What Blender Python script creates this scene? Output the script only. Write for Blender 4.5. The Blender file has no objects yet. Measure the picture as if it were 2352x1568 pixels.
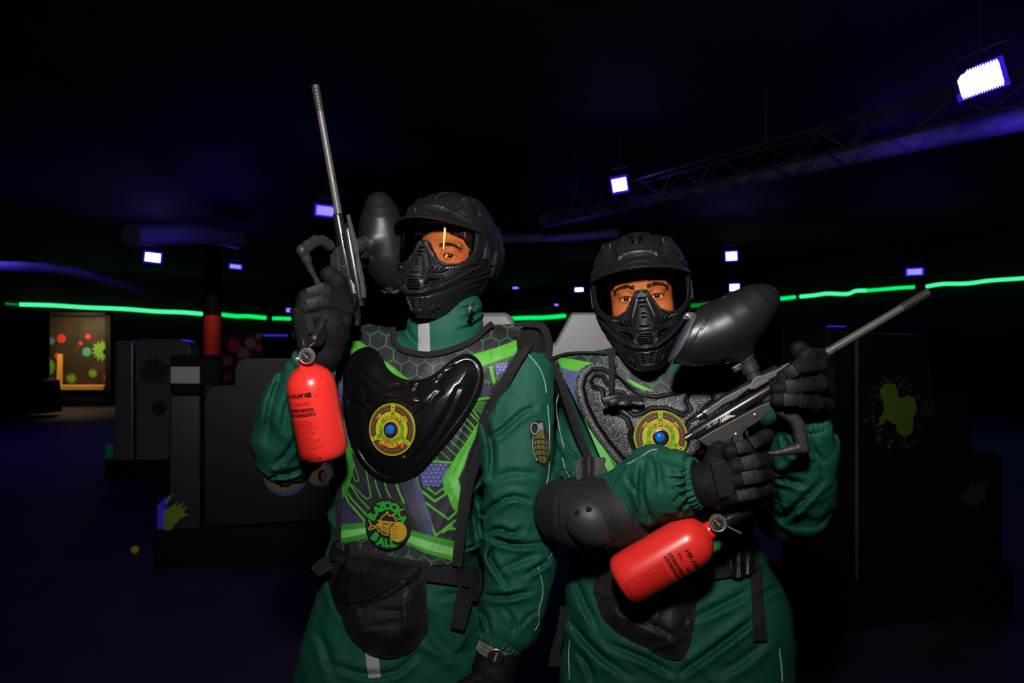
import bpy, math, random
import numpy as np
from mathutils import Vector, Matrix

SC = bpy.context.scene
COL = SC.collection
# ------------------------------------------------------------------ camera
F_PX, CX, CY = 1700.0, 1176.0, 784.0
CAM = np.array([0.0, 0.0, 1.4])
PITCH = math.atan2(36.0, F_PX)
cd = bpy.data.cameras.new('camera'); cam = bpy.data.objects.new('camera', cd); COL.objects.link(cam)
cam.location = CAM; cam.rotation_euler = (math.pi / 2 + PITCH, 0, 0)
cd.sensor_width = 36.0; cd.lens = F_PX / 2352 * 36.0
cd.clip_start = 0.05; cd.clip_end = 200
cd.dof.use_dof = True; cd.dof.focus_distance = 1.62; cd.dof.aperture_fstop = 5.6
SC.camera = cam
# ------------------------------------------------------------------ world, exposure
w = bpy.data.worlds.new('world'); SC.world = w; w.use_nodes = True
w.node_tree.nodes['Background'].inputs[0].default_value = (0.25, 0.2, 1.0, 1)
w.node_tree.nodes['Background'].inputs[1].default_value = 0.0004
SC.view_settings.view_transform = 'Standard'; SC.view_settings.look = 'None'
SC.view_settings.exposure = 0.0; SC.view_settings.gamma = 1.0; SC.view_settings.use_curve_mapping = False
try:
    SC.cycles.use_denoising = True
    SC.cycles.denoiser = 'OPENIMAGEDENOISE'
    SC.cycles.sample_clamp_indirect = 4.0
    SC.cycles.max_bounces = 8; SC.cycles.transparent_max_bounces = 16
    SC.cycles.caustics_reflective = False; SC.cycles.caustics_refractive = False
except Exception:
    pass
# ------------------------------------------------------------------ the photographer's flash (above the lens)
def light(name, kind, loc, target=None, energy=10, color=(1, 1, 1), size=0.2, parent=None, spot=None, blend=0.5):
    ld = bpy.data.lights.new(name, kind); ld.energy = energy; ld.color = color
    if kind == 'AREA':
        ld.shape = 'DISK'; ld.size = size
    elif kind in ('POINT', 'SPOT'):
        ld.shadow_soft_size = size
    if kind == 'SPOT':
        ld.spot_size = math.radians(spot or 90); ld.spot_blend = blend
    o = bpy.data.objects.new(name, ld); COL.objects.link(o); o.location = loc
    if target is not None:
        o.rotation_euler = (Vector(target) - Vector(loc)).to_track_quat('-Z', 'Y').to_euler()
    if parent: o.parent = parent
    return o
flash = light('camera_flash', 'SPOT', (-0.05, -0.04, 2.02), (0.02, 1.7, 2.10), 178, (1.0, 0.97, 0.95), 0.07, spot=112, blend=1.0)

# ------------------------------------------------------------------ pixel -> world at depth Y
def W(px, py, Y):
    dx = (px - CX) / F_PX; dz = (CY - py) / F_PX
    y = math.cos(PITCH) - dz * math.sin(PITCH); z = math.sin(PITCH) + dz * math.cos(PITCH)
    s = Y / y
    return np.array([dx * s, Y, CAM[2] + z * s])
def rays(u, v):
    dx = (u - CX) / F_PX; dz = (CY - v) / F_PX
    y = math.cos(PITCH) - dz * math.sin(PITCH); z = math.sin(PITCH) + dz * math.cos(PITCH)
    return np.stack([dx / y, np.ones_like(dx), z / y], -1)
def to_px(P):
    P = np.asarray(P) - CAM
    c, s = math.cos(PITCH), math.sin(PITCH)
    f = P[..., 1] * c + P[..., 2] * s; up = -P[..., 1] * s + P[..., 2] * c
    return CX + F_PX * P[..., 0] / f, CY - F_PX * up / f

# ------------------------------------------------------------------ noise
_rs = np.random.RandomState(7); _T = _rs.rand(32, 32, 32).astype(np.float32)
def vnoise(x, y, z):
    xi = np.floor(x).astype(np.int32); yi = np.floor(y).astype(np.int32); zi = np.floor(z).astype(np.int32)
    fx = x - xi; fy = y - yi; fz = z - zi
    fx = fx * fx * (3 - 2 * fx); fy = fy * fy * (3 - 2 * fy); fz = fz * fz * (3 - 2 * fz)
    x0 = xi & 31; x1 = (xi + 1) & 31; y0 = yi & 31; y1 = (yi + 1) & 31; z0 = zi & 31; z1 = (zi + 1) & 31
    a = _T[x0, y0, z0] * (1 - fx) + _T[x1, y0, z0] * fx; b = _T[x0, y1, z0] * (1 - fx) + _T[x1, y1, z0] * fx
    c = _T[x0, y0, z1] * (1 - fx) + _T[x1, y0, z1] * fx; d = _T[x0, y1, z1] * (1 - fx) + _T[x1, y1, z1] * fx
    return (a * (1 - fy) + b * fy) * (1 - fz) + (c * (1 - fy) + d * fy) * fz
def ridge(n):
    return 1 - np.abs(2 * n - 1)

# ------------------------------------------------------------------ signed distance fields
def smin(a, b, k):
    if k <= 0: return np.minimum(a, b)
    h = np.maximum(k - np.abs(a - b), 0) / k
    return np.minimum(a, b) - h * h * k * 0.25
class Fld:
    def __init__(s, lo, hi, h):
        s.h = h; s.lo = np.array(lo, float); n = np.ceil((np.array(hi, float) - s.lo) / h).astype(int) + 1
        s.n = n; s.d = np.full(tuple(n), 0.1, np.float32)
    def sub(s, lo, hi, m):
        i0 = np.clip(np.floor((np.array(lo) - m - s.lo) / s.h).astype(int), 0, s.n)
        i1 = np.clip(np.ceil((np.array(hi) + m - s.lo) / s.h).astype(int) + 1, 0, s.n)
        if np.any(i1 <= i0): return None, None
        sl = tuple(slice(a, b) for a, b in zip(i0, i1))
        g = [(s.lo[k] + s.h * np.arange(i0[k], i1[k])).astype(np.float32) for k in range(3)]
        return sl, (g[0][:, None, None], g[1][None, :, None], g[2][None, None, :])
    def add(s, prim, k=0.0):
        f, lo, hi = prim; sl, P = s.sub(lo, hi, k + 4 * s.h)
        if sl is None: return s
        s.d[sl] = smin(s.d[sl], f(*P), k); return s
    def cut(s, prim, k=0.0):
        f, lo, hi = prim; sl, P = s.sub(lo, hi, k + 4 * s.h)
        if sl is None: return s
        s.d[sl] = -smin(-s.d[sl], f(*P), k); return s
    def keep(s, f):   # intersect with f over whole grid
        sl, P = s.sub(s.lo, s.lo + s.h * s.n, 0); s.d[sl] = np.maximum(s.d[sl], f(*P)); return s
    def disp(s, fn, band=0.02):
        m = np.abs(s.d) < band; idx = np.argwhere(m)
        p = s.lo + idx * s.h
        s.d[m] += fn(p[:, 0], p[:, 1], p[:, 2]).astype(np.float32); return s
    def mesh(s, smooth=0):
        D = s.d; ins = D < 0; n = ins.shape
        c = [(i, j, k) for i in (0, 1) for j in (0, 1) for k in (0, 1)]
        cnt = np.zeros((n[0] - 1, n[1] - 1, n[2] - 1), np.uint8)
        for (i, j, k) in c: cnt += ins[i:n[0] - 1 + i, j:n[1] - 1 + j, k:n[2] - 1 + k]
        act = np.argwhere((cnt > 0) & (cnt < 8)); M = len(act)
        vid = np.full(cnt.shape, -1, np.int32); vid[act[:, 0], act[:, 1], act[:, 2]] = np.arange(M)
        val = np.stack([D[act[:, 0] + i, act[:, 1] + j, act[:, 2] + k] for (i, j, k) in c], 1)
        acc = np.zeros((M, 3)); w_ = np.zeros(M); ca = np.array(c, float)
        for a in range(8):
            for b in range(a + 1, 8):
                if np.abs(ca[a] - ca[b]).sum() != 1: continue
                va, vb = val[:, a], val[:, b]; m = (va < 0) != (vb < 0)
                t = va[m] / (va[m] - vb[m])
                acc[m] += ca[a] + t[:, None] * (ca[b] - ca[a]); w_[m] += 1
        V = s.lo + s.h * (act + acc / w_[:, None])
        Q = []
        for ax in range(3):
            o = [1, 1, 1]; o[ax] = 0
            sa = [slice(1, n[0] - 1)] * 3; sa = [slice(1, n[k] - 1) for k in range(3)]; sb = list(sa)
            sa[ax] = slice(0, n[ax] - 1); sb[ax] = slice(1, n[ax])
            A = ins[tuple(sa)]; B = ins[tuple(sb)]
            e = np.argwhere(A != B)
            if not len(e): continue
            out = A[e[:, 0], e[:, 1], e[:, 2]]
            g = e.copy()
            for k in range(3):
                if k != ax: g[:, k] += 1
            u, v = [(1, 2), (2, 0), (0, 1)][ax]
            def cell(du, dv):
                q = g.copy(); q[:, u] -= du; q[:, v] -= dv
                return vid[q[:, 0], q[:, 1], q[:, 2]]
            q = np.stack([cell(1, 1), cell(0, 1), cell(0, 0), cell(1, 0)], 1)
            q[~out] = q[~out][:, ::-1]; Q.append(q)
        Q = np.concatenate(Q); Q = Q[(Q >= 0).all(1)]
        V = laplace(V, Q, smooth)
        return V, Q
def laplace(V, Q, it, lam=0.6):
    if not it: return V
    a = np.concatenate([Q[:, i] for i in range(4)]); b = np.concatenate([Q[:, (i + 1) % 4] for i in range(4)])
    n = np.bincount(a, minlength=len(V)) + np.bincount(b, minlength=len(V)); n = np.maximum(n, 1)
    for _ in range(it):
        S = np.stack([np.bincount(a, V[b, k], len(V)) + np.bincount(b, V[a, k], len(V)) for k in range(3)], 1)
        V = V + lam * (S / n[:, None] - V)
    return V
A3 = lambda *a: np.array(a, float)
def bb(pts, r):
    pts = np.array(pts, float); return pts.min(0) - r, pts.max(0) + r
def ball(c, r):
    c = A3(*c); return (lambda X, Y, Z: np.sqrt((X - c[0]) ** 2 + (Y - c[1]) ** 2 + (Z - c[2]) ** 2) - r), c - r, c + r
def capsule(a, b, r1, r2=None):
    r2 = r1 if r2 is None else r2; a = A3(*a); b = A3(*b); ab = b - a; L = float(ab @ ab) + 1e-12
    def f(X, Y, Z):
        t = np.clip(((X - a[0]) * ab[0] + (Y - a[1]) * ab[1] + (Z - a[2]) * ab[2]) / L, 0, 1)
        return np.sqrt((X - a[0] - t * ab[0]) ** 2 + (Y - a[1] - t * ab[1]) ** 2 + (Z - a[2] - t * ab[2]) ** 2) - (r1 + (r2 - r1) * t)
    lo, hi = bb([a, b], max(r1, r2)); return f, lo, hi
def ellips(c, r, R=None):
    c = A3(*c); r = A3(*r); Ri = np.eye(3) if R is None else np.array(R).T   # world->local
    def f(X, Y, Z):
        x, y, z = X - c[0], Y - c[1], Z - c[2]
        q = [Ri[i, 0] * x + Ri[i, 1] * y + Ri[i, 2] * z for i in range(3)]
        k0 = np.sqrt(sum((q[i] / r[i]) ** 2 for i in range(3))); k1 = np.sqrt(sum((q[i] / r[i] ** 2) ** 2 for i in range(3)))
        return k0 * (k0 - 1) / np.maximum(k1, 1e-6)
    m = r.max() if R is not None else r
    return f, c - m, c + m
def rbox(c, half, R=None, rd=0.002):
    c = A3(*c); h = A3(*half) - rd; Ri = np.eye(3) if R is None else np.array(R).T
    def f(X, Y, Z):
        x, y, z = X - c[0], Y - c[1], Z - c[2]
        q = [np.abs(Ri[i, 0] * x + Ri[i, 1] * y + Ri[i, 2] * z) - h[i] for i in range(3)]
        return np.sqrt(sum(np.maximum(a, 0) ** 2 for a in q)) + np.minimum(np.maximum(np.maximum(q[0], q[1]), q[2]), 0) - rd
    m = np.linalg.norm(h + rd) if R is not None else h + rd
    return f, c - m, c + m
def cyl(a, b, r, rd=0.001, r2=None):
    a = A3(*a); b = A3(*b); ab = b - a; L = np.linalg.norm(ab); u = ab / L; r2 = r if r2 is None else r2
    def f(X, Y, Z):
        x, y, z = X - a[0], Y - a[1], Z - a[2]; t = x * u[0] + y * u[1] + z * u[2]
        rad = np.sqrt(np.maximum(x * x + y * y + z * z - t * t, 0)); rr = r + (r2 - r) * np.clip(t / L, 0, 1)
        dx = rad - rr + rd; dz = np.abs(t - L / 2) - L / 2 + rd
        return np.sqrt(np.maximum(dx, 0) ** 2 + np.maximum(dz, 0) ** 2) + np.minimum(np.maximum(dx, dz), 0) - rd
    lo, hi = bb([a, b], max(r, r2)); return f, lo, hi
def seg2(px, py, a, b):
    ax, ay = a; bx, by = b; dx, dy = bx - ax, by - ay; L = dx * dx + dy * dy + 1e-12
    t = np.clip(((px - ax) * dx + (py - ay) * dy) / L, 0, 1)
    return np.sqrt((px - ax - t * dx) ** 2 + (py - ay - t * dy) ** 2)
def poly2(x, y, P):          # signed distance to polygon
    P = np.array(P, float); d = None; s = None; n = len(P)
    for i in range(n):
        a, b = P[i], P[(i + 1) % n]; e = seg2(x, y, a, b); d = e if d is None else np.minimum(d, e)
        c = ((a[1] > y) != (b[1] > y)) & (x < (b[0] - a[0]) * (y - a[1]) / (b[1] - a[1] + 1e-12) + a[0])
        s = c if s is None else s ^ c
    return np.where(s, -d, d)
def line2(x, y, P):
    d = None
    for a, b in zip(P[:-1], P[1:]):
        e = seg2(x, y, a, b); d = e if d is None else np.minimum(d, e)
    return d
def prism(P, o, U, V, N, t0, t1, rd=0.0015):
    """polygon P in plane (U,V) at origin o, thickness from t0 to t1 along N"""
    o = A3(*o); U = A3(*U); V = A3(*V); N = A3(*N)
    def f(X, Y, Z):
        x, y, z = X - o[0], Y - o[1], Z - o[2]
        a = x * U[0] + y * U[1] + z * U[2]; b = x * V[0] + y * V[1] + z * V[2]; c = x * N[0] + y * N[1] + z * N[2]
        dx = poly2(a, b, P) + rd; dz = np.abs(c - (t0 + t1) / 2) - abs(t1 - t0) / 2 + rd
        return np.sqrt(np.maximum(dx, 0) ** 2 + np.maximum(dz, 0) ** 2) + np.minimum(np.maximum(dx, dz), 0) - rd
    pts = [o + U * p[0] + V * p[1] + N * t for p in P for t in (t0, t1)]
    lo, hi = bb(pts, 0.001); return f, lo, hi
def chain(F, pts, k=0.01):
    """pts: (pos, r) list"""
    for (a, ra), (b, rb) in zip(pts[:-1], pts[1:]): F.add(capsule(a, b, ra, rb), k)
    return F
def limb(pts, amp=0.0, seed=0.0, ft=16.0, c=1.1):
    """one folded sleeve: a swept chain whose radius carries cloth folds"""
    P = np.array([p for p, r in pts]); R = np.array([r for p, r in pts]); L = np.concatenate([[0], np.cumsum(np.linalg.norm(P[1:] - P[:-1], axis=1))])
    def f(X, Y, Z):
        sh = np.broadcast(X, Y, Z).shape; best = np.full(sh, 9.0, np.float32); T = np.zeros(sh, np.float32); C1 = np.zeros(sh, np.float32); C2 = np.zeros(sh, np.float32); RR = np.zeros(sh, np.float32)
        up = np.array([0.31, 0.93, 0.2])
        for i in range(len(P) - 1):
            a, b = P[i], P[i + 1]; ab = b - a; l2 = ab @ ab
            x, y, z = X - a[0], Y - a[1], Z - a[2]
            t = np.clip((x * ab[0] + y * ab[1] + z * ab[2]) / l2, 0, 1)
            x = x - t * ab[0]; y = y - t * ab[1]; z = z - t * ab[2]
            q = np.sqrt(x * x + y * y + z * z); r = R[i] + (R[i + 1] - R[i]) * t; d = q - r
            m = d < best
            u = ab / math.sqrt(l2); e1 = up - (up @ u) * u; e1 /= np.linalg.norm(e1); e2 = np.cross(u, e1)
            qq = np.maximum(q, 1e-4)
            best = np.where(m, d, best); T = np.where(m, L[i] + t * math.sqrt(l2), T); RR = np.where(m, r, RR)
            C1 = np.where(m, (x * e1[0] + y * e1[1] + z * e1[2]) / qq, C1); C2 = np.where(m, (x * e2[0] + y * e2[1] + z * e2[2]) / qq, C2)
        if amp:
            w1 = vnoise(T * 9 + seed, C1 * 1.3 + seed, C2 * 1.3 + 4)
            n = ridge(vnoise(T * ft + 2.2 * w1 + C1 * 0.9, C1 * c + seed + 9, C2 * c + 3)); n2 = ridge(vnoise(T * ft * 2.3 + 3 * w1, C1 * c * 1.6 + seed, C2 * c * 1.6 + 7))
            best = best - amp * (n ** 2 * 1.25 - 0.45) - amp * 0.35 * (n2 ** 2 - 0.3)
        return best
    lo, hi = bb(P, R.max() + abs(amp)); return f, lo, hi

class Loft:
    """vertical stack of super-ellipses turned by phi about z"""
    def __init__(s, keys, phi, n=2.5):
        K = np.array(keys, float); K = K[np.argsort(K[:, 0])]; z = np.linspace(K[0, 0], K[-1, 0], 200)
        s.z = z; T = [np.interp(z, K[:, 0], K[:, i]) for i in range(1, 5)]
        ker = np.hanning(15); ker /= ker.sum(); s.T = [np.convolve(np.pad(t, 7, 'edge'), ker, 'valid') for t in T]
        s.c, s.s, s.n = math.cos(phi), math.sin(phi), n
        s.lo = A3((K[:, 1] - K[:, 3]).min() - .06, (K[:, 2] - K[:, 3]).min() - .03, K[0, 0]); s.hi = A3((K[:, 1] + K[:, 3]).max() + .06, (K[:, 2] + K[:, 3]).max() + .03, K[-1, 0])
    def __call__(s, X, Y, Z, off=0.0):
        cx, cy, a, b = [np.interp(Z, s.z, t) for t in s.T]
        x = X - cx; y = Y - cy; u = s.c * x - s.s * y; v = s.s * x + s.c * y
        a = a + off; b = b + off; n = s.n
        k = (np.abs(u / a) ** n + np.abs(v / b) ** n) ** (1 / n)
        d = (k - 1) * np.minimum(a, b)
        dz = np.maximum(s.z[0] - Z, Z - s.z[-1] - off)
        return np.maximum(d, dz)
    def prim(s, off=0.0): return (lambda X, Y, Z: s(X, Y, Z, off)), s.lo, s.hi

# ------------------------------------------------------------------ mesh objects
def mk(name, V, Fc, mat=None, parent=None, smooth=True, colors=None, mats=None, fm=None):
    me = bpy.data.meshes.new(name); V = np.asarray(V, np.float32)
    if isinstance(Fc, np.ndarray):
        nf, k = Fc.shape; me.vertices.add(len(V)); me.vertices.foreach_set('co', V.ravel())
        me.loops.add(nf * k); me.loops.foreach_set('vertex_index', Fc.astype(np.int32).ravel())
        me.polygons.add(nf); me.polygons.foreach_set('loop_start', np.arange(0, nf * k, k, dtype=np.int32))
        me.update(calc_edges=True)
    else:
        me.from_pydata([tuple(map(float, v)) for v in V], [], [tuple(map(int, f)) for f in Fc])
    me.polygons.foreach_set('use_smooth', [bool(smooth)] * len(me.polygons))
    if mats:
        for m in mats: me.materials.append(m)
        if fm is not None: me.polygons.foreach_set('material_index', np.asarray(fm, np.int32))
    elif mat: me.materials.append(mat)
    if colors is not None:
        ca = me.color_attributes.new('print', 'FLOAT_COLOR', 'POINT')
        c4 = np.ones((len(V), 4), np.float32); c4[:, :3] = colors; ca.data.foreach_set('color', c4.ravel())
    me.validate(); me.update()
    o = bpy.data.objects.new(name, me); COL.objects.link(o)
    if parent: o.parent = parent
    return o
def thing(name, label, cat, loc=(0, 0, 0), group=None, kind=None):
    o = bpy.data.objects.new(name, None); COL.objects.link(o); o.location = Vector([float(a) for a in loc]); tag(o, label, cat, group, kind)
    o.empty_display_size = 0.1
    return o
def tag(o, label=None, cat=None, group=None, kind=None):
    if label: o['label'] = label
    if cat: o['category'] = cat
    if group: o['group'] = group
    if kind: o['kind'] = kind
    return o
def under(o, parent):     # parent keeping world placement (parents are never rotated)
    o.parent = parent; p = parent; off = Vector((0, 0, 0))
    while p: off += p.location; p = p.parent
    o.location = o.location - off; return o
class MB:
    """small mesh builder: many shapes, one mesh"""
    def __init__(s): s.V = []; s.F = []; s.M = []; s.cur = 0
    def add(s, V, F, m=None):
        b = len(s.V); s.V += [tuple(map(float, v)) for v in V]; s.F += [tuple(i + b for i in f) for f in F]; s.M += [s.cur if m is None else m] * len(F); return s
    def box(s, c, h, R=None, bev=0.0, m=None):
        c = A3(*c); h = A3(*h); R = np.eye(3) if R is None else np.array(R)
        if bev <= 0:
            V = [c + R @ (h * A3(i, j, k)) for i in (-1, 1) for j in (-1, 1) for k in (-1, 1)]
            return s.add(V, [(0, 1, 3, 2), (4, 6, 7, 5), (0, 4, 5, 1), (2, 3, 7, 6), (0, 2, 6, 4), (1, 5, 7, 3)], m)
        bm_ = _bevbox(h, bev); return s.add([c + R @ A3(*v) for v in bm_[0]], bm_[1], m)
    def tube(s, P, r, n=10, m=None, closed=False, flat=None):
        P = [A3(*p) for p in P]; N = len(P); rr = r if hasattr(r, '__len__') else [r] * N; V = []
        up = A3(0, 0, 1)
        t0 = P[1] - P[0]
        if abs(t0[2]) > 0.9 * np.linalg.norm(t0): up = A3(0, 1, 0)
        e1 = None
        for i in range(N):
            if closed: t = P[(i + 1) % N] - P[i - 1]
            else: t = P[min(i + 1, N - 1)] - P[max(i - 1, 0)]
            t = t / (np.linalg.norm(t) + 1e-12)
            if e1 is None: e1 = np.cross(t, up)
            e1 = e1 - (e1 @ t) * t; e1 /= np.linalg.norm(e1) + 1e-12; e2 = np.cross(t, e1)
            for j in range(n):
                a = 2 * math.pi * j / n; V.append(P[i] + rr[i] * (math.cos(a) * e1 + math.sin(a) * e2))
        F = []
        for i in range(N if closed else N - 1):
            for j in range(n):
                a = i * n + j; b = i * n + (j + 1) % n; i2 = (i + 1) % N; F.append((a, b, i2 * n + (j + 1) % n, i2 * n + j))
        if not closed: F.append(tuple(range(n - 1, -1, -1))); F.append(tuple((N - 1) * n + j for j in range(n)))
        return s.add(V, F, m)
    def lathe(s, prof, o, ax, n=48, m=None):
        """prof list of (t along axis, radius)"""
        o = A3(*o); ax = A3(*ax); ax /= np.linalg.norm(ax); e1 = np.cross(ax, A3(0, 0, 1) if abs(ax[2]) < .9 else A3(0, 1, 0)); e1 /= np.linalg.norm(e1); e2 = np.cross(ax, e1)
        V = []; F = []
        for t, r in prof:
            for j in range(n):
                a = 2 * math.pi * j / n; V.append(o + ax * t + max(r, 1e-5) * (math.cos(a) * e1 + math.sin(a) * e2))
        for i in range(len(prof) - 1):
            for j in range(n):
                F.append((i * n + j, i * n + (j + 1) % n, (i + 1) * n + (j + 1) % n, (i + 1) * n + j))
        F.append(tuple(range(n - 1, -1, -1))); F.append(tuple((len(prof) - 1) * n + j for j in range(n)))
        return s.add(V, F, m)
    def prism(s, P, o, U, V_, N, t0, t1, m=None):
        o = A3(*o); U = A3(*U); V_ = A3(*V_); N = A3(*N); n = len(P)
        V = [o + U * p[0] + V_ * p[1] + N * t for t in (t0, t1) for p in P]
        F = [tuple(range(n - 1, -1, -1)), tuple(range(n, 2 * n))] + [(i, (i + 1) % n, n + (i + 1) % n, n + i) for i in range(n)]
        return s.add(V, F, m)
    def build(s, name, mat, parent=None, smooth=False, bevel=0, mats=None, sub=0):
        o = mk(name, s.V, s.F, mat, None, smooth, mats=mats, fm=s.M if mats else None)
        if bevel:
            b = o.modifiers.new('bevel', 'BEVEL'); b.width = bevel; b.segments = 2; b.limit_method = 'ANGLE'; b.angle_limit = math.radians(40)
        if smooth == 'auto' or smooth: 
            e = o.modifiers.new('edges', 'EDGE_SPLIT'); e.split_angle = math.radians(38)
        if parent: under(o, parent)
        return o
def _bevbox(h, b):
    import bmesh
    bm = bmesh.new(); bmesh.ops.create_cube(bm, size=2.0)
    for v in bm.verts: v.co = Vector((v.co.x * h[0], v.co.y * h[1], v.co.z * h[2]))
    bmesh.ops.bevel(bm, geom=bm.edges[:], offset=b, segments=2, affect='EDGES', profile=0.5)
    V = [tuple(v.co) for v in bm.verts]; bm.verts.index_update(); F = [tuple(v.index for v in f.verts) for f in bm.faces]; bm.free()
    return V, F
def cr(P, n=8, closed=False):
    """catmull-rom resample"""
    P = [A3(*p) for p in P]; N = len(P); out = []
    for i in range(N if closed else N - 1):
        if closed: p0, p1, p2, p3 = P[i - 1], P[i], P[(i + 1) % N], P[(i + 2) % N]
        else: p0, p1, p2, p3 = P[max(i - 1, 0)], P[i], P[i + 1], P[min(i + 2, N - 1)]
        for j in range(n):
            t = j / n; out.append(.5 * (2 * p1 + (p2 - p0) * t + (2 * p0 - 5 * p1 + 4 * p2 - p3) * t * t + (3 * p1 - p0 - 3 * p2 + p3) * t ** 3))
    if not closed: out.append(P[-1])
    return out
def sdf_obj(name, F, mat, parent=None, smooth=0, post=None):
    V, Q = F.mesh(smooth)
    if post is not None: V = post(V)
    o = mk(name, V, Q, mat)
    if parent: under(o, parent)
    return o
_font = {}
def text2d(s, size=1.0, bold=0.0, align='CENTER', shear=0.0, res=3):
    key = (s, bold, align, shear, res)
    if key not in _font:
        c = bpy.data.curves.new('txt', 'FONT'); c.body = s; c.size = 1.0; c.align_x = align; c.align_y = 'CENTER'; c.offset = bold; c.shear = shear; c.resolution_u = res
        o = bpy.data.objects.new('txt', c); COL.objects.link(o); dg = bpy.context.evaluated_depsgraph_get(); me = o.evaluated_get(dg).to_mesh()
        V = [(v.co.x, v.co.y) for v in me.vertices]; F = [tuple(p.vertices) for p in me.polygons]
        o.evaluated_get(dg).to_mesh_clear(); bpy.data.objects.remove(o); bpy.data.curves.remove(c); _font[key] = (V, F)
    V, F = _font[key]; return [(x * size, y * size) for x, y in V], F
# ------------------------------------------------------------------ materials
def lin(r, g, b):
    f = lambda c: (c / 255 / 12.92) if c / 255 <= 0.04045 else ((c / 255 + 0.055) / 1.055) ** 2.4
    return (f(r), f(g), f(b), 1)
def mat(name, col, rough=0.6, metal=0.0, spec=0.5, coat=0.0, emis=None, es=0.0, bump=None, mottle=None, sheen=0.0, alpha=None, trans=0.0, coatr=0.1, vcol=False):
    m = bpy.data.materials.new(name); m.use_nodes = True; nt = m.node_tree; p = nt.nodes['Principled BSDF']
    p.inputs['Base Color'].default_value = col; p.inputs['Roughness'].default_value = rough; p.inputs['Metallic'].default_value = metal
    p.inputs['Specular IOR Level'].default_value = spec; p.inputs['Coat Weight'].default_value = coat; p.inputs['Coat Roughness'].default_value = coatr
    if sheen: p.inputs['Sheen Weight'].default_value = sheen
    if trans: p.inputs['Transmission Weight'].default_value = trans
    if emis: p.inputs['Emission Color'].default_value = emis; p.inputs['Emission Strength'].default_value = es
    N = nt.nodes.new; L = nt.links.new
    tc = N('ShaderNodeTexCoord')
    src = None
    if vcol:
        a = N('ShaderNodeVertexColor'); a.layer_name = 'print'; src = a.outputs['Color']; L(src, p.inputs['Base Color'])
    if mottle:
        sc, amt = mottle; n = N('ShaderNodeTexNoise'); n.inputs['Scale'].default_value = sc; n.inputs['Detail'].default_value = 5; L(tc.outputs['Object'], n.inputs['Vector'])
        mr = N('ShaderNodeMapRange'); mr.inputs['From Min'].default_value = 0.3; mr.inputs['From Max'].default_value = 0.7; mr.inputs['To Min'].default_value = 1 - amt; mr.inputs['To Max'].default_value = 1 + amt; L(n.outputs['Fac'], mr.inputs['Value'])
        mx = N('ShaderNodeVectorMath'); mx.operation = 'SCALE'
        if src: L(src, mx.inputs[0])
        else: mx.inputs[0].default_value = col[:3]
        L(mr.outputs['Result'], mx.inputs['Scale']); L(mx.outputs['Vector'], p.inputs['Base Color'])
    if bump:
        b = N('ShaderNodeBump'); kind, sc, st, dist = bump; b.inputs['Strength'].default_value = st; b.inputs['Distance'].default_value = dist
        if kind == 'noise': t = N('ShaderNodeTexNoise'); t.inputs['Detail'].default_value = 4; out = 'Fac'
        elif kind == 'wave': t = N('ShaderNodeTexWave'); t.inputs['Distortion'].default_value = 0.3; out = 'Fac'
        elif kind == 'voro': t = N('ShaderNodeTexVoronoi'); out = 'Distance'
        elif kind == 'weave':
            t1 = N('ShaderNodeTexWave'); t1.inputs['Scale'].default_value = sc; t1.bands_direction = 'X'; t2 = N('ShaderNodeTexWave'); t2.inputs['Scale'].default_value = sc; t2.bands_direction = 'Z'
            L(tc.outputs['Object'], t1.inputs[0]); L(tc.outputs['Object'], t2.inputs[0]); t = N('ShaderNodeMath'); t.operation = 'MULTIPLY'; L(t1.outputs['Fac'], t.inputs[0]); L(t2.outputs['Fac'], t.inputs[1]); out = 0
        if kind != 'weave': t.inputs['Scale'].default_value = sc; L(tc.outputs['Object'], t.inputs['Vector'])
        L(t.outputs[out], b.inputs['Height']); L(b.outputs['Normal'], p.inputs['Normal'])
    return m
M = {}
M['suit'] = mat('green_suit_cloth', (0.0078, 0.106, 0.061, 1), 0.7, spec=0.3, bump=('noise', 900, 0.25, 0.0006), mottle=(6, 0.08))
M['print'] = mat('printed_vest_cloth', (1, 1, 1, 1), 0.6, vcol=True, bump=('noise', 30, 0.25, 0.01), mottle=(14, 0.15))
M['web'] = mat('black_webbing', (0.026, 0.025, 0.026, 1), 0.65, bump=('weave', 260, 0.9, 0.002), mottle=(420, 0.9))
M['bag'] = mat('black_nylon', (0.017, 0.0155, 0.015, 1), 0.62, bump=('noise', 45, 0.5, 0.01), mottle=(30, 0.2))
M['vinyl'] = mat('clear_black_vinyl', (0.012, 0.012, 0.012, 1), 0.3, spec=0.5, bump=('noise', 25, 0.6, 0.01))
M['helmet'] = mat('matte_black_shell', (0.0125, 0.0125, 0.0135, 1), 0.47, spec=0.42, mottle=(50, 0.08))
M['rubber'] = mat('black_rubber', (0.012, 0.012, 0.012, 1), 0.45, spec=0.4)
M['glove'] = mat('black_glove_cloth', (0.0085, 0.0082, 0.0085, 1), 0.7, spec=0.2, bump=('noise', 260, 0.5, 0.002), mottle=(60, 0.25))
M['armour'] = mat('black_glove_armour', (0.011, 0.0105, 0.0115, 1), 0.6, spec=0.3)
M['pad'] = mat('dark_elbow_pad_cloth', (0.014, 0.012, 0.0115, 1), 0.7, bump=('noise', 300, 0.4, 0.001))
M['cap'] = mat('hard_elbow_cap', (0.032, 0.031, 0.034, 1), 0.5, bump=('noise', 500, 0.3, 0.0005))
M['skin'] = mat('brown_skin', (0.50, 0.185, 0.085, 1), 0.5, spec=0.35, mottle=(40, 0.06), bump=('noise', 300, 0.15, 0.001))
M['hair'] = mat('black_hair', (0.025, 0.013, 0.008, 1), 0.6, mottle=(200, 0.5))
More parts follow.
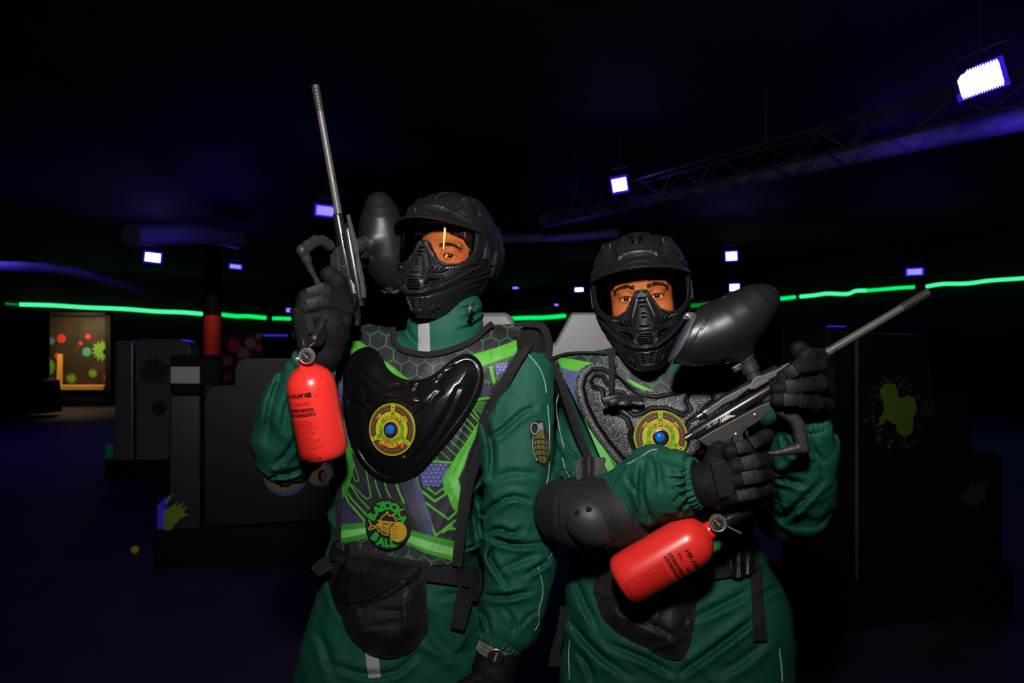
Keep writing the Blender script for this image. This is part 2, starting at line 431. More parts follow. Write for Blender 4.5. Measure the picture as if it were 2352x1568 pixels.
M['eyew'] = mat('eye_white', (0.72, 0.62, 0.56, 1), 0.15, spec=0.6)
M['iris'] = mat('dark_iris', (0.02, 0.010, 0.006, 1), 0.08, spec=0.8)
M['strapgrey'] = mat('reflective_tape', (0.42, 0.42, 0.46, 1), 0.5)
M['piping'] = mat('white_piping', (0.45, 0.50, 0.49, 1), 0.6)
M['gun'] = mat('black_anodised', (0.013, 0.012, 0.014, 1), 0.28, metal=0.0, spec=0.9)
M['gunmetal'] = mat('grey_gun_metal', (0.125, 0.113, 0.106, 1), 0.45, metal=0.25, spec=0.6)
M['barrel'] = mat('grey_barrel', (0.15, 0.132, 0.12, 1), 0.45, metal=0.35, spec=0.5)
M['polymer'] = mat('dark_polymer', (0.033, 0.030, 0.029, 1), 0.48, bump=('noise', 400, 0.3, 0.0006))
M['hopper'] = mat('hopper_plastic', (0.013, 0.0125, 0.013, 1), 0.38, spec=0.6, bump=('noise', 500, 0.2, 0.0004))
M['lid'] = mat('smoke_grey_lid', (0.10, 0.10, 0.13, 1), 0.35)
M['steel'] = mat('steel_screw', (0.55, 0.53, 0.52, 1), 0.25, metal=1.0)
M['chrome'] = mat('chrome', (0.75, 0.75, 0.75, 1), 0.32, metal=0.85)
M['tank'] = mat('glossy_red_tank', (1.0, 0.036, 0.028, 1), 0.30, spec=0.55, coat=0.4, coatr=0.12)
M['ink'] = mat('black_ink', (0.05, 0.004, 0.004, 1), 0.4)
M['inkfaint'] = mat('dark_red_ink', (0.38, 0.010, 0.008, 1), 0.4)
M['etch'] = mat('etched_white', (0.55, 0.48, 0.42, 1), 0.5)
M['platefil'] = mat('gauge_black', (0.03, 0.03, 0.03, 1), 0.3)
M['needle'] = mat('yellow_needle', (0.75, 0.42, 0.03, 1), 0.4)
M['white'] = mat('white_print', (0.6, 0.6, 0.6, 1), 0.5)
M['glassc'] = mat('gauge_glass', (0.9, 0.9, 0.9, 1), 0.05, trans=1.0)
M['badge'] = mat('yellow_badge_plastic', (0.20, 0.22, 0.012, 1), 0.3, coat=0.5)
M['badgelight'] = mat('bright_yellow_badge', (0.58, 0.56, 0.015, 1), 0.35)
M['badgegreen'] = mat('green_badge_field', (0.16, 0.36, 0.015, 1), 0.35, mottle=(120, 0.6))
M['badgedark'] = mat('brown_badge_ring', (0.055, 0.035, 0.018, 1), 0.4)
M['badgered'] = mat('pink_red_dash', (0.55, 0.06, 0.09, 1), 0.4)
M['badgeorange'] = mat('orange_lettering', (0.75, 0.13, 0.03, 1), 0.4)
M['badgegold'] = mat('gold_lettering', (0.80, 0.42, 0.03, 1), 0.4)
M['hubblue'] = mat('blue_sensor', (0.01, 0.10, 0.40, 1), 0.12, coat=1.0, emis=(0.0, 0.12, 0.5, 1), es=0.25)
M['patchblack'] = mat('black_rubber_patch', (0.014, 0.013, 0.012, 1), 0.5)
M['patchgreen'] = mat('green_patch_lettering', (0.022, 0.44, 0.035, 1), 0.5)
M['patchgold'] = mat('gold_patch_art', (0.60, 0.37, 0.03, 1), 0.5)
M['olive'] = mat('olive_embroidery', (0.19, 0.17, 0.018, 1), 0.8, bump=('wave', 600, 0.5, 0.001))
M['greyemb'] = mat('grey_embroidery', (0.30, 0.30, 0.36, 1), 0.8)
M['blackemb'] = mat('black_embroidery', (0.010, 0.011, 0.016, 1), 0.9)
M['gold'] = mat('gold_watch_bezel', (0.75, 0.5, 0.2, 1), 0.2, metal=1.0)
M['navy'] = mat('navy_tape', (0.01, 0.012, 0.045, 1), 0.8)
def plate_mat(name, sparkle):
    m = bpy.data.materials.new(name); m.use_nodes = True; nt = m.node_tree; p = nt.nodes['Principled BSDF']; N = nt.nodes.new; L = nt.links.new
    tc = N('ShaderNodeTexCoord'); n = N('ShaderNodeTexNoise'); n.inputs['Scale'].default_value = 620; n.inputs['Detail'].default_value = 1; L(tc.outputs['Object'], n.inputs['Vector'])
    b = N('ShaderNodeBump'); b.inputs['Strength'].default_value = 0.6 if sparkle else 0.3; b.inputs['Distance'].default_value = 0.0006; L(n.outputs['Fac'], b.inputs['Height']); L(b.outputs['Normal'], p.inputs['Normal'])
    if sparkle:
        r = N('ShaderNodeValToRGB'); r.color_ramp.elements[0].position = 0.50; r.color_ramp.elements[0].color = (0.012, 0.012, 0.013, 1); r.color_ramp.elements[1].position = 0.68; r.color_ramp.elements[1].color = (0.42, 0.41, 0.42, 1)  # glints of the flash painted as pale specks in the base colour
        L(n.outputs['Fac'], r.inputs['Fac']); a = N('ShaderNodeVertexColor'); a.layer_name = 'print'; mx = N('ShaderNodeMix'); mx.data_type = 'RGBA'; mx.blend_type = 'MULTIPLY'; mx.inputs[0].default_value = 1
        L(r.outputs['Color'], mx.inputs[6]); L(a.outputs['Color'], mx.inputs[7]); L(mx.outputs[2], p.inputs['Base Color']); p.inputs['Roughness'].default_value = 0.5
        p.inputs['Specular IOR Level'].default_value = 0.3
    else:
        r = N('ShaderNodeValToRGB'); r.color_ramp.elements[0].position = 0.66; r.color_ramp.elements[0].color = (0.004, 0.004, 0.005, 1); r.color_ramp.elements[1].position = 0.85; r.color_ramp.elements[1].color = (0.06, 0.055, 0.06, 1)  # fainter specks of the same painted glints
        L(n.outputs['Fac'], r.inputs['Fac']); L(r.outputs['Color'], p.inputs['Base Color']); p.inputs['Roughness'].default_value = 0.26; p.inputs['Specular IOR Level'].default_value = 0.7
    return m
M['plate_gloss'] = plate_mat('glossy_black_plate', False); M['plate_sparkle'] = plate_mat('sparkle_black_plate', True)
def lens_mat():
    m = bpy.data.materials.new('goggle_lens'); m.use_nodes = True; nt = m.node_tree; nt.nodes.clear(); N = nt.nodes.new; L = nt.links.new
    o = N('ShaderNodeOutputMaterial'); t = N('ShaderNodeBsdfTransparent'); t.inputs[0].default_value = (1.0, 0.80, 0.60, 1); g = N('ShaderNodeBsdfGlossy'); g.inputs['Roughness'].default_value = 0.03; g.inputs[0].default_value = (.22, .06, .012, 1)
    f = N('ShaderNodeFresnel'); f.inputs[0].default_value = 1.45; x = N('ShaderNodeMixShader'); L(f.outputs[0], x.inputs[0]); L(t.outputs[0], x.inputs[1]); L(g.outputs[0], x.inputs[2]); L(x.outputs[0], o.inputs[0]); return m
M['lens'] = lens_mat()
ALB = 0.80     # print and cloth albedo
for k_ in ('suit', 'web', 'bag', 'vinyl', 'helmet', 'rubber', 'glove', 'armour', 'pad', 'cap', 'strapgrey', 'piping', 'gunmetal', 'barrel', 'polymer', 'hopper', 'lid', 'badge', 'badgelight', 'badgegreen', 'badgered', 'badgegold', 'badgeorange', 'patchgreen', 'patchgold', 'olive', 'greyemb', 'skin'):
    p_ = M[k_].node_tree.nodes['Principled BSDF']; c_ = p_.inputs['Base Color'].default_value; p_.inputs['Base Color'].default_value = (c_[0] * ALB, c_[1] * ALB, c_[2] * ALB, 1)
    for n_ in M[k_].node_tree.nodes:
        if n_.type == 'VECT_MATH' and n_.operation == 'SCALE': v_ = n_.inputs[0].default_value; n_.inputs[0].default_value = (v_[0] * ALB, v_[1] * ALB, v_[2] * ALB)
def emit(name, col, s):
    m = bpy.data.materials.new(name); m.use_nodes = True; nt = m.node_tree; nt.nodes.clear(); o = nt.nodes.new('ShaderNodeOutputMaterial'); e = nt.nodes.new('ShaderNodeEmission'); e.inputs[0].default_value = col; e.inputs[1].default_value = s; nt.links.new(e.outputs[0], o.inputs[0]); return m
M['led_core'] = emit('uv_led_core', (0.75, 0.62, 1.0, 1), 6.0)
M['led_dim'] = emit('uv_led_core_dim', (0.28, 0.22, 1.0, 1), 1.3)
M['led_rim'] = emit('uv_led_rim', (0.035, 0.012, 0.75, 1), 0.8)
M['strip'] = emit('green_led_strip', (0.0, 0.95, 0.16, 1), 1.0)
M['strip_hot'] = emit('green_led_strip_bright', (0.06, 1.0, 0.36, 1), 1.1)
M['strip_dim'] = emit('green_led_strip_dim', (0.0, 0.22, 0.02, 1), 1.0)
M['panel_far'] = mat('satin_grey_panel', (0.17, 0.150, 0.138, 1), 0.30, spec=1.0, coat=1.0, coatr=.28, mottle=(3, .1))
M['panel'] = mat('grey_barrier_panel', (0.022, 0.021, 0.022, 1), 0.33, spec=0.6, mottle=(3, 0.15))
M['panel_dark'] = mat('dark_barrier_panel', (0.005, 0.005, 0.006, 1), 0.45, spec=0.3)
M['panel_light'] = mat('light_grey_panel', (0.46, 0.43, 0.42, 1), 0.35, spec=0.5, mottle=(4, 0.06))
M['black'] = mat('black_paint', (0.003, 0.003, 0.004, 1), 0.7, spec=0.2)
M['floor'] = mat('dark_blue_floor', (0.030, 0.020, 0.050, 1), 0.6, spec=0.25, mottle=(0.8, 0.5))
M['ceil'] = mat('black_ceiling', (0.015, 0.015, 0.019, 1), 0.8, spec=0.2, mottle=(0.7, 0.5))
M['wall'] = mat('black_wall', (0.010, 0.010, 0.013, 1), 0.8, spec=0.2, mottle=(0.9, 0.4))
M['truss'] = mat('truss_metal', (0.06, 0.06, 0.07, 1), 0.45, metal=0.3)
M['yellowwood'] = mat('yellow_sill', (0.65, 0.33, 0.07, 1), 0.5)
M['redc'] = mat('red_paint', (0.45, 0.030, 0.018, 1), 0.6)
M['greenp'] = mat('green_paint', (0.12, 0.30, 0.02, 1), 0.6)
M['tealp'] = mat('teal_paint', (0.05, 0.26, 0.20, 1), 0.6)
M['bluep'] = mat('blue_paint', (0.05, 0.14, 0.35, 1), 0.6)
M['tanp'] = mat('tan_paint', (0.32, 0.17, 0.06, 1), 0.6)
M['duct'] = mat('grey_duct', (0.22, 0.22, 0.25, 1), .6)
M['mural'] = mat('dark_mural', (0.016, 0.010, 0.004, 1), 0.7, mottle=(3, 0.8))
M['ball'] = mat('yellow_ball', (0.75, 0.62, 0.04, 1), 0.4)
# ------------------------------------------------------------------ the hall
KC = A3(-1.5, 34, 0); U1 = A3(-.829, -.559, 0); U2 = A3(.559, -.829, 0); L1, L2, HC = 25.0, 45.0, 4.3
def struct(o): o['kind'] = 'structure'; return o
def wallbox(name, a, b, thick, out, mt):
    a = A3(*a); b = A3(*b); e = (b - a); L = np.linalg.norm(e); e /= L; out = A3(*out)
    mb = MB(); mb.box((a + b) / 2 + out * thick / 2 + A3(0, 0, HC / 2), (L / 2 + thick, thick / 2, HC / 2), R=np.stack([e, out, A3(0, 0, 1)], 1)); return struct(mb.build(name, mt))
c0, c1, c2, c3 = KC, KC + U1 * L1, KC + U1 * L1 + U2 * L2, KC + U2 * L2
wallbox('wall_back', c0, c1, .3, -U2, M['wall']); wallbox('wall_left', c1, c2, .3, U1, M['wall'])
wallbox('wall_front', c2, c3, .3, U2, M['wall']); wallbox('wall_right', c3, c0, .3, -U1, M['wall'])
mid = (c0 + c2) / 2; RR_ = np.stack([U1, U2, A3(0, 0, 1)], 1)
mb = MB(); mb.box(mid + A3(0, 0, -.1), (L1 / 2 + .3, L2 / 2 + .3, .1), RR_); struct(mb.build('floor', M['floor']))
mb = MB(); mb.box(mid + A3(0, 0, HC + .1), (L1 / 2 + .3, L2 / 2 + .3, .1), RR_); struct(mb.build('ceiling', M['ceil']))
# added blue spots without fixtures, standing in for the floodlights' wash on the floor
for i, (x, y, e) in enumerate([(-3.5, 5.5, 11), (-9, 13, 55), (3.5, 10, 30), (6, 14, 60)]):
    light('uv_fill', 'SPOT', (x, y, 3.9), (x, y + .5, 0), e * 1.7, (0.10, 0.07, 1.0), 0.2, spot=140, blend=.9)
light('magenta_fill', 'SPOT', (-1.0, 1.8, 3.9), (-1.3, 3.0, 0), 30, (0.45, 0.06, 0.7), 0.2, spot=60, blend=1)  # added magenta spot with no fixture, tints the near floor

def wallY(px, which):
    m = (px - CX) / F_PX
    if which == 1: t = (-1.5 - 34 * m) / (.829 - .559 * m); return 34 - .559 * t
    t = (34 * m + 1.5) / (.559 + .829 * m); return 34 - .829 * t
def strip(pts, which, rpx, mt, label, group='green light strips along the walls', name='led_strip'):
    P = []; r = []
    for i, (x, y) in enumerate(pts):
        Y = wallY(x, which) - .25; P.append(W(x, y, Y)); r.append(rpx * Y / F_PX)
    P2 = cr(P, 4); r2 = np.interp(np.linspace(0, 1, len(P2)), np.linspace(0, 1, len(r)), r)
    o = MB().tube(P2, list(r2), 8).build(name, mt, smooth=True); tag(o, label, 'light strip', group); return o
strip([(12, 697), (40, 699)], 1, 2.6, M['strip_dim'], 'dim short green light strip at the far left edge')
strip([(44, 699), (120, 701), (200, 706), (280, 709), (360, 715), (420, 717), (465, 721)], 1, 4.6, M['strip_hot'], 'long bright green light strip above the yellow lit booth')
strip([(505, 722), (545, 726), (570, 726), (611, 730)], 1, 4.6, M['strip'], 'green light strip just right of the red pillar')
strip([(626, 731), (645, 731), (668, 732)], 1, 4.0, M['strip'], 'short green light strip beside the raised black glove')
strip([(1150, 733), (1200, 730), (1250, 729), (1297, 725)], 2, 4.6, M['strip'], 'green light strip seen in the gap between the two players')
strip([(1560, 703), (1600, 701), (1640, 697)], 2, 4.5, M['strip_dim'], 'dim green light strip behind the hopper, right player')
strip([(1740, 691), (1780, 687), (1810, 684), (1826, 682)], 2, 4.3, M['strip'], 'green light strip touching the tip of the hopper')
strip([(1838, 681), (1870, 678), (1900, 674), (1945, 675), (1965, 668), (1990, 667)], 2, 4.3, M['strip_hot'], 'bright green light strip with a kink right of the hopper')
strip([(1992, 667), (2030, 664), (2065, 661), (2100, 659)], 2, 4.0, M['strip'], 'deeper green light strip leading to the barrel tip')
strip([(2128, 658), (2165, 652), (2220, 651), (2275, 644), (2360, 638), (2480, 624)], 2, 4.4, M['strip_hot'], 'brightest green light strip right of the barrel tip')
def backdrop_strip(px0, px1, y0, y1, dy):      # glow cove above the strip
    pass
# strip on the wall behind the camera, mirrored in the goggles
P = [c2 + U1 * -4 * 0 + (c3 - c2) * t - U2 * .3 + A3(0, 0, 2.9 + .05 * math.sin(t * 60)) for t in np.linspace(.1, .9, 30)]
tag(MB().tube(P, .08, 6).build('led_strip', M['strip_hot'], smooth=True), 'green light strip on the wall facing the players', 'light strip', 'green light strips along the walls')

# ---------------------------------------------------------------- lamps
def frame_to(Pt, roll=0.0, tgt=(0, 1.0, 1.2)):
    n = A3(*tgt) - Pt; n /= np.linalg.norm(n); x = np.cross(n, A3(0, 0, 1)); x = -x / np.linalg.norm(x)   # x to the picture's right
    x = np.cross(A3(0, 0, 1), n); x /= np.linalg.norm(x); z = np.cross(n, x)
    if x[0] < 0: x = -x; z = np.cross(x, -n) if False else z
    c, s = math.cos(roll), math.sin(roll); z = np.cross(x, -n); z = z if z[2] > 0 else -z
    return c * x + s * z, n, -s * x + c * z
def lamp(px, py, wpx, hpx, Y, roll, bright, label, skew=0.0, real=0):
    p = W(px, py, Y); w_ = wpx * Y / F_PX / 2; h_ = hpx * Y / F_PX / 2; X, n, Z = frame_to(p, roll)
    R = np.stack([X, n, Z], 1)
    t = thing('uv_floodlight', label, 'floodlight', p, 'ultraviolet floodlights under the ceiling')
    sk = lambda q: q + X * skew * (q - p) @ Z
    mb = MB().box(p - n * .05, (w_ * 1.2, .045, h_ * 1.34), R, .008); under(mb.build('housing', M['black']), t)
    mb = MB().box(p + n * .002, (w_ * 1.15, .004, h_ * 1.28), R); mb.V = [tuple(sk(A3(*v))) for v in mb.V]; under(mb.build('halo_rim', M['led_rim']), t)  # emissive diffuser rim, widened as a blue fringe in place of the halo
    mb = MB().box(p + n * .010, (w_ * .92, .004, h_ * .9), R)
    if wpx > 60:
        for k in range(16):
            for s in (-1, 1):
                q = p + X * w_ * (-.86 + 1.72 * k / 15) + Z * h_ * .97 * s; mb.prism([(-w_ * .04, 0), (w_ * .04, 0), (0, h_ * .2 * s)], q, X, Z, n, .004, .012)
    mb.V = [tuple(sk(A3(*v))) for v in mb.V]; under(mb.build('led_panel', M['led_core'] if bright else M['led_dim']), t)
    mb = MB().tube([p - X * w_ * 1.15 - n * .05, p - X * w_ * 1.15 - n * .05 + A3(0, 0, h_ * 1.9 + .05), p + X * w_ * 1.15 - n * .05 + A3(0, 0, h_ * 1.9 + .05), p + X * w_ * 1.15 - n * .05], .008, 6)
    mb.tube([p - n * .05 + A3(0, 0, h_ * 1.9 + .05), A3((p - n * .05)[0], (p - n * .05)[1], HC)], .006, 6); under(mb.build('bracket', M['truss']), t)
    if real:
        l = light('lamp_light', 'POINT', p + n * .12 + A3(0, 0, -.05), None, real, (0.09, 0.04, 1.0), .12); under(l, t)
    return t
lamp(2251, 182, 94, 52, 5.6, .21, 1, 'largest ultraviolet floodlight, top right above the truss', .25, 6)
lamp(1423, 424, 36, 30, 9.3, .18, 1, 'white-blue floodlight at the far end of the truss above the right helmet', .2, 3)
lamp(747, 484, 42, 22, 10.6, -.06, 0, 'dim violet floodlight just left of the raised barrel', -.1, 4)
lamp(351, 591, 34, 21, 15.6, -.06, 1, 'bright floodlight over the left side of the hall', -.05, 14)
lamp(541, 612, 26, 9, 17, -.05, 0, 'small flat violet floodlight right of the bright left one', -.3, 6)
lamp(1680, 588, 26, 20, 15.4, .04, 1, 'upper of the two floodlights above the hopper', .35, 8)
lamp(1687, 660, 22, 16, 19.5, .0, 1, 'lower of the two floodlights, touching the top of the hopper', -.2, 0)
lamp(2101, 624, 32, 14, 14.5, -.02, 0, 'dim violet floodlight right above the tilted barrel tip', -.35, 8)
lamp(1330, 665, 20, 9, 23, .03, 1, 'small floodlight left of the right player helmet', .4, 0)
lamp(1184, 661, 14, 4, 25, 0, 0, 'tiny violet floodlight right of the left player helmet', 0, 0)
lamp(663, 712, 11, 9, 26, 0, 0, 'tiny floodlight just left of the raised glove', 0, 0)
lamp(824, 620, 9, 8, 24, 0, 1, 'tiny floodlight seen between the marker and its hopper', 0, 0)
lamp(1278, 700, 9, 4, 27, 0, 0, 'tiny faint floodlight over the gap between the players', 0, 0)
# ---------------------------------------------------------------- truss
Aq = W(2352, 237, 5.83); Bq = W(1332, 494, 10.43); Aq[2] = Bq[2] = 3.41; ed = (Bq - Aq) / np.linalg.norm(Bq - Aq); sd = np.cross(ed, A3(0, 0, 1))
s0 = Aq - ed * 1.6; s1 = Bq + ed * .9; LT = np.linalg.norm(s1 - s0); upv = A3(0, 0, .24)
tr = thing('ceiling_truss', 'long dark lattice truss running under the ceiling at upper right', 'truss', s0)
under(MB().tube([s0, s1], .022, 8).build('bottom_chord', M['truss'], smooth=True), tr)
under(MB().tube([s0 + upv + sd * .1, s1 + upv + sd * .1], .02, 8).build('top_chord', M['truss'], smooth=True), tr)
under(MB().tube([s0 + upv - sd * .1, s1 + upv - sd * .1], .02, 8).build('top_chord', M['truss'], smooth=True), tr)
mb = MB(); n = int(LT / .3)
for i in range(n):
    a = s0 + ed * LT * i / n; b = s0 + ed * LT * (i + 1) / n
    sgn = 1 if i % 2 else -1
    if i % 2: mb.tube([a + upv + sd * .1, b], .009, 5); mb.tube([a + upv - sd * .1, b], .009, 5)
    else: mb.tube([a, b + upv + sd * .1], .009, 5); mb.tube([a, b + upv - sd * .1], .009, 5)
under(mb.build('lattice', M['truss']), tr)
for t in (.1, .5, .9): q = s0 + ed * LT * t + upv; under(MB().tube([q, A3(q[0], q[1], HC)], .01, 6).build('hanger', M['truss']), tr)
# ---------------------------------------------------------------- ducts that catch the blue light
def duct(pts, r, label):
    P = cr([W(*p) for p in pts], 6); o = MB().tube(P, r, 20).build('ventilation_duct', M['truss'], smooth=True); o.data.materials[0] = M['duct']; tag(o, label, 'duct', 'dark round ducts under the ceiling'); return o
duct([(2480, 240, 8), (2352, 268, 8.4), (2100, 320, 9.5), (1800, 385, 11), (1500, 450, 13), (1250, 505, 15)], .16, 'round duct below the truss, catching blue light at right')
duct([(-60, 612, 13), (60, 612, 14), (160, 622, 15), (250, 645, 16.5), (330, 672, 18)], .09, 'curved duct above the left light strip')
duct([(300, 540, 13), (400, 536, 14), (480, 538, 15), (545, 550, 16)], .20, 'short curved duct above the bright left floodlight')
duct([(1150, 548, 16), (1300, 545, 16), (1420, 535, 16)], .10, 'thin duct behind the top of the right helmet')

for q_, e_ in (((500, 575, 13.2), 16), ((2290, 330, 8.2), 9), ((2050, 370, 9.2), 4), ((90, 650, 13.5), 6), ((1330, 580, 15), 5)): light('duct_fill', 'POINT', W(*q_), None, e_, (.08, .04, 1.0), .15)  # added point lights without fixtures, brighten the ducts in blue
# ---------------------------------------------------------------- barriers
def rayplane(px, py, P0, n):
    d = rays(np.array([float(px)]), np.array([float(py)]))[0]; t = ((P0 - CAM) @ n) / (d @ n); return CAM + d * t
class Plane:
    def __init__(s, a, b):          # a, b = floor points, face towards the camera
        s.o = A3(*a); s.e = A3(*b) - s.o; s.e[2] = 0; s.e /= np.linalg.norm(s.e); s.n = np.cross(s.e, A3(0, 0, 1)); s.z = A3(0, 0, 1)
        if s.n @ (CAM - s.o) < 0: s.n = -s.n
    def uv(s, px, py, off=0): q = rayplane(px, py, s.o + s.n * off, s.n) - s.o; return (q @ s.e, q[2])
    def slab(s, pts, t0, t1, name, mt, parent, off=0, bevel=0.01):
        P = [s.uv(x, y, off) for x, y in pts]; P = [(a, max(b, 0.0)) for a, b in P]
        o = MB().prism(P, s.o, s.e, s.z, s.n, t0 + off, t1 + off).build(name, mt, bevel=bevel)
        if bevel: o.modifiers.new('tri', 'TRIANGULATE')
        return under(o, parent)
def floorpt(px, py):
    d = rays(np.array([float(px)]), np.array([float(py)]))[0]; t = -CAM[2] / d[2]; return CAM + d * t
def splat(cx, cy, r, n, seed, jag=.5):
    rd = random.Random(seed); return [(cx + math.cos(2 * math.pi * i / n) * r * (1 if i % 2 else 1 - jag * rd.uniform(.4, 1)), cy + math.sin(2 * math.pi * i / n) * r * (1 if i % 2 else 1 - jag * rd.uniform(.4, 1))) for i in range(n)]
# A: nearest on the left
pa = floorpt(352, 1301); pb = floorpt(720, 1274); A_ = Plane(pa, pb)
bA = thing('barrier', 'nearest black barrier on the left with yellow-green splash at its foot', 'barrier', pa, 'black play barriers around the hall')
A_.slab([(352, 1301), (800, 1268), (800, 1196), (352, 1222)], -.45, 0, 'base', M['black'], bA)
A_.slab([(390, 907), (461, 907), (461, 1217), (386, 1221)], -.32, 0, 'end_column', M['panel'], bA, off=-.06)
A_.slab([(391, 815), (492, 815), (504, 824), (505, 884), (461, 884), (461, 905), (391, 905)], -.30, 0, 'cross_block', M['black'], bA, off=-.07)
A_.slab([(393, 842), (459, 842), (459, 880), (393, 880)], 0, .012, 'grey_tag', M['panel_light'], bA, off=-.055, bevel=0)
A_.slab([(467, 1214), (467, 925), (470, 903), (480, 888), (492, 883), (537, 882), (538, 845), (546, 826), (562, 820), (800, 820), (800, 1190)], -.06, 0, 'side_panel', M['panel_dark'], bA, off=-.10)
A_.slab([(377, 1221), (377, 1172), (398, 1160), (408, 1152), (404, 1164), (424, 1152), (415, 1169), (431, 1160), (422, 1177), (434, 1182), (415, 1190), (401, 1205), (391, 1221)], 0, .006, 'splash_print', mat('splash_print_green', (0.20, 0.36, 0.02, 1), .6), bA, off=-.05, bevel=0)
A_.slab([(377, 1155), (386, 1140), (398, 1133), (390, 1147), (381, 1158)], 0, .006, 'splash_print', bpy.data.materials['splash_print_green'], bA, off=-.05, bevel=0)
A_.slab([(361, 1160), (376, 1160), (376, 1222), (361, 1224)], -.3, 0, 'blue_glow_end', mat('blue_uv_end', (0.03, 0.02, 0.5, 1), .6, emis=(0.02, 0.01, 0.3, 1), es=.25), bA, off=-.09, bevel=0)  # blue ultraviolet glow put into the end's colour and emission
circ = lambda cx, cy, rx, ry, n=28: [(cx + rx * math.cos(2 * math.pi * i / n), cy + ry * math.sin(2 * math.pi * i / n)) for i in range(n)]
for cx, cy, s_ in ((655, 1092, 1.0), (735, 1088, .62)):
    A_.slab(circ(cx, cy, 50 * s_, 46 * s_), 0, .004, 'round_print', M['bluep'], bA, off=-.095, bevel=0)
    A_.slab(circ(cx - 2, cy - 2, 45 * s_, 40 * s_), 0, .006, 'round_print', M['tanp'], bA, off=-.094, bevel=0)
    A_.slab(circ(cx + 4, cy + 4, 14 * s_, 22 * s_), 0, .008, 'round_print', M['black'], bA, off=-.093, bevel=0)
    A_.slab(circ(cx + 7, cy + 5, 8 * s_, 16 * s_), 0, .010, 'round_print', M['bluep'], bA, off=-.092, bevel=0)
# B: behind it
pa = floorpt(238, 1096); pb = floorpt(392, 1093); B_ = Plane(pa, pb)
bB = thing('barrier', 'grey two-panel barrier standing farther back on the left', 'barrier', pa, 'black play barriers around the hall')
B_.slab([(238, 1096), (392, 1093), (460, 1092), (460, 1056), (240, 1058)], -.6, 0, 'base', M['black'], bB)
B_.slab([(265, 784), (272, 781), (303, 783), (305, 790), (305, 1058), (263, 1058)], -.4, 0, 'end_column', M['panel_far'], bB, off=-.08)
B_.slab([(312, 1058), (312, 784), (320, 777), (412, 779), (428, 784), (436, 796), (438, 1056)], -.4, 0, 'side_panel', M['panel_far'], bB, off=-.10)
B_.slab(splat(356, 850, 38, 22, 3, .55), 0, .008, 'star_sticker', mat('faded_green_sticker', (0.035, .06, .045, 1), .5), bB, off=-.095, bevel=0)
B_.slab([(321, 853), (386, 838), (388, 850), (324, 868)], 0, .010, 'star_sticker', mat('faded_red_sticker', (0.09, .035, .035, 1), .5), bB, off=-.09, bevel=0)
B_.slab(circ(366, 937, 17, 17), 0, .008, 'dot_sticker', mat('deep_green_sticker', (0.002, .035, .015, 1), .5), bB, off=-.095, bevel=0)
B_.slab([(243, 1022), (252, 1022), (252, 1052), (242, 1052)], -.1, 0, 'green_end', mat('green_end_light', (0, .06, .01, 1), .6, emis=(0, .05, .005, 1), es=.4), bB, off=-.05, bevel=0)
# C: light wings behind the players
Cp = Plane((0.0, 3.55, 0), (1.0, 3.50, 0))
bC = thing('barrier', 'light grey panel barrier behind the left player shoulder', 'barrier', (-.05, 3.5, 0), 'black play barriers around the hall')
Cp.slab([(1040, 717), (1160, 717), (1170, 720), (1192, 756), (1200, 790), (1200, 1100), (1040, 1100)], -.3, 0, 'panel', M['panel_light'], bC, bevel=.02)
Cp.slab([(1040, 1100), (1190, 1100), (1190, 1480), (1040, 1480)], -.28, 0, 'base', M['black'], bC)
Cp.slab([(1030, 1480), (1200, 1480), (1200, 1504), (1030, 1504)], -.4, .1, 'foot', M['black'], bC)
bC2 = thing('barrier', 'light grey slant-cornered barrier between the two players', 'barrier', (.4, 3.5, 0), 'black play barriers around the hall')
Cp.slab([(1312, 717), (1400, 717), (1460, 717), (1460, 1000), (1310, 1000), (1310, 868), (1262, 866), (1262, 792), (1274, 788)], -.3, 0, 'panel', M['panel_light'], bC2, bevel=.02)
Cp.slab([(1310, 1000), (1460, 1000), (1460, 1480), (1310, 1480)], -.28, 0, 'base', M['black'], bC2)
Cp.slab([(1296, 1480), (1470, 1480), (1470, 1504), (1296, 1504)], -.4, .1, 'foot', M['black'], bC2)
# D: right
pa = floorpt(1900, 1461); pb = floorpt(2330, 1394); D_ = Plane(pa, pb)
bD = thing('barrier', 'large stepped black barrier on the right with green paint splat', 'barrier', pa, 'black play barriers around the hall')
D_.slab([(1880, 1464), (2330, 1394), (2330, 1300), (1880, 1350)], -.5, 0, 'base', M['black'], bD)
D_.slab([(1899, 750), (1960, 750), (1960, 1345), (1899, 1352)], -.35, 0, 'end_column', M['panel_dark'], bD, off=-.04, bevel=.012)
D_.slab([(1967, 1342), (1967, 770), (1975, 762), (2120, 768), (2135, 780), (2142, 906), (2222, 914), (2232, 926), (2236, 1034), (2292, 1040), (2302, 1052), (2302, 1300)], -.3, 0, 'side_panel', M['panel_dark'], bD, off=-.06, bevel=.012)
D_.slab([(1964, 770), (1968, 770), (1968, 1335), (1964, 1335)], 0, .01, 'edge_line', M['gunmetal'], bD, off=-.055, bevel=0)  # thin lighter strip along the panel edge
D_.slab([(1897, 748), (1936, 748), (1936, 751), (1897, 751)], 0, .02, 'uv_rim_strip', mat('painted_uv_rim', (0.02, .01, .3, 1), .5, emis=(0.03, .01, .5, 1), es=.8), bD, off=-.04, bevel=0)  # blue rim light on the top edge, put in as an emissive strip
gm = mat('dark_green_splat', (0.085, 0.16, 0.012, 1), .6); gm2 = mat('splat_drops', (0.06, 0.09, 0.015, 1), .6)
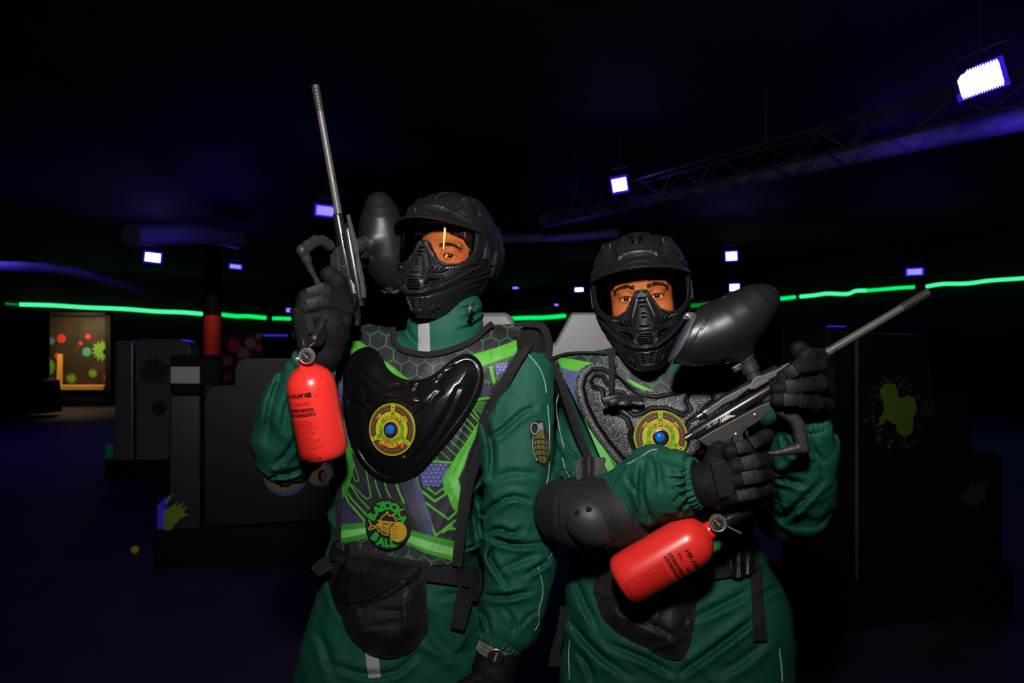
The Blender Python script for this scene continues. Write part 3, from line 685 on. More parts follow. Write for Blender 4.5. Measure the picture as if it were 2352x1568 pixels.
body = [(2040, 879), (2054, 882), (2061, 898), (2062, 912), (2072, 914), (2085, 908), (2098, 913), (2103, 930), (2104, 945), (2097, 955), (2095, 985), (2090, 997), (2075, 1001), (2062, 995), (2057, 975), (2048, 972), (2035, 962), (2026, 975), (2019, 975), (2020, 960), (2031, 945), (2029, 925), (2022, 912), (2022, 894), (2030, 882)]
D_.slab(body, 0, .004, 'paint_splat', gm, bD, off=-.055, bevel=0)
rd = random.Random(5); P0 = D_
mb = MB()
for i in range(85):
    a = rd.uniform(0, 2 * math.pi); r = rd.uniform(50, 80); cx, cy = 2062 + math.cos(a) * r, 945 + math.sin(a) * r * 1.05; l = rd.uniform(2, 7); w_ = rd.uniform(1, 2.2)
    ca, sa = math.cos(a), math.sin(a); q = [(cx + ca * l, cy + sa * l), (cx - sa * w_, cy + ca * w_), (cx - ca * l * .6, cy - sa * l * .6), (cx + sa * w_, cy - ca * w_)]
    mb.prism([D_.uv(x, y, -.055) for x, y in q], D_.o, D_.e, D_.z, D_.n, -.055, -.051)
under(mb.build('paint_drops', gm2), bD)['kind'] = 'stuff'
D_.slab([(2205, 1139), (2222, 1128), (2217, 1119), (2230, 1118), (2229, 1101), (2238, 1115), (2249, 1101), (2252, 1112), (2264, 1100), (2266, 1120), (2260, 1140), (2262, 1149), (2250, 1147), (2243, 1165), (2236, 1158), (2226, 1163), (2218, 1150), (2210, 1152)], 0, .004, 'star_print', mat('deep_green_star', (0.012, .05, .006, 1), .6), bD, off=-.055, bevel=0)
D_.slab([(2208, 1140), (2230, 1133), (2264, 1106), (2265, 1122), (2240, 1143), (2212, 1156)], 0, .006, 'star_print', mat('deep_red_star', (0.06, .02, .006, 1), .6), bD, off=-.055, bevel=0)
# far left black block
pa = floorpt(0, 962); El = Plane(floorpt(-60, 958), floorpt(95, 958)); bE = thing('barrier', 'low black block at the far left edge beside the lit booth', 'barrier', floorpt(0, 958), 'black play barriers around the hall')
El.slab([(-90, 958), (96, 950), (90, 875), (66, 868), (66, 712), (-90, 705)], -.8, 0, 'body', M['black'], bE)
# ---------------------------------------------------------------- lit booth on the back wall
Yb = 21.0; Bo = Plane((W(64, 800, Yb)[0], Yb, 0), (W(245, 800, Yb)[0], Yb - .0, 0))
bt = thing('lit_booth', 'warmly lit booth with colourful splash mural and yellow sill', 'booth', (W(150, 800, Yb)[0], Yb, 0))
Bo.slab([(58, 717), (68, 717), (68, 915), (58, 915)], -.15, .05, 'side_post', M['black'], bt)
Bo.slab([(243, 717), (256, 717), (256, 918), (243, 918)], -.15, .05, 'side_post', M['black'], bt)
Bo.slab([(58, 717), (256, 717), (256, 724), (58, 724)], -.15, .05, 'header', M['black'], bt)
Bo.slab([(58, 897), (256, 897), (256, 922), (58, 922)], -.3, .05, 'plinth', M['black'], bt)
Bo.slab([(89, 884), (244, 884), (244, 896), (89, 896)], -.25, .12, 'sill', M['yellowwood'], bt, bevel=.02)
Bo.slab([(66, 722), (244, 722), (244, 897), (66, 897)], -.32, -.30, 'mural', M['mural'], bt, bevel=0)
Bo.slab([(129, 813), (139, 813), (138, 885), (127, 885)], -.12, -.04, 'yellow_post', M['yellowwood'], bt)
def bsp(cx, cy, r, mt, sd, n=18, jag=.3, nm='mural_splash'): Bo.slab(splat(cx, cy, r, n, sd, jag), -.30, -.285, nm, mt, bt, bevel=0)
bsp(76, 770, 13, M['redc'], 1, 14, .2); bsp(127, 777, 11, M['redc'], 2, 14, .2); bsp(102, 783, 9, M['bluep'], 3, 14, .2); bsp(92, 843, 22, M['greenp'], 4, 26, .25)
bsp(186, 808, 11, M['tealp'], 5, 14, .1); bsp(222, 806, 26, M['greenp'], 6, 28, .45); bsp(230, 808, 7, M['redc'], 7, 10, .1); bsp(189, 772, 7, M['redc'], 8, 10, .3)
bsp(117, 817, 8, M['redc'], 9, 10, .4); bsp(85, 806, 11, M['redc'], 10, 10, .5); bsp(172, 788, 5, M['redc'], 11, 10, .2); bsp(200, 858, 12, M['greenp'], 12, 20, .6); bsp(150, 870, 14, M['greenp'], 14, 22, .7); bsp(238, 868, 14, M['redc'], 13, 12, .3)
l = light('booth_lamp', 'AREA', W(155, 716, Yb - .9), W(155, 885, Yb + .1), 60, (1.0, 0.72, 0.35), .6); under(l, bt)
# red pillar and painted board
pp = W(488, 850, 20); o = MB().lathe([(0, .23), (.0, .23), (2.52, .23)], (pp[0], pp[1], 0), (0, 0, 1), 24).build('pillar', M['redc'], smooth=True); under(MB().lathe([(0, .2), (.0, .22), (HC - 2.52, .22)], (pp[0], pp[1], 2.52), (0, 0, 1), 24).build('upper_column', M['black'], smooth=True), o); tag(o, 'round red pillar between two green light strips', 'pillar')
light('pillar_fill', 'SPOT', (pp[0] + .3, pp[1] - 1.6, 4.1), (pp[0], pp[1], 1.6), 90, (1, .55, .3), .1, spot=50, blend=.8)  # added spot with no lamp there, brightens the red shaft
Yp = 19.0; Po = Plane((W(505, 800, Yp)[0], Yp, 0), (W(605, 800, Yp)[0], Yp, 0)); pt = thing('painted_board', 'dim board painted with red and tan blotches right of the red pillar', 'board', (W(550, 800, Yp)[0], Yp, 0))
Po.slab([(506, 762), (604, 762), (604, 925), (506, 925)], -.1, 0, 'board', M['mural'], pt, bevel=0)
for cx, cy, r, m_, sd in ((538, 792, 17, 'redc', 1), (576, 788, 15, 'tanp', 2), (594, 772, 8, 'tanp', 3), (595, 800, 10, 'redc', 4), (522, 830, 14, 'tanp', 5), (560, 812, 16, 'tanp', 6), (522, 868, 12, 'redc', 8)):
    Po.slab(splat(cx, cy, r, 16, sd, .35), 0, .02, 'paint_blotch', M[m_], pt, bevel=0)
light('board_spot', 'SPOT', W(550, 740, Yp - 1.5), W(550, 800, Yp), 4, (1, .75, .5), .1, spot=80, blend=.8)  # spot aimed at the painted board, no fixture modelled
Yt = 15.0; o = MB().tube([W(604, 770, Yt), W(661, 770, Yt)], .02, 8).build('blue_tube_light', emit('blue_tube', (.03, .02, .6, 1), .8), smooth=True); tag(o, 'thin blue light tube left of the red tank player sleeve', 'light tube')
mb = MB().tube([W(604, 772, Yt), A3(W(604, 772, Yt)[0], Yt, 0)], .02, 6); mb.tube([W(661, 772, Yt), A3(W(661, 772, Yt)[0], Yt, 0)], .02, 6); under(mb.build('stand', M['black']), o)
# balls on the floor
for px, py, r, lab in ((310, 1263, .030, 'yellow foam ball lying on the open floor at lower left'), (1799, 1428, .024, 'yellow ball half hidden behind the right player hip')):
    q = floorpt(px, py + r / .03 * 9); o = MB().lathe([(r * (1 - math.cos(a)), r * math.sin(a)) for a in np.linspace(0.02, math.pi - .02, 20)], (q[0], q[1], 0), (0, 0, 1), 24).build('foam_ball', M['ball'], smooth=True); tag(o, lab, 'ball', 'yellow balls on the floor')
from mathutils.bvhtree import BVHTree
# ------------------------------------------------------------------ cloth panels that lie on a body
def march(u, v, T, off=0.0, t0=0.9, t1=2.6):
    sh = u.shape; D = rays(u.ravel(), v.ravel()); nrm = np.linalg.norm(D, axis=1, keepdims=True); D = D / nrm
    t = np.full(len(D), t0); bd = np.full(len(D), 9.0); bt = t.copy()
    for _ in range(70):
        P = CAM + D * t[:, None]; d = T(P[:, 0], P[:, 1], P[:, 2]) - off
        m = d < bd; bd = np.where(m, d, bd); bt = np.where(m, t, bt); t = np.minimum(t + np.clip(d * .7, -0.02, .12), t1)
    return (bt * D[:, 1]).reshape(sh)
def blur2(A, it=2):
    for _ in range(it):
        A = np.pad(A, 1, 'edge'); A = (A[1:-1, 1:-1] * 4 + A[:-2, 1:-1] + A[2:, 1:-1] + A[1:-1, :-2] + A[1:-1, 2:]) / 8
    return A
def inpoly(x, y, P):
    c = np.zeros(np.broadcast(x, y).shape, bool); P = np.array(P, float); n = len(P)
    for i in range(n):
        a, b = P[i], P[(i + 1) % n]
        c ^= ((a[1] > y) != (b[1] > y)) & (x < (b[0] - a[0]) * (y - a[1]) / (b[1] - a[1] + 1e-12) + a[0])
    return c
def patch(name, outline, depth, mt, parent, step=2.0, thick=.004, height=None, color=None, blur=3, mats=None, ret=False):
    P = np.array(outline, float); x0, y0 = P.min(0) - step; x1, y1 = P.max(0) + step
    u = np.arange(x0, x1 + step, step); v = np.arange(y0, y1 + step, step); U_, V_ = np.meshgrid(u, v, indexing='ij')
    cu = (U_[:-1, :-1] + step / 2); cv = (V_[:-1, :-1] + step / 2); cin = inpoly(cu, cv, P)
    nu, nv = U_.shape
    ii, jj = np.nonzero(cin); idx = np.arange(nu * nv).reshape(nu, nv)
    Q = np.stack([idx[ii, jj], idx[ii + 1, jj], idx[ii + 1, jj + 1], idx[ii, jj + 1]], 1)
    cnt = np.zeros((nu, nv), int)
    for a in (0, 1):
        for b in (0, 1): cnt[a:nu - 1 + a, b:nv - 1 + b] += cin
    bnd = (cnt > 0) & (cnt < 4); bu = U_[bnd]; bv = V_[bnd]; best = np.full(bu.shape, 1e9); nx = bu.copy(); ny = bv.copy()
    for i in range(len(P)):
        a, b = P[i], P[(i + 1) % len(P)]; ab = b - a; L = ab @ ab + 1e-9
        t = np.clip(((bu - a[0]) * ab[0] + (bv - a[1]) * ab[1]) / L, 0, 1); qx = a[0] + t * ab[0]; qy = a[1] + t * ab[1]; d = (bu - qx) ** 2 + (bv - qy) ** 2
        m = d < best; best = np.where(m, d, best); nx = np.where(m, qx, nx); ny = np.where(m, qy, ny)
    lim = np.sqrt(best) < step * 1.2; U_[bnd] = np.where(lim, nx, bu); V_[bnd] = np.where(lim, ny, bv)
    Y = depth(U_, V_)
    if blur: Y = blur2(Y, blur)
    h = height(U_, V_) if height is not None else 0.0
    D = rays(U_, V_); X = CAM + D * (Y - h)[..., None]; B = CAM + D * (Y + thick)[..., None]
    X = X.reshape(-1, 3); B = B.reshape(-1, 3); used = np.unique(Q); rm = np.full(nu * nv, -1); rm[used] = np.arange(len(used)); Q = rm[Q]; n = len(used)
    VV = np.concatenate([X[used], B[used]])
    E = np.concatenate([Q[:, [0, 1]], Q[:, [1, 2]], Q[:, [2, 3]], Q[:, [3, 0]]]); key = E[:, 0].astype(np.int64) * (2 * n) + E[:, 1]; rk = E[:, 1].astype(np.int64) * (2 * n) + E[:, 0]
    be = E[~np.isin(key, rk)]; W_ = np.stack([be[:, 1], be[:, 0], be[:, 0] + n, be[:, 1] + n], 1)
    FF = np.concatenate([Q, Q[:, ::-1] + n, W_])
    # front should face the camera
    a, b, c = VV[Q[0, 0]], VV[Q[0, 1]], VV[Q[0, 2]]
    if np.cross(b - a, c - a) @ (CAM - a) < 0: FF = FF[:, ::-1]
    col = None
    if color is not None:
        cc = color(U_.ravel()[used], V_.ravel()[used]); col = np.concatenate([cc, cc])
    o = mk(name, VV, FF, mt, None, True, colors=col); 
    if parent: under(o, parent)
    return (o, VV, FF) if ret else o
def ribbon(path, w, n=6):
    P = np.array([p[:2] for p in cr([(x, y, 0) for x, y in path], n)]) if n else np.array(path, float); T = np.gradient(P, axis=0); T /= np.linalg.norm(T, axis=1, keepdims=True) + 1e-9; N = np.stack([-T[:, 1], T[:, 0]], 1)
    ww = np.interp(np.linspace(0, 1, len(P)), np.linspace(0, 1, len(w)), w)[:, None] / 2 if hasattr(w, '__len__') else w / 2
    return np.concatenate([P + N * ww, (P - N * ww)[::-1]])
def spl(pts, n=5): return [tuple(p[:2]) for p in cr([(x, y, 0) for x, y in pts], n, closed=True)]
def bvh(V, Q): return BVHTree.FromPolygons([tuple(map(float, v)) for v in V], [tuple(map(int, q)) for q in Q])
def cast(T, u, v, fallback=1.6):
    sh = u.shape; D = rays(u.ravel(), v.ravel()); out = np.full(len(D), np.nan); cv = Vector(CAM)
    for i, d in enumerate(D):
        r = T.ray_cast(cv, Vector(d).normalized(), 4.0)
        if r[0] is not None: out[i] = r[0].y
    m = np.isnan(out)
    if m.any():
        ok = np.nonzero(~m)[0]
        if len(ok) == 0: out[:] = fallback
        else:
            uu, vv = u.ravel(), v.ravel()
            for i in np.nonzero(m)[0]: out[i] = out[ok[np.argmin((uu[ok] - uu[i]) ** 2 + (vv[ok] - vv[i]) ** 2)]]
    return out.reshape(sh)
def on_bvh(T, off=0.0): return lambda u, v: cast(T, u, v) - off
def cord(name, T, pts, r, mt, parent, off=.0, n=6):
    P = np.array([p[:2] for p in cr([(x, y, 0) for x, y in pts], n)]); Y = cast(T, P[:, 0], P[:, 1]); Y = np.convolve(np.pad(Y, 2, 'edge'), np.ones(5) / 5, 'valid')
    o = MB().tube([W(a, b, y - off) for (a, b), y in zip(P, Y)], r, 6).build(name, mt, smooth=True); return under(o, parent)
def sm(x, a, b):
    t = np.clip((x - a) / (b - a), 0, 1); return t * t * (3 - 2 * t)
def hexlines(u, v, s, lw, ang=0.0):
    c, s_ = math.cos(ang), math.sin(ang); x = (c * u + s_ * v) / s; y = (-s_ * u + c * v) / s; r3 = math.sqrt(3)
    def d(x, y):
        a = np.stack([np.mod(x, 1) - .5, np.mod(y, r3) - r3 / 2]); b = np.stack([np.mod(x - .5, 1) - .5, np.mod(y - r3 / 2, r3) - r3 / 2])
        g = np.where((a ** 2).sum(0) < (b ** 2).sum(0), a, b); ax, ay = np.abs(g[0]), np.abs(g[1])
        return np.maximum(ax, ax * .5 + ay * r3 / 2)
    e = (0.5 - d(x, y)) * s; return 1 - sm(e, lw * .5, lw * .5 + .9)
class Paint:
    def __init__(s, u, v, base): s.u, s.v = u, v; s.c = np.tile(np.array(lin(*base)[:3]) * ALB, (len(u), 1))
    def mix(s, a, rgb): a = np.clip(a, 0, 1)[:, None]; s.c = s.c * (1 - a) + np.array(lin(*rgb)[:3]) * ALB * a
    def poly(s, P, rgb, a=1.0, soft=.8): s.mix((1 - sm(poly2(s.u, s.v, P), -soft, soft)) * a, rgb)
    def line(s, P, w, rgb, a=1.0): s.mix((1 - sm(line2(s.u, s.v, P), w / 2 - .7, w / 2 + .7)) * a, rgb)
    def hexa(s, size, lw, rgb, P=None, a=1.0, ang=0.0, mask=None):
        h = hexlines(s.u, s.v, size, lw, ang) * a
        if P is not None: h = h * (1 - sm(poly2(s.u, s.v, P), -1, 1))
        if mask is not None: h = h * mask
        s.mix(h, rgb)
def zc(ox, oy, sc): return lambda L: [(ox + x / sc, oy + y / sc) for x, y in L]
def Rx(a): c, s = math.cos(a), math.sin(a); return np.array([[1, 0, 0], [0, c, -s], [0, s, c]])
def Ry(a): c, s = math.cos(a), math.sin(a); return np.array([[c, 0, s], [0, 1, 0], [-s, 0, c]])
def Rz(a): c, s = math.cos(a), math.sin(a); return np.array([[c, -s, 0], [s, c, 0], [0, 0, 1]])
# ------------------------------------------------------------------ helmet with goggles (built once, worn twice)
def mirror(P): return [(-x, z) for x, z in P][::-1]
HELM = {}
def helmet_parts():
    # --- dome
    F = Fld((-.125, -.19, -.12), (.125, .165, .16), .0017)
    F.add(ellips((0, .014, .026), (.107, .134, .114)))
    F.add(ellips((0, .02, .075), (.06, .115, .07)), .03)
    for s in (-1, 1): F.add(ellips((s * .058, .0, .085), (.030, .070, .034)), .03); F.add(ellips((s * .085, .06, .02), (.025, .06, .06)), .02)
    inner = ellips((0, .014, .020), (.101, .127, .106))
    F.cut(inner)
    F.cut(prism([(-.22, .060), (-.02, .053), (.03, .020), (.048, -.05), (.055, -.16), (-.22, -.16)], (0, 0, 0), (0, 1, 0), (0, 0, 1), (1, 0, 0), -.2, .2))
    # visor brim
    G = Fld((-.125, -.19, .02), (.125, .03, .12), .0017)
    G.add(ellips((0, 0, .022), (.114, .178, .078))); G.cut(ellips((0, 0.004, .017), (.111, .174, .077)))
    G.keep(lambda X, Y, Z: (.056 - 1.2 * X * X) - Z); G.keep(lambda X, Y, Z: Y + .01 + 0 * X)
    # ridges, grooves and vents on the dome
    def groove(x, y, z):
        d = np.zeros_like(x); top = z > .05
        ax = np.abs(x)
        # central tongue outline
        l = line2(ax, y, [(.026, .12), (.024, .03), (.016, -.04), (.0, -.052)]); d -= top * .0022 * np.exp(-(l / .003) ** 2)
        l = line2(ax, y, [(.036, .13), (.050, .06), (.052, .0), (.044, -.05), (.034, -.075)]); d += top * .0024 * np.exp(-(l / .0025) ** 2)
        e = ((ax - .062) / .020) ** 2 + ((y + .015) / .045) ** 2; d -= top * .003 * (1 - sm(e, .6, 1.1))
        l = line2(ax, y, [(.082, .02), (.078, -.03), (.070, -.055), (.056, -.06), (.048, -.03)]); d += top * .002 * np.exp(-(l / .002) ** 2)
        f_ = y < .03
        e = np.hypot((ax - .056 - (z - .1) * .35) / .015, (z - .103) / .024); d += f_ * .0030 * (1 - sm(e, .55, .95)) - f_ * .0022 * np.exp(-((e - 1.08) / .13) ** 2)
        l = line2(ax, z, [(.021, .146), (.017, .130), (.011, .118), (.0, .1145)]); d += f_ * .0026 * np.exp(-(l / .0018) ** 2)
        l = line2(ax, z, [(.027, .143), (.030, .128), (.036, .108), (.030, .096)]); d -= f_ * .0024 * np.exp(-(l / .0025) ** 2)
        l = line2(ax, z, [(.066, .125), (.082, .105), (.090, .085), (.078, .078), (.064, .082)]); d += f_ * .0024 * np.exp(-(l / .002) ** 2)
        l = line2(ax, z, [(.0, .098), (.02, .097), (.05, .085)]); d -= f_ * .0020 * np.exp(-(l / .003) ** 2)
        s1 = line2(y, z, [(.10, .10), (.06, .075), (-.02, .06), (-.06, .07)]); d -= (ax > .05) * .0025 * np.exp(-(s1 / .006) ** 2)
        s2 = line2(y, z, [(.14, .05), (.08, .04), (.0, .045)]); d += (ax > .06) * .0025 * np.exp(-(s2 / .003) ** 2)
        return d
    F.disp(lambda x, y, z: 1.15 * groove(x, y, z))
    def slots(fld, L, ax='xz', cond=None):
        m = np.abs(fld.d) < .009; idx = np.argwhere(m); p = fld.lo + idx * fld.h
        x, y, z = p[:, 0], p[:, 1], p[:, 2]; a, b = (np.abs(x), z) if ax == 'xz' else ((np.abs(x), y) if ax == 'xy' else (y, z))
        dd = fld.d[m]; ok = np.ones(len(x), bool) if cond is None else cond(x, y, z)
        for p0, p1, r in L:
            s_ = seg2(a, b, p0, p1) - r; dd = np.where(ok, np.maximum(dd, -s_), dd)
        fld.d[m] = dd
    top = lambda x, y, z: z > .075
    slots(F, [((.004, -.03 + i * .009), (.013 + i * .001, -.033 + i * .009), .0013) for i in range(7)], 'xy', top)
    slots(F, [((.005, .118 + i * .0042), (.011 + i * .0012, .1195 + i * .0042), .0011) for i in range(6)] + [((.052, .092 + i * .006), (.0535, .0935 + i * .006), .0011) for i in range(3)], 'xz', lambda x, y, z: (y < .03) & (z > .08))
    slots(F, [((.056, -.028 + i * .010), (.056, -.026 + i * .010), .0015) for i in range(3)], 'xy', top)
    side = lambda x, y, z: np.abs(x) > .05
    slots(F, [((.06 + i * .007, .052 - i * .001), (.052 + i * .007, .026 - i * .001), .0012) for i in range(9)], 'yz', side)
    slots(F, [((.085 + i * .006, .02 - i * .006), (.072 + i * .006, .0 - i * .006), .0012) for i in range(7)], 'yz', side)
    slots(G, [((.062 + i * .006, -.075 + i * .002), (.056 + i * .006, -.090 + i * .002), .0013) for i in range(4)] + [((.006, -.10), (.006, -.102), .0012), ((.014, -.10), (.014, -.102), .0012)], 'xy', lambda x, y, z: z > .05)
    slots(G, [((.010 + i * .009, .0735), (.010 + i * .009, .0765), .0012) for i in range(3)] + [((.052 + i * .008, .066 - i * .0015), (.058 + i * .008, .0745 - i * .0015), .0010) for i in range(5)], 'xz', lambda x, y, z: y < -.04)
    G.disp(lambda x, y, z: (y < -.05) * -.0018 * np.exp(-(line2(x, z, [(-.030, .0665), (-.015, .0715), (0, .0725), (.015, .0715), (.030, .0665)]) / .0010) ** 2))
    G.disp(lambda x, y, z: -.002 * np.exp(-(line2(x, y, [(-.034, -.125), (-.02, -.137), (0, -.142), (.02, -.137), (.034, -.125)]) / .0022) ** 2) - .0015 * np.exp(-(line2(x, y, [(-.034, -.125), (-.02, -.131), (-.01, -.127), (0, -.133), (.01, -.127), (.02, -.131), (.034, -.125)]) / .0015) ** 2))
    HELM['shell'] = F.mesh(1); HELM['visor'] = G.mesh(1)
    # --- face mask
    K = [(-.150, 0, -.022, .024, .088), (-.140, 0, -.022, .040, .101), (-.125, 0, -.020, .051, .110), (-.10, 0, -.018, .066, .120), (-.075, 0, -.012, .081, .124), (-.05, 0, -.005, .093, .120), (-.02, 0, 0, .102, .117), (.02, 0, 0, .108, .112), (.06, 0, 0, .109, .11)]
    Lm = Loft([(z, cx, cy, a, b) for z, cx, cy, a, b in K], 0.0, 2.15); Lm.T = [np.convolve(np.pad(t, 3, 'edge'), np.ones(7) / 7, 'valid') for t in Lm.T]
    H = Fld((-.125, -.175, -.16), (.125, .085, .07), .00125)
    H.add((lambda X, Y, Z: Lm(X, Y, Z), A3(-.124, -.174, -.152), A3(.124, .084, .069)))
    H.add(capsule((0, -.108, .006), (0, -.122, -.070), .013, .030), .016)
    H.add(ellips((0, -.122, -.086), (.034, .024, .022)), .014)
    # inner hollow
    H.cut(((lambda X, Y, Z: np.maximum(Lm(X, Y, Z) + .006, -(Z + .142))), A3(-.124, -.174, -.145), A3(.124, .084, .069)))
    H.cut(capsule((0, -.098, .006), (0, -.108, -.070), .010, .026))
    yz = [(-.2, -.17), (-.03, -.17), (-.005, -.145), (.012, -.115), (.045, -.080), (.070, -.045), (.072, .012), (.05, .052), (-.02, .052), (-.2, .06)]
    H.keep(lambda X, Y, Z: poly2(Y, Z, yz) + 0 * X)
    op = [(0, .017), (.013, .013), (.024, -.006), (.036, -.025), (.052, -.033), (.072, -.029), (.090, -.012), (.097, .010), (.097, .09)]
    OP = op + mirror(op[1:]) 
    H.cut(prism(OP, (0, 0, 0), (1, 0, 0), (0, 0, 1), (0, 1, 0), -.25, -.028), .004)
    def rel(x, y, z):
        ax = np.abs(x); fr = (y < -.03); d = np.zeros_like(x)
        o = poly2(x, z, OP); d -= fr * .0025 * (1 - sm(np.abs(o - .003), .001, .0035))
        j = line2(ax, z, [(.0, -.104), (.022, -.101), (.046, -.088), (.066, -.071), (.085, -.050), (.10, -.030)]); d -= fr * .0042 * np.exp(-(j / .0030) ** 2)
        d += fr * .0018 * (1 - sm(np.abs(j - .006), .0, .004)) 
        # nose plate
        n_ = poly2(ax, z, [(-.01, -.020), (.008, -.020), (.012, -.028), (.021, -.062), (.018, -.068), (-.01, -.068)]); d -= fr * .0028 * (1 - sm(n_, -.001, .001))
        n2 = line2(ax, z, [(.006, .010), (.012, -.004), (.024, -.040)]); d -= fr * .0022 * np.exp(-(n2 / .002) ** 2)
        n3 = line2(ax, z, [(.017, .002), (.024, -.012), (.034, -.034), (.05, -.044)]); d += fr * .0022 * np.exp(-(n3 / .002) ** 2)
        # mouth frame
        mo = line2(ax, z, [(.0, -.100), (.013, -.099), (.022, -.092), (.026, -.083), (.05, -.067), (.052, -.063)]); d -= fr * .0026 * np.exp(-(mo / .0016) ** 2)
        mu = line2(ax, z, [(.0, -.071), (.02, -.071), (.05, -.060)]); d += fr * .0026 * np.exp(-(mu / .0016) ** 2)
        # chin panel
        c_ = line2(ax, z, [(.022, -.111), (.013, -.139), (.0, -.139)]); d -= fr * .0022 * np.exp(-(c_ / .0014) ** 2)
        for q in (.030, .036, .043): d += fr * .0018 * np.exp(-(line2(ax, z, [(q, -.112), (q + .002, -.120), (q - .003, -.128)]) / .0012) ** 2)
        # strakes along the cheeks (side)
        sd = ax > .05
        for (a, b) in (((-.07, -.060), (.05, -.020)), ((-.06, -.070), (.05, -.034)), ((-.045, -.082), (.05, -.050)), ((-.03, -.095), (.03, -.070))):
            d -= sd * .0026 * np.exp(-(seg2(y, z, a, b) / .0020) ** 2)
        for (a, b) in (((-.05, -.052), (.0, -.032)), ((-.04, -.066), (.03, -.042)), ((-.03, -.078), (.035, -.056))):
            d += sd * .0022 * np.exp(-(seg2(y, z, a, b) / .0018) ** 2)
        return d
    H.disp(rel)
    fr = lambda x, y, z: y < -.04
    S = [((0, -.002), (.007, -.002), .0011), ((0, -.011), (.008, -.011), .0013), ((0, -.019), (.006, -.019), .0012), ((0, -.033), (.0035, -.033), .0013), ((0, -.041), (.0035, -.041), .0013), ((0, -.060), (.010, -.058), .0012)]
    S += [((0, -.076 - i * .0046), (.0165 - abs(i - 2) * .002, -.076 - i * .0046), .0012) for i in range(5)]
    S += [((.025, -.078), (.048, -.066), .0014), ((.027, -.0735), (.044, -.0655), .0011), ((.0235, -.083), (.032, -.079), .0013)]
    S += [((.026 + .0055 * i, -.058 + .001 * i), (.031 + .0085 * i, -.043 - .001 * i), .0011) for i in range(4)]
    S += [((.0065, -.114 - i * .0045), (.0125 - i * .0006, -.114 - i * .0045), .0011) for i in range(5)]
    S += [((.026, -.139), (.027, -.137), .0018), ((.034, -.132), (.0355, -.129), .0018)]
    slots(H, S, 'xz', fr)
    slots(H, [((-.02 + i * .007, -.112 + i * .003), (-.015 + i * .007, -.100 + i * .003), .0012) for i in range(5)] + [((-.062, -.050), (-.045, -.045), .0014), ((-.055, -.042), (-.038, -.038), .0014)], 'yz', lambda x, y, z: np.abs(x) > .045)
    HELM['mask'] = H.mesh(1)
    I = Fld((-.12, -.15, -.15), (.12, -.02, .02), .002); sl, P = I.sub(I.lo, I.lo + I.n * I.h, 0); X, Y, Z = P
    I.d = np.maximum(np.maximum(np.abs(Lm(X, Y, Z) + .0105) - .0016, Y + .035), np.maximum(-(poly2(X, Z, OP) - .004), Z + .004)).astype(np.float32); HELM['liner'] = I.mesh(1)
    # --- goggle frame (rubber) and foam
    G2 = Fld((-.115, -.135, -.06), (.115, .0, .09), .0016)
    lensf = lambda X, Y, Z, o: (np.sqrt((X / (.101 + o)) ** 2 + ((Y + .018) / (.096 + o)) ** 2) - 1) * .096
    rim = op_in = [(0, .012), (.012, .008), (.022, -.010), (.034, -.028), (.050, -.0365), (.070, -.034), (.088, -.018), (.094, .008), (.094, .058)]
    RIM = rim + mirror(rim[1:]); out_ = [(0, .003), (.010, .0), (.020, -.018), (.030, -.036), (.050, -.046), (.074, -.043), (.097, -.024), (.104, .008), (.104, .072), (0, .074)]
    OUT = out_ + mirror(out_[1:-1])
    G2.d[:] = .1
    sl, P = G2.sub(G2.lo, G2.lo + G2.n * G2.h, 0); X, Y, Z = P
    G2.d = np.maximum(np.maximum(np.abs(lensf(X, Y, Z, -.003)) - .0055, poly2(X, Z, OUT)), -poly2(X, Z, RIM)).astype(np.float32)
    G2.keep(lambda X, Y, Z: Y + .02 + 0 * X)
    HELM['frame'] = G2.mesh(1)
    # foam ring that closes the goggle onto the face
    G3 = Fld((-.105, -.115, -.06), (.105, -.02, .08), .002)
    fo = [(-.072, .032), (-.04, .036), (0, .038), (.04, .036), (.072, .032), (.084, .012), (.080, -.022), (.060, -.041), (.035, -.043), (.0, -.036), (-.035, -.043), (-.060, -.041), (-.080, -.022), (-.084, .012)]
    sl, P = G3.sub(G3.lo, G3.lo + G3.n * G3.h, 0); X, Y, Z = P
    G3.d = np.maximum(np.maximum(lensf(X, Y, Z, -.006), -poly2(X, Z, fo)), np.maximum(poly2(X, Z, OUT) - .004, np.abs(Y + .058) - .014)).astype(np.float32)
    HELM['foam'] = G3.mesh(1)
    # --- lens
    th = np.linspace(-1.30, 1.30, 60); zz = np.linspace(0, 1, 14); V = []; 
    for t in th:
        x = .0985 * math.sin(t); y = -.018 - .0955 * math.cos(t); ax = abs(x); zl = np.interp(ax, [0, .01, .022, .034, .05, .07, .088, .0985], [.009, .005, -.013, -.031, -.0395, -.037, -.022, .0])
        for q in zz: V.append((x, y, zl + (.066 - zl) * q))
    V = np.array(V); n = 14; Fq = [(i * n + j, (i + 1) * n + j, (i + 1) * n + j + 1, i * n + j + 1) for i in range(59) for j in range(13)]
    HELM['lens'] = (V, np.array(Fq))
helmet_parts()
EL, ER = A3(.032, -.0735, .002), A3(-.032, -.0735, .002)
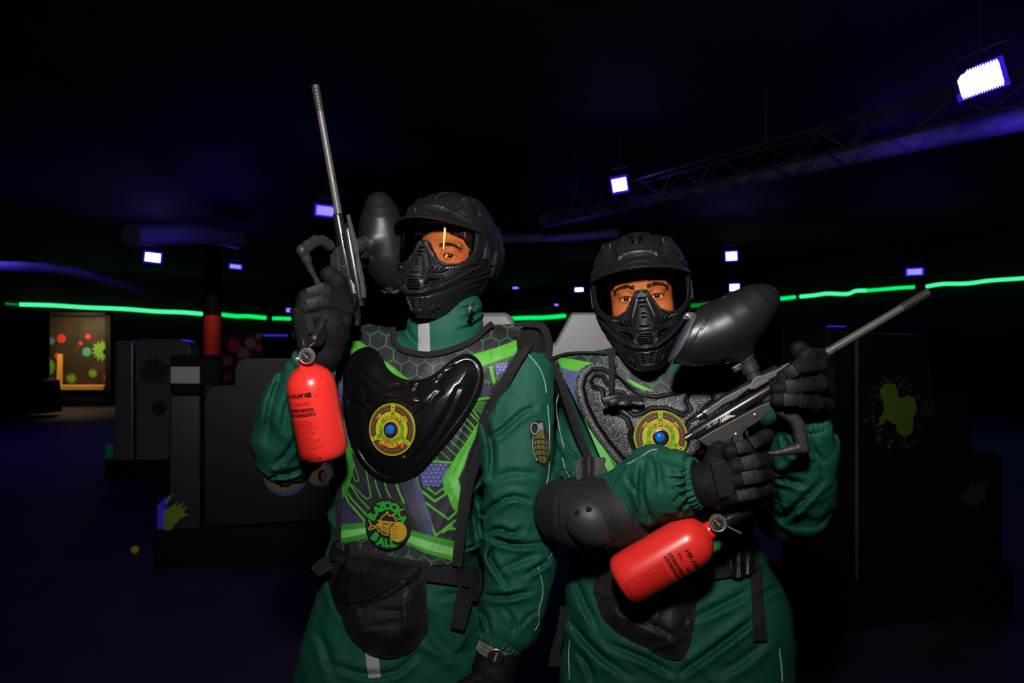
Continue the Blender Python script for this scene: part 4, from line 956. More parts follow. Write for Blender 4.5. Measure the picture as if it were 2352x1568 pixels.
def head_field(h=.0013):
    F = Fld((-.085, -.118, -.13), (.085, .115, .13), h)
    F.add(ellips((0, .012, .025), (.074, .094, .100))); F.add(ellips((0, -.02, -.03), (.060, .068, .078)), .03)
    F.add(capsule((0, -.045, -.088), (0, -.055, -.092), .026), .03)
    for s in (-1, 1):
        F.add(ellips((s * .043, -.056, -.026), (.026, .028, .024)), .02)
        F.add(capsule((s * .012, -.082, .022), (s * .048, -.070, .024), .009, .008), .014)
        F.cut(ellips((s * .031, -.094, .001), (.019, .013, .0125)), .010)
        F.add(ellips((s * .076, .015, -.005), (.008, .018, .030)), .006)
    F.add(capsule((0, -.082, .015), (0, -.104, -.032), .0075, .012), .012)
    for s in (-1, 1): F.add(ball((s * .012, -.094, -.036), .009), .008)
    F.add(ellips((0, -.090, -.060), (.024, .010, .006)), .006); F.add(ellips((0, -.089, -.070), (.020, .010, .007)), .006)
    for e in (EL, ER):
        F.add(ball(e, .0146), .005)
        al = [(e[0] - .0145, e[2] - .001), (e[0] - .008, e[2] + .0031), (e[0], e[2] + .0042), (e[0] + .008, e[2] + .0031), (e[0] + .0145, e[2] + .0), (e[0] + .008, e[2] - .0045), (e[0], e[2] - .0042), (e[0] - .008, e[2] - .0045)]
        al = [tuple(p[:2]) for p in cr([(x, z, 0) for x, z in al], 3, True)]
        F.cut(prism(al, (0, 0, 0), (1, 0, 0), (0, 0, 1), (0, 1, 0), -.2, e[1] - .002, .0003), .001); F.cut(ball(e, .0126))
    return F.mesh(1)
HEAD = head_field()
def put(VQ, R, o): V, Q = VQ; return V @ R.T + o, Q
def wear_helmet(parent, R, o, gaze_at=CAM, hoff=(0, 0, 0)):
    hl = thing('helmet', None, None, o); hl.parent = parent; hl.location = Vector(o) - parent.location
    def add(k, name, m, par=hl): 
        V, Q = put(HELM[k], R, o); return under(mk(name, V, Q, m), par)
    add('shell', 'shell', M['helmet']); add('visor', 'visor', M['helmet']); add('mask', 'face_mask', M['helmet']); add('frame', 'goggle_frame', M['rubber']); add('foam', 'foam_seal', M['rubber']); add('liner', 'mask_liner', M['black'])
    l = add('lens', 'lens', M['lens']); 
    mb = MB()
    loc = lambda *p: o + R @ A3(*p)
    for s in (-1, 1):
        b = under(MB().box(loc(s * .101, -.008, .012), (.006, .016, .022), R, .003).build('strap_clip', M['rubber'], smooth=True), hl)
        b = under(MB().box(loc(s * .1065, -.008, .012), (.0012, .012, .019), R).build('clip_edge', M['polymer']), hl)
        under(MB().lathe([(0, .003), (.0025, .003), (.003, .002)], loc(s * .105, .03, -.012), R @ A3(s, 0, 0), 12).build('screw', M['steel'], smooth=True), hl)
        P = [loc(s * (.103 - abs(t - .5) * .0), .0 + t * .10, .010) for t in np.linspace(0, 1, 8)]
        P = [loc(s * (.104 * math.cos(a)), .02 + .104 * math.sin(a), .008 - .02 * math.sin(a)) for a in np.linspace(0, math.pi / 2, 12)]
        m_ = MB()
        for h_ in (-1, 1): pass
        V = []; 
        for p in P: V += [p + R @ A3(0, 0, .02), p - R @ A3(0, 0, .02)]
        m_.add(V, [(2 * i, 2 * i + 1, 2 * i + 3, 2 * i + 2) for i in range(len(P) - 1)]); q = m_.build('goggle_strap', M['web']); sd_ = q.modifiers.new('solid', 'SOLIDIFY'); sd_.thickness = .003; under(q, hl)
    for s, n in ((1, 3), (-1, 2)):
        mb = MB()
        for i in range(n): c = loc(s * (.056 + i * .0048), -.098 + i * .003, -.042 + i * .0012); mb.lathe([(0, .0014), (.0015, .0014), (.002, .0008)], c - R @ A3(0, .006, 0), R @ A3(s * .3, -1, 0), 8)
        under(mb.build('vent_studs', M['chrome']), hl)
    # eyes and brows belong to the body
    for s, e in ((1, EL), (-1, ER)):
        HO = A3(*hoff); c = loc(*(e + HO)); g = gaze_at - c; g /= np.linalg.norm(g)
        under(MB().lathe([(.0122 * (1 - math.cos(a)), .0122 * math.sin(a)) for a in np.linspace(.02, math.pi - .02, 18)], c - A3(0, 0, .0122), (0, 0, 1), 24).build('eyeball', M['eyew'], smooth=True), parent)
        under(MB().lathe([(.0123 * math.cos(a), .0123 * math.sin(a)) for a in np.linspace(.50, .01, 6)], c, g, 24).build('iris', M['iris'], smooth=True), parent)
        HV = HEAD[0]
        def ys(x, z):
            m = (np.abs(HV[:, 0] - x) < .003) & (np.abs(HV[:, 2] - z) < .003); return HV[m, 1].min()
        bp = [(.013, .0225), (.022, .0255), (.032, .0272), (.042, .0262), (.053, .0205)]; mb = MB(); rb = random.Random(int(s) + 5); bz = [p[1] for p in bp]; bx = [p[0] for p in bp]
        for i in range(150):
            t = rb.random(); x = .012 + .042 * t; z = np.interp(x, bx, bz) + rb.uniform(-1, 1) * np.interp(t, [0, .2, .6, 1], [.0030, .0042, .0032, .0012]) - .001; ll = .0065 * (1 - .3 * t); an = math.radians(75 - 70 * min(t * 1.6, 1) + rb.uniform(-12, 12))
            x2, z2 = x + ll * math.cos(an), z + ll * math.sin(an) * .7
            if x2 > .060: continue
            mb.tube([loc(*(A3(s * x, ys(s * x, z) + .0003, z) + HO)), loc(*(A3(s * (x + x2) / 2, ys(s * (x + x2) / 2, (z + z2) / 2) - .0008, (z + z2) / 2) + HO)), loc(*(A3(s * x2, ys(s * x2, z2) - .0002, z2) + HO))], [.00055, .0005, .00015], 4)
        under(mb.build('eyebrow', M['hair'], smooth=True), parent)
        mb = MB(); al = [(-.0125, .0), (-.008, .0034), (0, .0046), (.008, .0034), (.0125, .0)]
        pts = [loc(*(A3(e[0] + a, e[1] - math.sqrt(max(.0146 ** 2 - a * a - b * b, 1e-8)) - .0003, e[2] + b) + HO)) for a, b in al]; mb.tube(cr(pts, 3), .0009, 6); under(mb.build('eyelashes', M['hair'], smooth=True), parent)
    return hl
# ------------------------------------------------------------------ paintball marker: local axes F forward, D down, S side; lengths in photo pixels of the right-hand marker
MP = 1 / 1214.0
cF, sF = math.cos(math.radians(31.5)), math.sin(math.radians(31.5))
def fd(px, py): vx, vy = px - 1700, py - 930; return (cF * vx - sF * vy, sF * vx + cF * vy)
def z1(L): return [fd(1560 + x / 5.6, 780 + y / 5.6) for x, y in L]
HOP = None
def make_marker(O, Fv, Dv, label, side=1, gauge_dir=None, tank_text=None, group='paintball markers held by the two players', hop_turn=0.0, goff=0.0):
    global HOP
    Sv = -np.cross(Fv, Dv); Rm = np.stack([Fv, Sv, -Dv], 1)     # local x=F, y=S, z=up
    P = lambda f, d, s=0.0: O + (Fv * f + Dv * d) * MP + Sv * s
    mk_ = thing('paintball_marker', label, 'paintball marker', P(-40, 90), group)
    pr = lambda pts, s0, s1, name, mt, bev=.0012: under((lambda o: (o.modifiers.new('tri', 'TRIANGULATE'), o)[1])(MB().prism([(f * MP, -d * MP) for f, d in pts], O, Fv, -Dv, Sv, s0, s1).build(name, mt, bevel=bev)), mk_)
    q = MP
    # barrel
    b = MB(); b.lathe([(0, .006), (0, .0085), (.09, .0080), (.25, .0074), (.275, .0074)], P(120, -2), Fv, 32); b.build
    barrel = under(b.build('barrel', M['barrel'], smooth=True), mk_)
    tip = MB().lathe([(0, .0074), (.001, .0086), (.0535, .0088), (.0545, .0076), (.0545, .0058), (.045, .0058)], P(414, -2), Fv, 32); under(tip.build('barrel_tip', M['polymer'], smooth=True), barrel)
    mb = MB()
    for i in range(6):
        for a in (60, 130, 200, 270, 340, 20):
            n = Sv * math.cos(math.radians(a)) + Dv * math.sin(math.radians(a)); c = P(424 + i * 9, -2) + n * .0084; mb.lathe([(0, .0014), (.0006, .0014)], c, n, 8)
    under(mb.build('port_holes', M['black']), barrel)
    for f in (236, 242, 130): under(MB().lathe([(0, .0078), (.0002, .0094), (.0014, .0094), (.0016, .0078)], P(f, -2), Fv, 28).build('barrel_ring', M['steel'], smooth=True), barrel)
    # receiver: two tubes
    r1 = MB(); r1.lathe([(0, .006), (.0, .0095), (.004, .0108), (.225, .0108), (.23, .009)], P(-128, 2), Fv, 32)
    rec = under(r1.build('receiver', M['gun'], smooth=True), mk_)
    under(MB().lathe([(0, .009), (0, .0105), (.155, .0105), (.160, .008)], P(-80, -26), Fv, 32).build('upper_tube', M['gun'], smooth=True), mk_)
    under(MB().lathe([(0, .005), (.001, .0075), (.012, .0075), (.013, .0095), (.016, .0095)], P(-146, 2), Fv, 24).build('bolt_knob', M['gun'], smooth=True), mk_)
    under(MB().lathe([(0, .006), (.001, .009), (.012, .009), (.014, .011)], P(-98, -25), Fv, 24).build('back_cap', M['gun'], smooth=True), mk_)
    under(MB().lathe([(0, .003), (.010, .003), (.012, .002)], P(-78, -36), -Dv, 12).build('cocking_pin', M['polymer'], smooth=True), mk_)
    rail = z1([(320, 940), (410, 845), (500, 790), (560, 740), (700, 670), (890, 570), (930, 500), (1000, 462), (1060, 455), (1200, 395), (1380, 315), (1415, 300), (1425, 350), (1130, 510), (860, 640), (700, 760), (560, 830), (370, 975)])
    for s in (1, -1):
        pr(rail, s * .0105 if s > 0 else -.0165, .0165 if s > 0 else -.0105, 'side_rail', M['gunmetal'], .0015)
        pr(z1([(850, 622), (885, 635), (960, 625), (1000, 590), (1110, 530), (1105, 505), (1060, 512), (960, 560)]), (.017 if s > 0 else -.020), (.020 if s > 0 else -.017), 'ball_detent_cover', M['barrel'], .0006)
    pr(z1([(900, 560), (940, 490), (1060, 450), (1300, 345), (1330, 380), (1100, 500)]), -.0105, .0105, 'feed_block', M['gun'], .002)
    # gills near the hand
    mb = MB()
    for i in range(4):
        x, y = 1040 + i * 52, 730 - i * 30
        for s in (1, -1): mb.prism([(a * q, -b_ * q) for a, b_ in z1([(x, y), (x + 80, y - 22), (x + 95, y - 8)])], O, Fv, -Dv, Sv, .0100 * s, .0116 * s)
    under(mb.build('gills', M['black']), mk_)
    # maker's marks on the receiver, both sides
    for s in (1, -1):
        for txt, sz, f0, d0, nm in (('/K/ HK ARMY', 10.5, -62, 3, 'engraving'), ('· · · · ·', 12, -50, 12, 'engraving')):
            V2, F2 = text2d(txt, sz * q, 0.02, 'CENTER', .3); mb = MB(); V = []
            for x, y in V2:
                ang = (y - d0 * q * 0) / .0108
                V.append(P(f0, d0) + Fv * (x * s) + Sv * s * (.0111 * math.cos(ang) if abs(ang) < 1.4 else 0) - Dv * y)
            mb.add(V, F2 if s > 0 else [t[::-1] for t in F2]); under(mb.build(nm, M['etch']), rec)
        mb = MB(); mb.prism([(a * q, -b_ * q) for a, b_ in z1([(520, 1058), (600, 965), (712, 965), (690, 985), (650, 990), (560, 1045)])], O, Fv, -Dv, Sv, .0100 * s, .0113 * s); under(mb.build('engraving_flash', M['etch']), rec)
    # frame, guard and grip
    frame = z1([(245, 1275), (420, 1165), (700, 1010), (980, 855), (1180, 768), (1205, 880), (1110, 930), (1062, 975), (1035, 1012), (930, 1085), (862, 1120), (822, 1160), (800, 1205), (812, 1260), (790, 1330), (560, 1330), (500, 1420), (420, 1370), (340, 1350), (300, 1320)])
    pr(frame, -.0125, .0125, 'grip_frame', M['polymer'], .002)
    for s in (1, -1):
        for (x, y, r) in ((953, 962, .0038), (717, 1207, .0036)):
            a, b_ = fd(1560 + x / 5.6, 780 + y / 5.6); under(MB().lathe([(0, r), (.0015, r), (.002, r * .6), (.0012, r * .4)], P(a, b_, .0122 * s), Sv * s, 14).build('frame_screw', M['steel'], smooth=True), mk_)
    mb = MB()
    for s in (1, -1):
        for L in ([(450, 1285), (560, 1215), (815, 1085), (808, 1130), (760, 1210), (720, 1300)], [(600, 1260), (700, 1200), (770, 1130)]):
            mb.tube([P(a, b_, .0126 * s) for a, b_ in z1(L)], .0007, 6)
    under(mb.build('frame_line', M['gun']), mk_)
    G_ = Fld((-.10, -.03, -.16), (.09, .03, .0), .0014)
    loc = lambda f, d, s=0.0: A3(f * q, s, -d * q)
    gp = [(fd(x, y), r) for x, y, r in ((1790, 940, .0125), (1812, 952, .0125), (1826, 972, .0118), (1832, 1000, .0118), (1836, 1024, .0115), (1812, 1029, .0095), (1785, 1036, .0060), (1752, 1040, .0055), (1722, 1050, .0055), (1700, 1066, .0055))]
    for (a, ra), (b_, rb) in zip(gp[:-1], gp[1:]): G_.add(capsule(loc(*a), loc(*b_), ra, rb), .004)
    G_.keep(lambda X, Y, Z: np.abs(Y) - .0105 + 0 * X)
    V, Qg = G_.mesh(1); under(mk('trigger_guard', O + V @ Rm.T, Qg, M['polymer']), mk_)
    G_ = Fld((-.16, -.03, -.19), (.04, .03, -.04), .0016)
    gp = [(fd(1668, 1005), .017), (fd(1672, 1060), .017), (fd(1660, 1110), .017), (fd(1655, 1150), .018)]
    for (a, ra), (b_, rb) in zip(gp[:-1], gp[1:]): G_.add(capsule(loc(*a), loc(*b_), ra, rb), .006)
    G_.keep(lambda X, Y, Z: np.abs(Y) - .0145 + 0 * X)
    V, Qg = G_.mesh(1); under(mk('grip', O + V @ Rm.T, Qg, M['rubber']), mk_)
    under(MB().tube(cr([P(*fd(1712, 985)), P(*fd(1716, 998)), P(*fd(1722, 1006)), P(*fd(1730, 1010))], 4), .0035, 8).build('trigger', M['steel'], smooth=True), mk_)
    # feed neck
    n0, n1 = fd(1732, 868), fd(1701, 800); ax = P(*n1) - P(*n0); Ln = np.linalg.norm(ax); ax /= Ln
    under(MB().lathe([(0, .0135), (.012, .0135), (.013, .0165), (.030, .0165), (.031, .0150), (.036, .0158), (.037, .0175), (Ln + .01, .019)], P(*n0), ax, 32).build('feed_neck', M['polymer'], smooth=True), mk_)
    under(MB().box(P(fd(1694, 846)[0], fd(1694, 846)[1], .0), (.010, .009, .006), Rm, .002).build('clamp_lever', M['gun']), mk_)
    under(MB().lathe([(0, .0035), (.004, .0035)], P(fd(1692, 847)[0], fd(1692, 847)[1], .009), Sv, 12).build('clamp_screw', M['steel']), mk_)
    # hopper
    if HOP is None:
        h = Fld((-.06, -.075, .02), (.19, .075, .26), .002)
        pts = [((1568, 776), .047), ((1600, 776), .0495), ((1640, 768), .0505), ((1680, 748), .050), ((1715, 722), .043), ((1742, 698), .032), ((1756, 690), .024)]
        for (a, ra), (b_, rb) in zip(pts[:-1], pts[1:]): h.add(capsule(loc(*fd(*a)), loc(*fd(*b_)), ra, rb), .02)
        h.add(capsule(loc(*fd(1700, 770)), loc(*fd(1702, 812)), .024, .021), .02)
        c0_ = loc(*fd(1574, 778)); nn = A3(*[fd(1574 - 89, 778 - 46)[0] - fd(1574, 778)[0], 0, -(fd(1574 - 89, 778 - 46)[1] - fd(1574, 778)[1])]); nn /= np.linalg.norm(nn)
        h.keep(lambda X, Y, Z: (X - c0_[0]) * nn[0] + (Z - c0_[2]) * nn[2] + 0 * Y)
        def seam(x, y, z): return .0015 * np.exp(-(((x - c0_[0]) * nn[0] + (z - c0_[2]) * nn[2] + .016) / .0014) ** 2)
        h.disp(seam); HOP = (h.mesh(2), c0_, nn)
    (V, Qh), c0_, nn = HOP
    # the hopper can be turned about the feed neck
    nb = P(*n0); axl = ax
    def turn(p):
        if not hop_turn: return p
        c, s = math.cos(hop_turn), math.sin(hop_turn); r = p - nb; k = axl
        return nb + r * c + np.cross(k, r) * s + np.outer(r @ k, k).reshape(r.shape) * (1 - c) if r.ndim > 1 else nb + r * c + np.cross(k, r) * s + k * (r @ k) * (1 - c)
    hop = under(mk('hopper', turn(O + V @ Rm.T), Qh, M['hopper']), mk_)
    lw = O + Rm @ c0_; nw = Rm @ nn
    lo_ = MB().lathe([(-.001, .045), (-.001, .0525), (.0045, .0525), (.006, .050), (.007, .0)], lw, nw, 48); lo_.V = [tuple(turn(A3(*v))) for v in lo_.V]; under(lo_.build('hopper_lid', M['lid'], smooth=True), hop)
    for (x, y, so) in ((1584, 727, .008), (1665, 693, .020), (1766, 676, .012), (1562, 832, .006), (1671, 827, .006), (1722, 797, .006)):
        a, b_ = fd(x, y); e = MB(); e.prism([((a + dx) * q, -(b_ + dy) * q) for dx, dy in ((-14, 0), (-5, -6), (0, -8), (5, -6), (14, 0), (5, 6), (0, 8), (-5, 6))], O, Fv, -Dv, Sv, -so, so); e.V = [tuple(turn(A3(*v))) for v in e.V]; under(e.build('hopper_ear', M['polymer']), hop)
        e = MB()
        for s in (1, -1): e.lathe([(0, .0040), (.002, .0040), (.0028, .002)], P(a, b_, so * s), Sv * s, 12)
        e.V = [tuple(turn(A3(*v))) for v in e.V]; under(e.build('hopper_screw', M['steel'], smooth=True), hop)
    # air tank
    TD = 206
    prof = [(0, .001), (0, .028), (.003, .038), (.010, .0455), (.020, .0485), (.040, .0490), (.148, .0490), (.160, .0478), (.172, .044), (.182, .037), (.189, .028), (.193, .020), (.196, .0165), (.205, .0160), (.206, .001)]
    tank = under(MB().lathe(prof, P(-448, TD), Fv, 72).build('air_tank', M['tank'], smooth=True), mk_)
    sd = (Sv * math.cos(tank_text[0]) + Dv * math.sin(tank_text[0])) if tank_text else Sv; tv = np.cross(Fv, sd)      # text faces sd; letters run along tv
    def wrap(txt, size, at, ang, mt, nm, bold=.01, sx=1.0, flip=1, res=2):
        V2, F2 = text2d(txt, size, bold, 'CENTER', 0, res); m_ = MB(); V = []
        for x, y in V2:
            th = ang + flip * x * sx / .0494; V.append(P(-448, TD) + Fv * (at + y * flip) + (sd * math.cos(th) + tv * math.sin(th)) * .0493)
        m_.add(V, F2); under(m_.build(nm, mt), tank)
    fl = tank_text[1] if tank_text else 1
    wrap('HK·ARMY', .0118, .143, .10 * fl, M['ink'], 'maker_lettering', .03, 1.25, fl)
    wrap('3000 PSI', .0085, .126, .42 * fl, M['ink'], 'pressure_lettering', .0, 1.1, fl); wrap('48ci', .0105, .127, -.42 * fl, M['ink'], 'size_lettering', .0, 1.1, fl)
    # logo box and dark label bars
    def bar(a0, a1, t0, t1, mt, nm):
        m_ = MB(); V = []; n = 14
        for i in range(n + 1):
            th = a0 + (a1 - a0) * i / n
            for t in (t0, t1): V.append(P(-448, TD) + Fv * t + (sd * math.cos(th) + tv * math.sin(th)) * .0492)
        m_.add(V, [(2 * i, 2 * i + 2, 2 * i + 3, 2 * i + 1) for i in range(n)]); under(m_.build(nm, mt), tank)
    bar(.70 * fl, .90 * fl, .138, .148, M['ink'], 'logo_box')
    for k, (a0, a1) in enumerate(((-.75, .9), (-.72, .93))): bar(a0 * fl, a1 * fl, .117 - k * .0095, .1105 - k * .0095, M['ink'], 'label_bar')
    for k, tx in enumerate(('PAINTBALL USE ONLY', 'READ INSTRUCTIONS')): wrap(tx, .0062, .1135 - k * .0095, .08 * fl, M['tank'], 'bar_lettering', .0, 1.35, fl)
    rd = random.Random(3); V = []; Fq = []
    for k in range(26):
        t = .093 - k * .0031; a = -.62 + .0; e_ = a + rd.uniform(1.1, 1.55)
        while a < e_:
            b_ = a + rd.uniform(.06, .16); n0_ = len(V)
            for th in (a, b_):
                for tt in (t, t - .0014): V.append(P(-448, TD) + Fv * tt + (sd * math.cos(th * fl) + tv * math.sin(th * fl)) * .0492)
            Fq.append((n0_, n0_ + 2, n0_ + 3, n0_ + 1)); a = b_ + .018
    under(mk('small_print', V, Fq, M['inkfaint'], None, False), tank)
    # regulator, gauge
    reg = under(MB().lathe([(0, .010), (0, .0135), (.016, .0135), (.018, .0118), (.022, .0118), (.024, .0128), (.100, .0125), (.102, .0135), (.106, .0135), (.107, .010)], P(-198, TD), Fv, 32).build('regulator', M['gun'], smooth=True), mk_)
    under(MB().box(P(-112, 186, 0), (.020, .010, .014), Rm, .003).build('tank_adapter', M['polymer']), mk_)
    gd = A3(*gauge_dir); gd = gd - (gd @ Fv) * Fv; gd /= np.linalg.norm(gd); gc = P(-184, TD) + gd * .015 + np.cross(Fv, gd) * goff
    gau = under(MB().lathe([(0, .006), (.004, .007), (.005, .0155), (.014, .0160), (.0155, .0150), (.0150, .0135)], gc, gd, 32).build('pressure_gauge', M['chrome'], smooth=True), mk_)
    under(MB().lathe([(0, .0128), (.0006, .0128)], gc + gd * .0151, gd, 28).build('dial', M['platefil']), gau)
    e1 = np.cross(gd, A3(0, 0, 1)); e1 /= np.linalg.norm(e1); e2 = np.cross(e1, gd); mb = MB()
    for i in range(11):
        a = math.radians(-40 + 26 * i); u = e1 * math.cos(a) + e2 * math.sin(a); v = np.cross(gd, u); c = gc + gd * .0160
        mb.add([c + u * .009 - v * .0004, c + u * .012 - v * .0004, c + u * .012 + v * .0004, c + u * .009 + v * .0004], [(0, 1, 2, 3)])
    under(mb.build('dial_marks', M['white']), gau)
    u = (e1 * .7 + e2 * .7) * -1; u = u if u[2] > 0 else -u; v = np.cross(gd, u); c = gc + gd * .0163
    under(MB().add([c - u * .005 - v * .0011, c + u * .009 - v * .0003, c + u * .009 + v * .0003, c - u * .005 + v * .0011], [(0, 1, 2, 3)]).build('needle', M['needle']), gau)
    fn = np.cross(Fv, gd); under(MB().tube([P(-176, TD) + gd * .008, P(-176, TD) + gd * .012 + fn * .03 + Fv * .02], .003, 8).build('fill_nipple', M['steel'], smooth=True), reg)
    under(MB().lathe([(0, .0045), (.006, .0045), (.009, .002)], P(-190, TD) - fn * .012 + gd * .006, -fn + gd * .6, 12).build('burst_disc', M['chrome'], smooth=True), reg)
    return mk_
F2v = A3(cF, 0, sF); D2v = A3(sF, 0, -cF)
tilt = Rz(math.radians(-6)); F2v = tilt @ F2v; D2v = tilt @ D2v
make_marker(W(1700, 930, 1.385), F2v, D2v, 'black paintball marker held slanting across the chest by the right player', gauge_dir=(0.1, -1, .1), tank_text=(.45, 1), goff=-.012)
F1v = A3(-.150, -.15, .975); F1v /= np.linalg.norm(F1v); D0 = A3(-.989, 0, -.146); rho = math.radians(60); D1v = D0 * math.cos(rho) + A3(0, -1, 0) * math.sin(rho); D1v -= (D1v @ F1v) * F1v; D1v /= np.linalg.norm(D1v)
make_marker(W(800, 622, 1.61), F1v, D1v, 'black paintball marker held upright by the left player, barrel pointing at the ceiling', gauge_dir=(-.1, -1, .15), tank_text=(1.4, 1), goff=.012)
# ------------------------------------------------------------------ players
def pts_px(L): return [(W(x, y, Y), r) for x, y, Y, r in L]
def human(cfg):
    root = thing('person', cfg['label'], 'person', cfg['base']); cfg['root'] = root
    R, ho = cfg['R'], cfg['head']
    # --- body: one continuous surface (head, trunk, arms, legs)
    lo, hi = cfg['lo'], cfg['hi']
    F = Fld(lo, hi, .006); Lf = cfg['loft']
    F.add(Lf.prim(-.022), .02)
    hc = ho + R @ A3(0, .012, .0); nk = cfg['neck']
    F.add(capsule(nk, ho + R @ A3(0, .03, -.05), .062, .055), .04); F.add(ellips(ho + R @ A3(0, .018, .02), (.068, .085, .088), R), .03)
    chain(F, [(p, r - .022) for p, r in pts_px(cfg['sh'])], .04)
    for arm in cfg['arms']: chain(F, [(p, max(r * .68, .026)) for p, r in pts_px(arm)], .02)
    for leg in cfg['legs']:
        chain(F, [(p, r * .72) for p, r in leg], .04); f = leg[-1][0]; F.add(capsule(f + A3(0, .03, -.02), f + A3(0, -.17, -.03), .035, .03), .03)
    for h in cfg['hands']:
        for ch in h: chain(F, [(p, max(r - .004, .006)) for p, r in pts_px(ch)], .006)
    V, Q = F.mesh(2); HV, HQ = put(HEAD, R, ho + R @ A3(*cfg.get('hoff', (0, 0, 0))))
    V = np.concatenate([V, HV]); Q = np.concatenate([Q, HQ + len(V) - len(HV)])
    body = under(mk('body', V, Q, M['skin']), root)
    # --- coveralls
    S = Fld(lo, hi, .005); S.add(Lf.prim(0), 0)
    S.disp(lambda x, y, z: -cfg.get('tf', .012) * (ridge(vnoise(x * 7 + 3, y * 7, z * 13 + x * 9)) ** 2 - .35) * sm(z, 1.55, 1.0), .03)
    S.add(limb(pts_px(cfg['sh'])), .05)
    for leg in cfg['legs']: S.add(limb(leg, .008, leg[0][0][0] * 7, 6.0, .6), .07)
    for i, arm in enumerate(cfg['sleeves']): S.add(limb(pts_px(arm), cfg.get('af', .0085), i * 3.7 + cfg['seed'], 8.0, .55), .028)
    for arm in cfg['sleeves']:      # sleeve openings are cut square
        q = pts_px(arm[-2:]); e = q[1][0]; dv = e - q[0][0]; dv /= np.linalg.norm(dv); S.cut(cyl(e, e + dv * .07, .075), .004)
    for (a, b) in zip(cfg['collar'][:-1], cfg['collar'][1:]): S.add(capsule(W(*a[:3]), W(*b[:3]), a[3], b[3]), .02)
    for c in cfg.get('folds', []):     # (x,y,Y,r) polylines: raised cloth creases
        pp = pts_px(c)
        for (a, ra), (b, rb) in zip(pp[:-1], pp[1:]): S.add(capsule(a, b, ra, rb), .018)
    for c in cfg.get('dents', []):
        pp = pts_px(c)
        for (a, ra), (b, rb) in zip(pp[:-1], pp[1:]): S.cut(capsule(a, b, ra, rb), .016)
    S.disp(lambda x, y, z: -.0016 * (ridge(vnoise(x * 10 + z * 6, y * 10, z * 12 + 5)) ** 3 - .25), .02)
    def crease(x, y, z):
        u, v = to_px(np.stack([x, y, z], -1)); d = np.zeros_like(x)
        for pts, w_, dep in cfg.get('creases', []):
            w_ = w_ * .8; dep = dep * 1.55
            P = np.array([p[:2] for p in cr([(a, b, 0) for a, b in pts], 4)]); m = (u > P[:, 0].min() - 4 * w_) & (u < P[:, 0].max() + 4 * w_) & (v > P[:, 1].min() - 4 * w_) & (v < P[:, 1].max() + 4 * w_) & (y < cfg['ycut'])
            if not m.any(): continue
            uu, vv = u[m], v[m]; n = len(P); best = np.full(uu.shape, 1e9); sg = np.zeros(uu.shape); tt = np.zeros(uu.shape)
            for i in range(n - 1):
                a, b = P[i], P[i + 1]; ab = b - a; L = ab @ ab + 1e-9; t = np.clip(((uu - a[0]) * ab[0] + (vv - a[1]) * ab[1]) / L, 0, 1); qx, qy = uu - a[0] - t * ab[0], vv - a[1] - t * ab[1]; dd = np.hypot(qx, qy)
                k = dd < best; best = np.where(k, dd, best); sg = np.where(k, np.sign(qx * -ab[1] + qy * ab[0]), sg); tt = np.where(k, (i + t) / (n - 1), tt)
            s_ = sg * best; env = np.sin(np.pi * np.clip(tt, .04, .96)) ** .6
            d[m] += dep * env * (np.exp(-(s_ / w_) ** 2) * 1.0 - .75 * np.exp(-((s_ - 1.9 * w_) / (1.3 * w_)) ** 2) - .35 * np.exp(-((s_ + 2.2 * w_) / (1.5 * w_)) ** 2))
        return d
    S.disp(crease, .03)
    V, Q = S.mesh(1); suit = under(mk('coveralls', V, Q, M['suit']), root); cfg['suit'] = suit; cfg['bvh'] = bvh(V, Q)
    wear_helmet(root, R, ho, cfg.get('gaze', CAM), cfg.get('hoff', (0, 0, 0)))
    return root
def T_of(cfg):
    Lf = cfg['loft']; sh = limb(pts_px(cfg['sh']))[0]
    return lambda X, Y, Z: smin(Lf(X, Y, Z), sh(X, Y, Z), .05)
def glove(root, chains, plates, cuff, label=None, panel=None, extra=[], name='glove'):
    P_ = [p for ch in chains for p in pts_px(ch)] + [p for ch in extra for p in pts_px(ch)] + pts_px(cuff)
    lo, hi = bb([p for p, r in P_], .06); F = Fld(lo, hi, .0018)
    for ch in extra: chain(F, pts_px(ch), .014)
    chain(F, pts_px(cuff), .008)
    for ch in chains: 
        G = Fld(lo, hi, .0018); chain(G, pts_px(ch), .004); F.d = smin(F.d, G.d, .0035)
    F.disp(lambda x, y, z: -.0010 * (ridge(vnoise(x * 70, y * 70, z * 90)) ** 2 - .3), .01)
    V, Q = F.mesh(1); g = under(mk(name, V, Q, M['glove']), root)
    if label: g['label'] = label
    for (a, b, wd) in plates:
        a = W(*a); b = W(*b); c = (a + b) / 2; x = b - a; L = np.linalg.norm(x); x /= L; n = CAM - c; n -= (n @ x) * x; n /= np.linalg.norm(n); y = np.cross(n, x)
        under(MB().box(c, (L * .56, wd * 1.15, .0050), np.stack([x, y, n], 1), .0018).build('knuckle_plate', M['armour'], smooth=True), g)
        for k in (-.25, .0, .25): pass
        under(MB().box(c + n * .0050, (L * .5 * .5, wd * .75, .0014), np.stack([x, y, n], 1), .0008).build('plate_ridge', M['armour'], smooth=True), g)
    if panel: 
        pn, Y = panel; patch('back_panel', pn, lambda u, v: Y + 0 * u, M['armour'], g, 1.5, .006, height=lambda u, v: .004 * sm(-poly2(u, v, pn), 0, 5), blur=0)
    return g
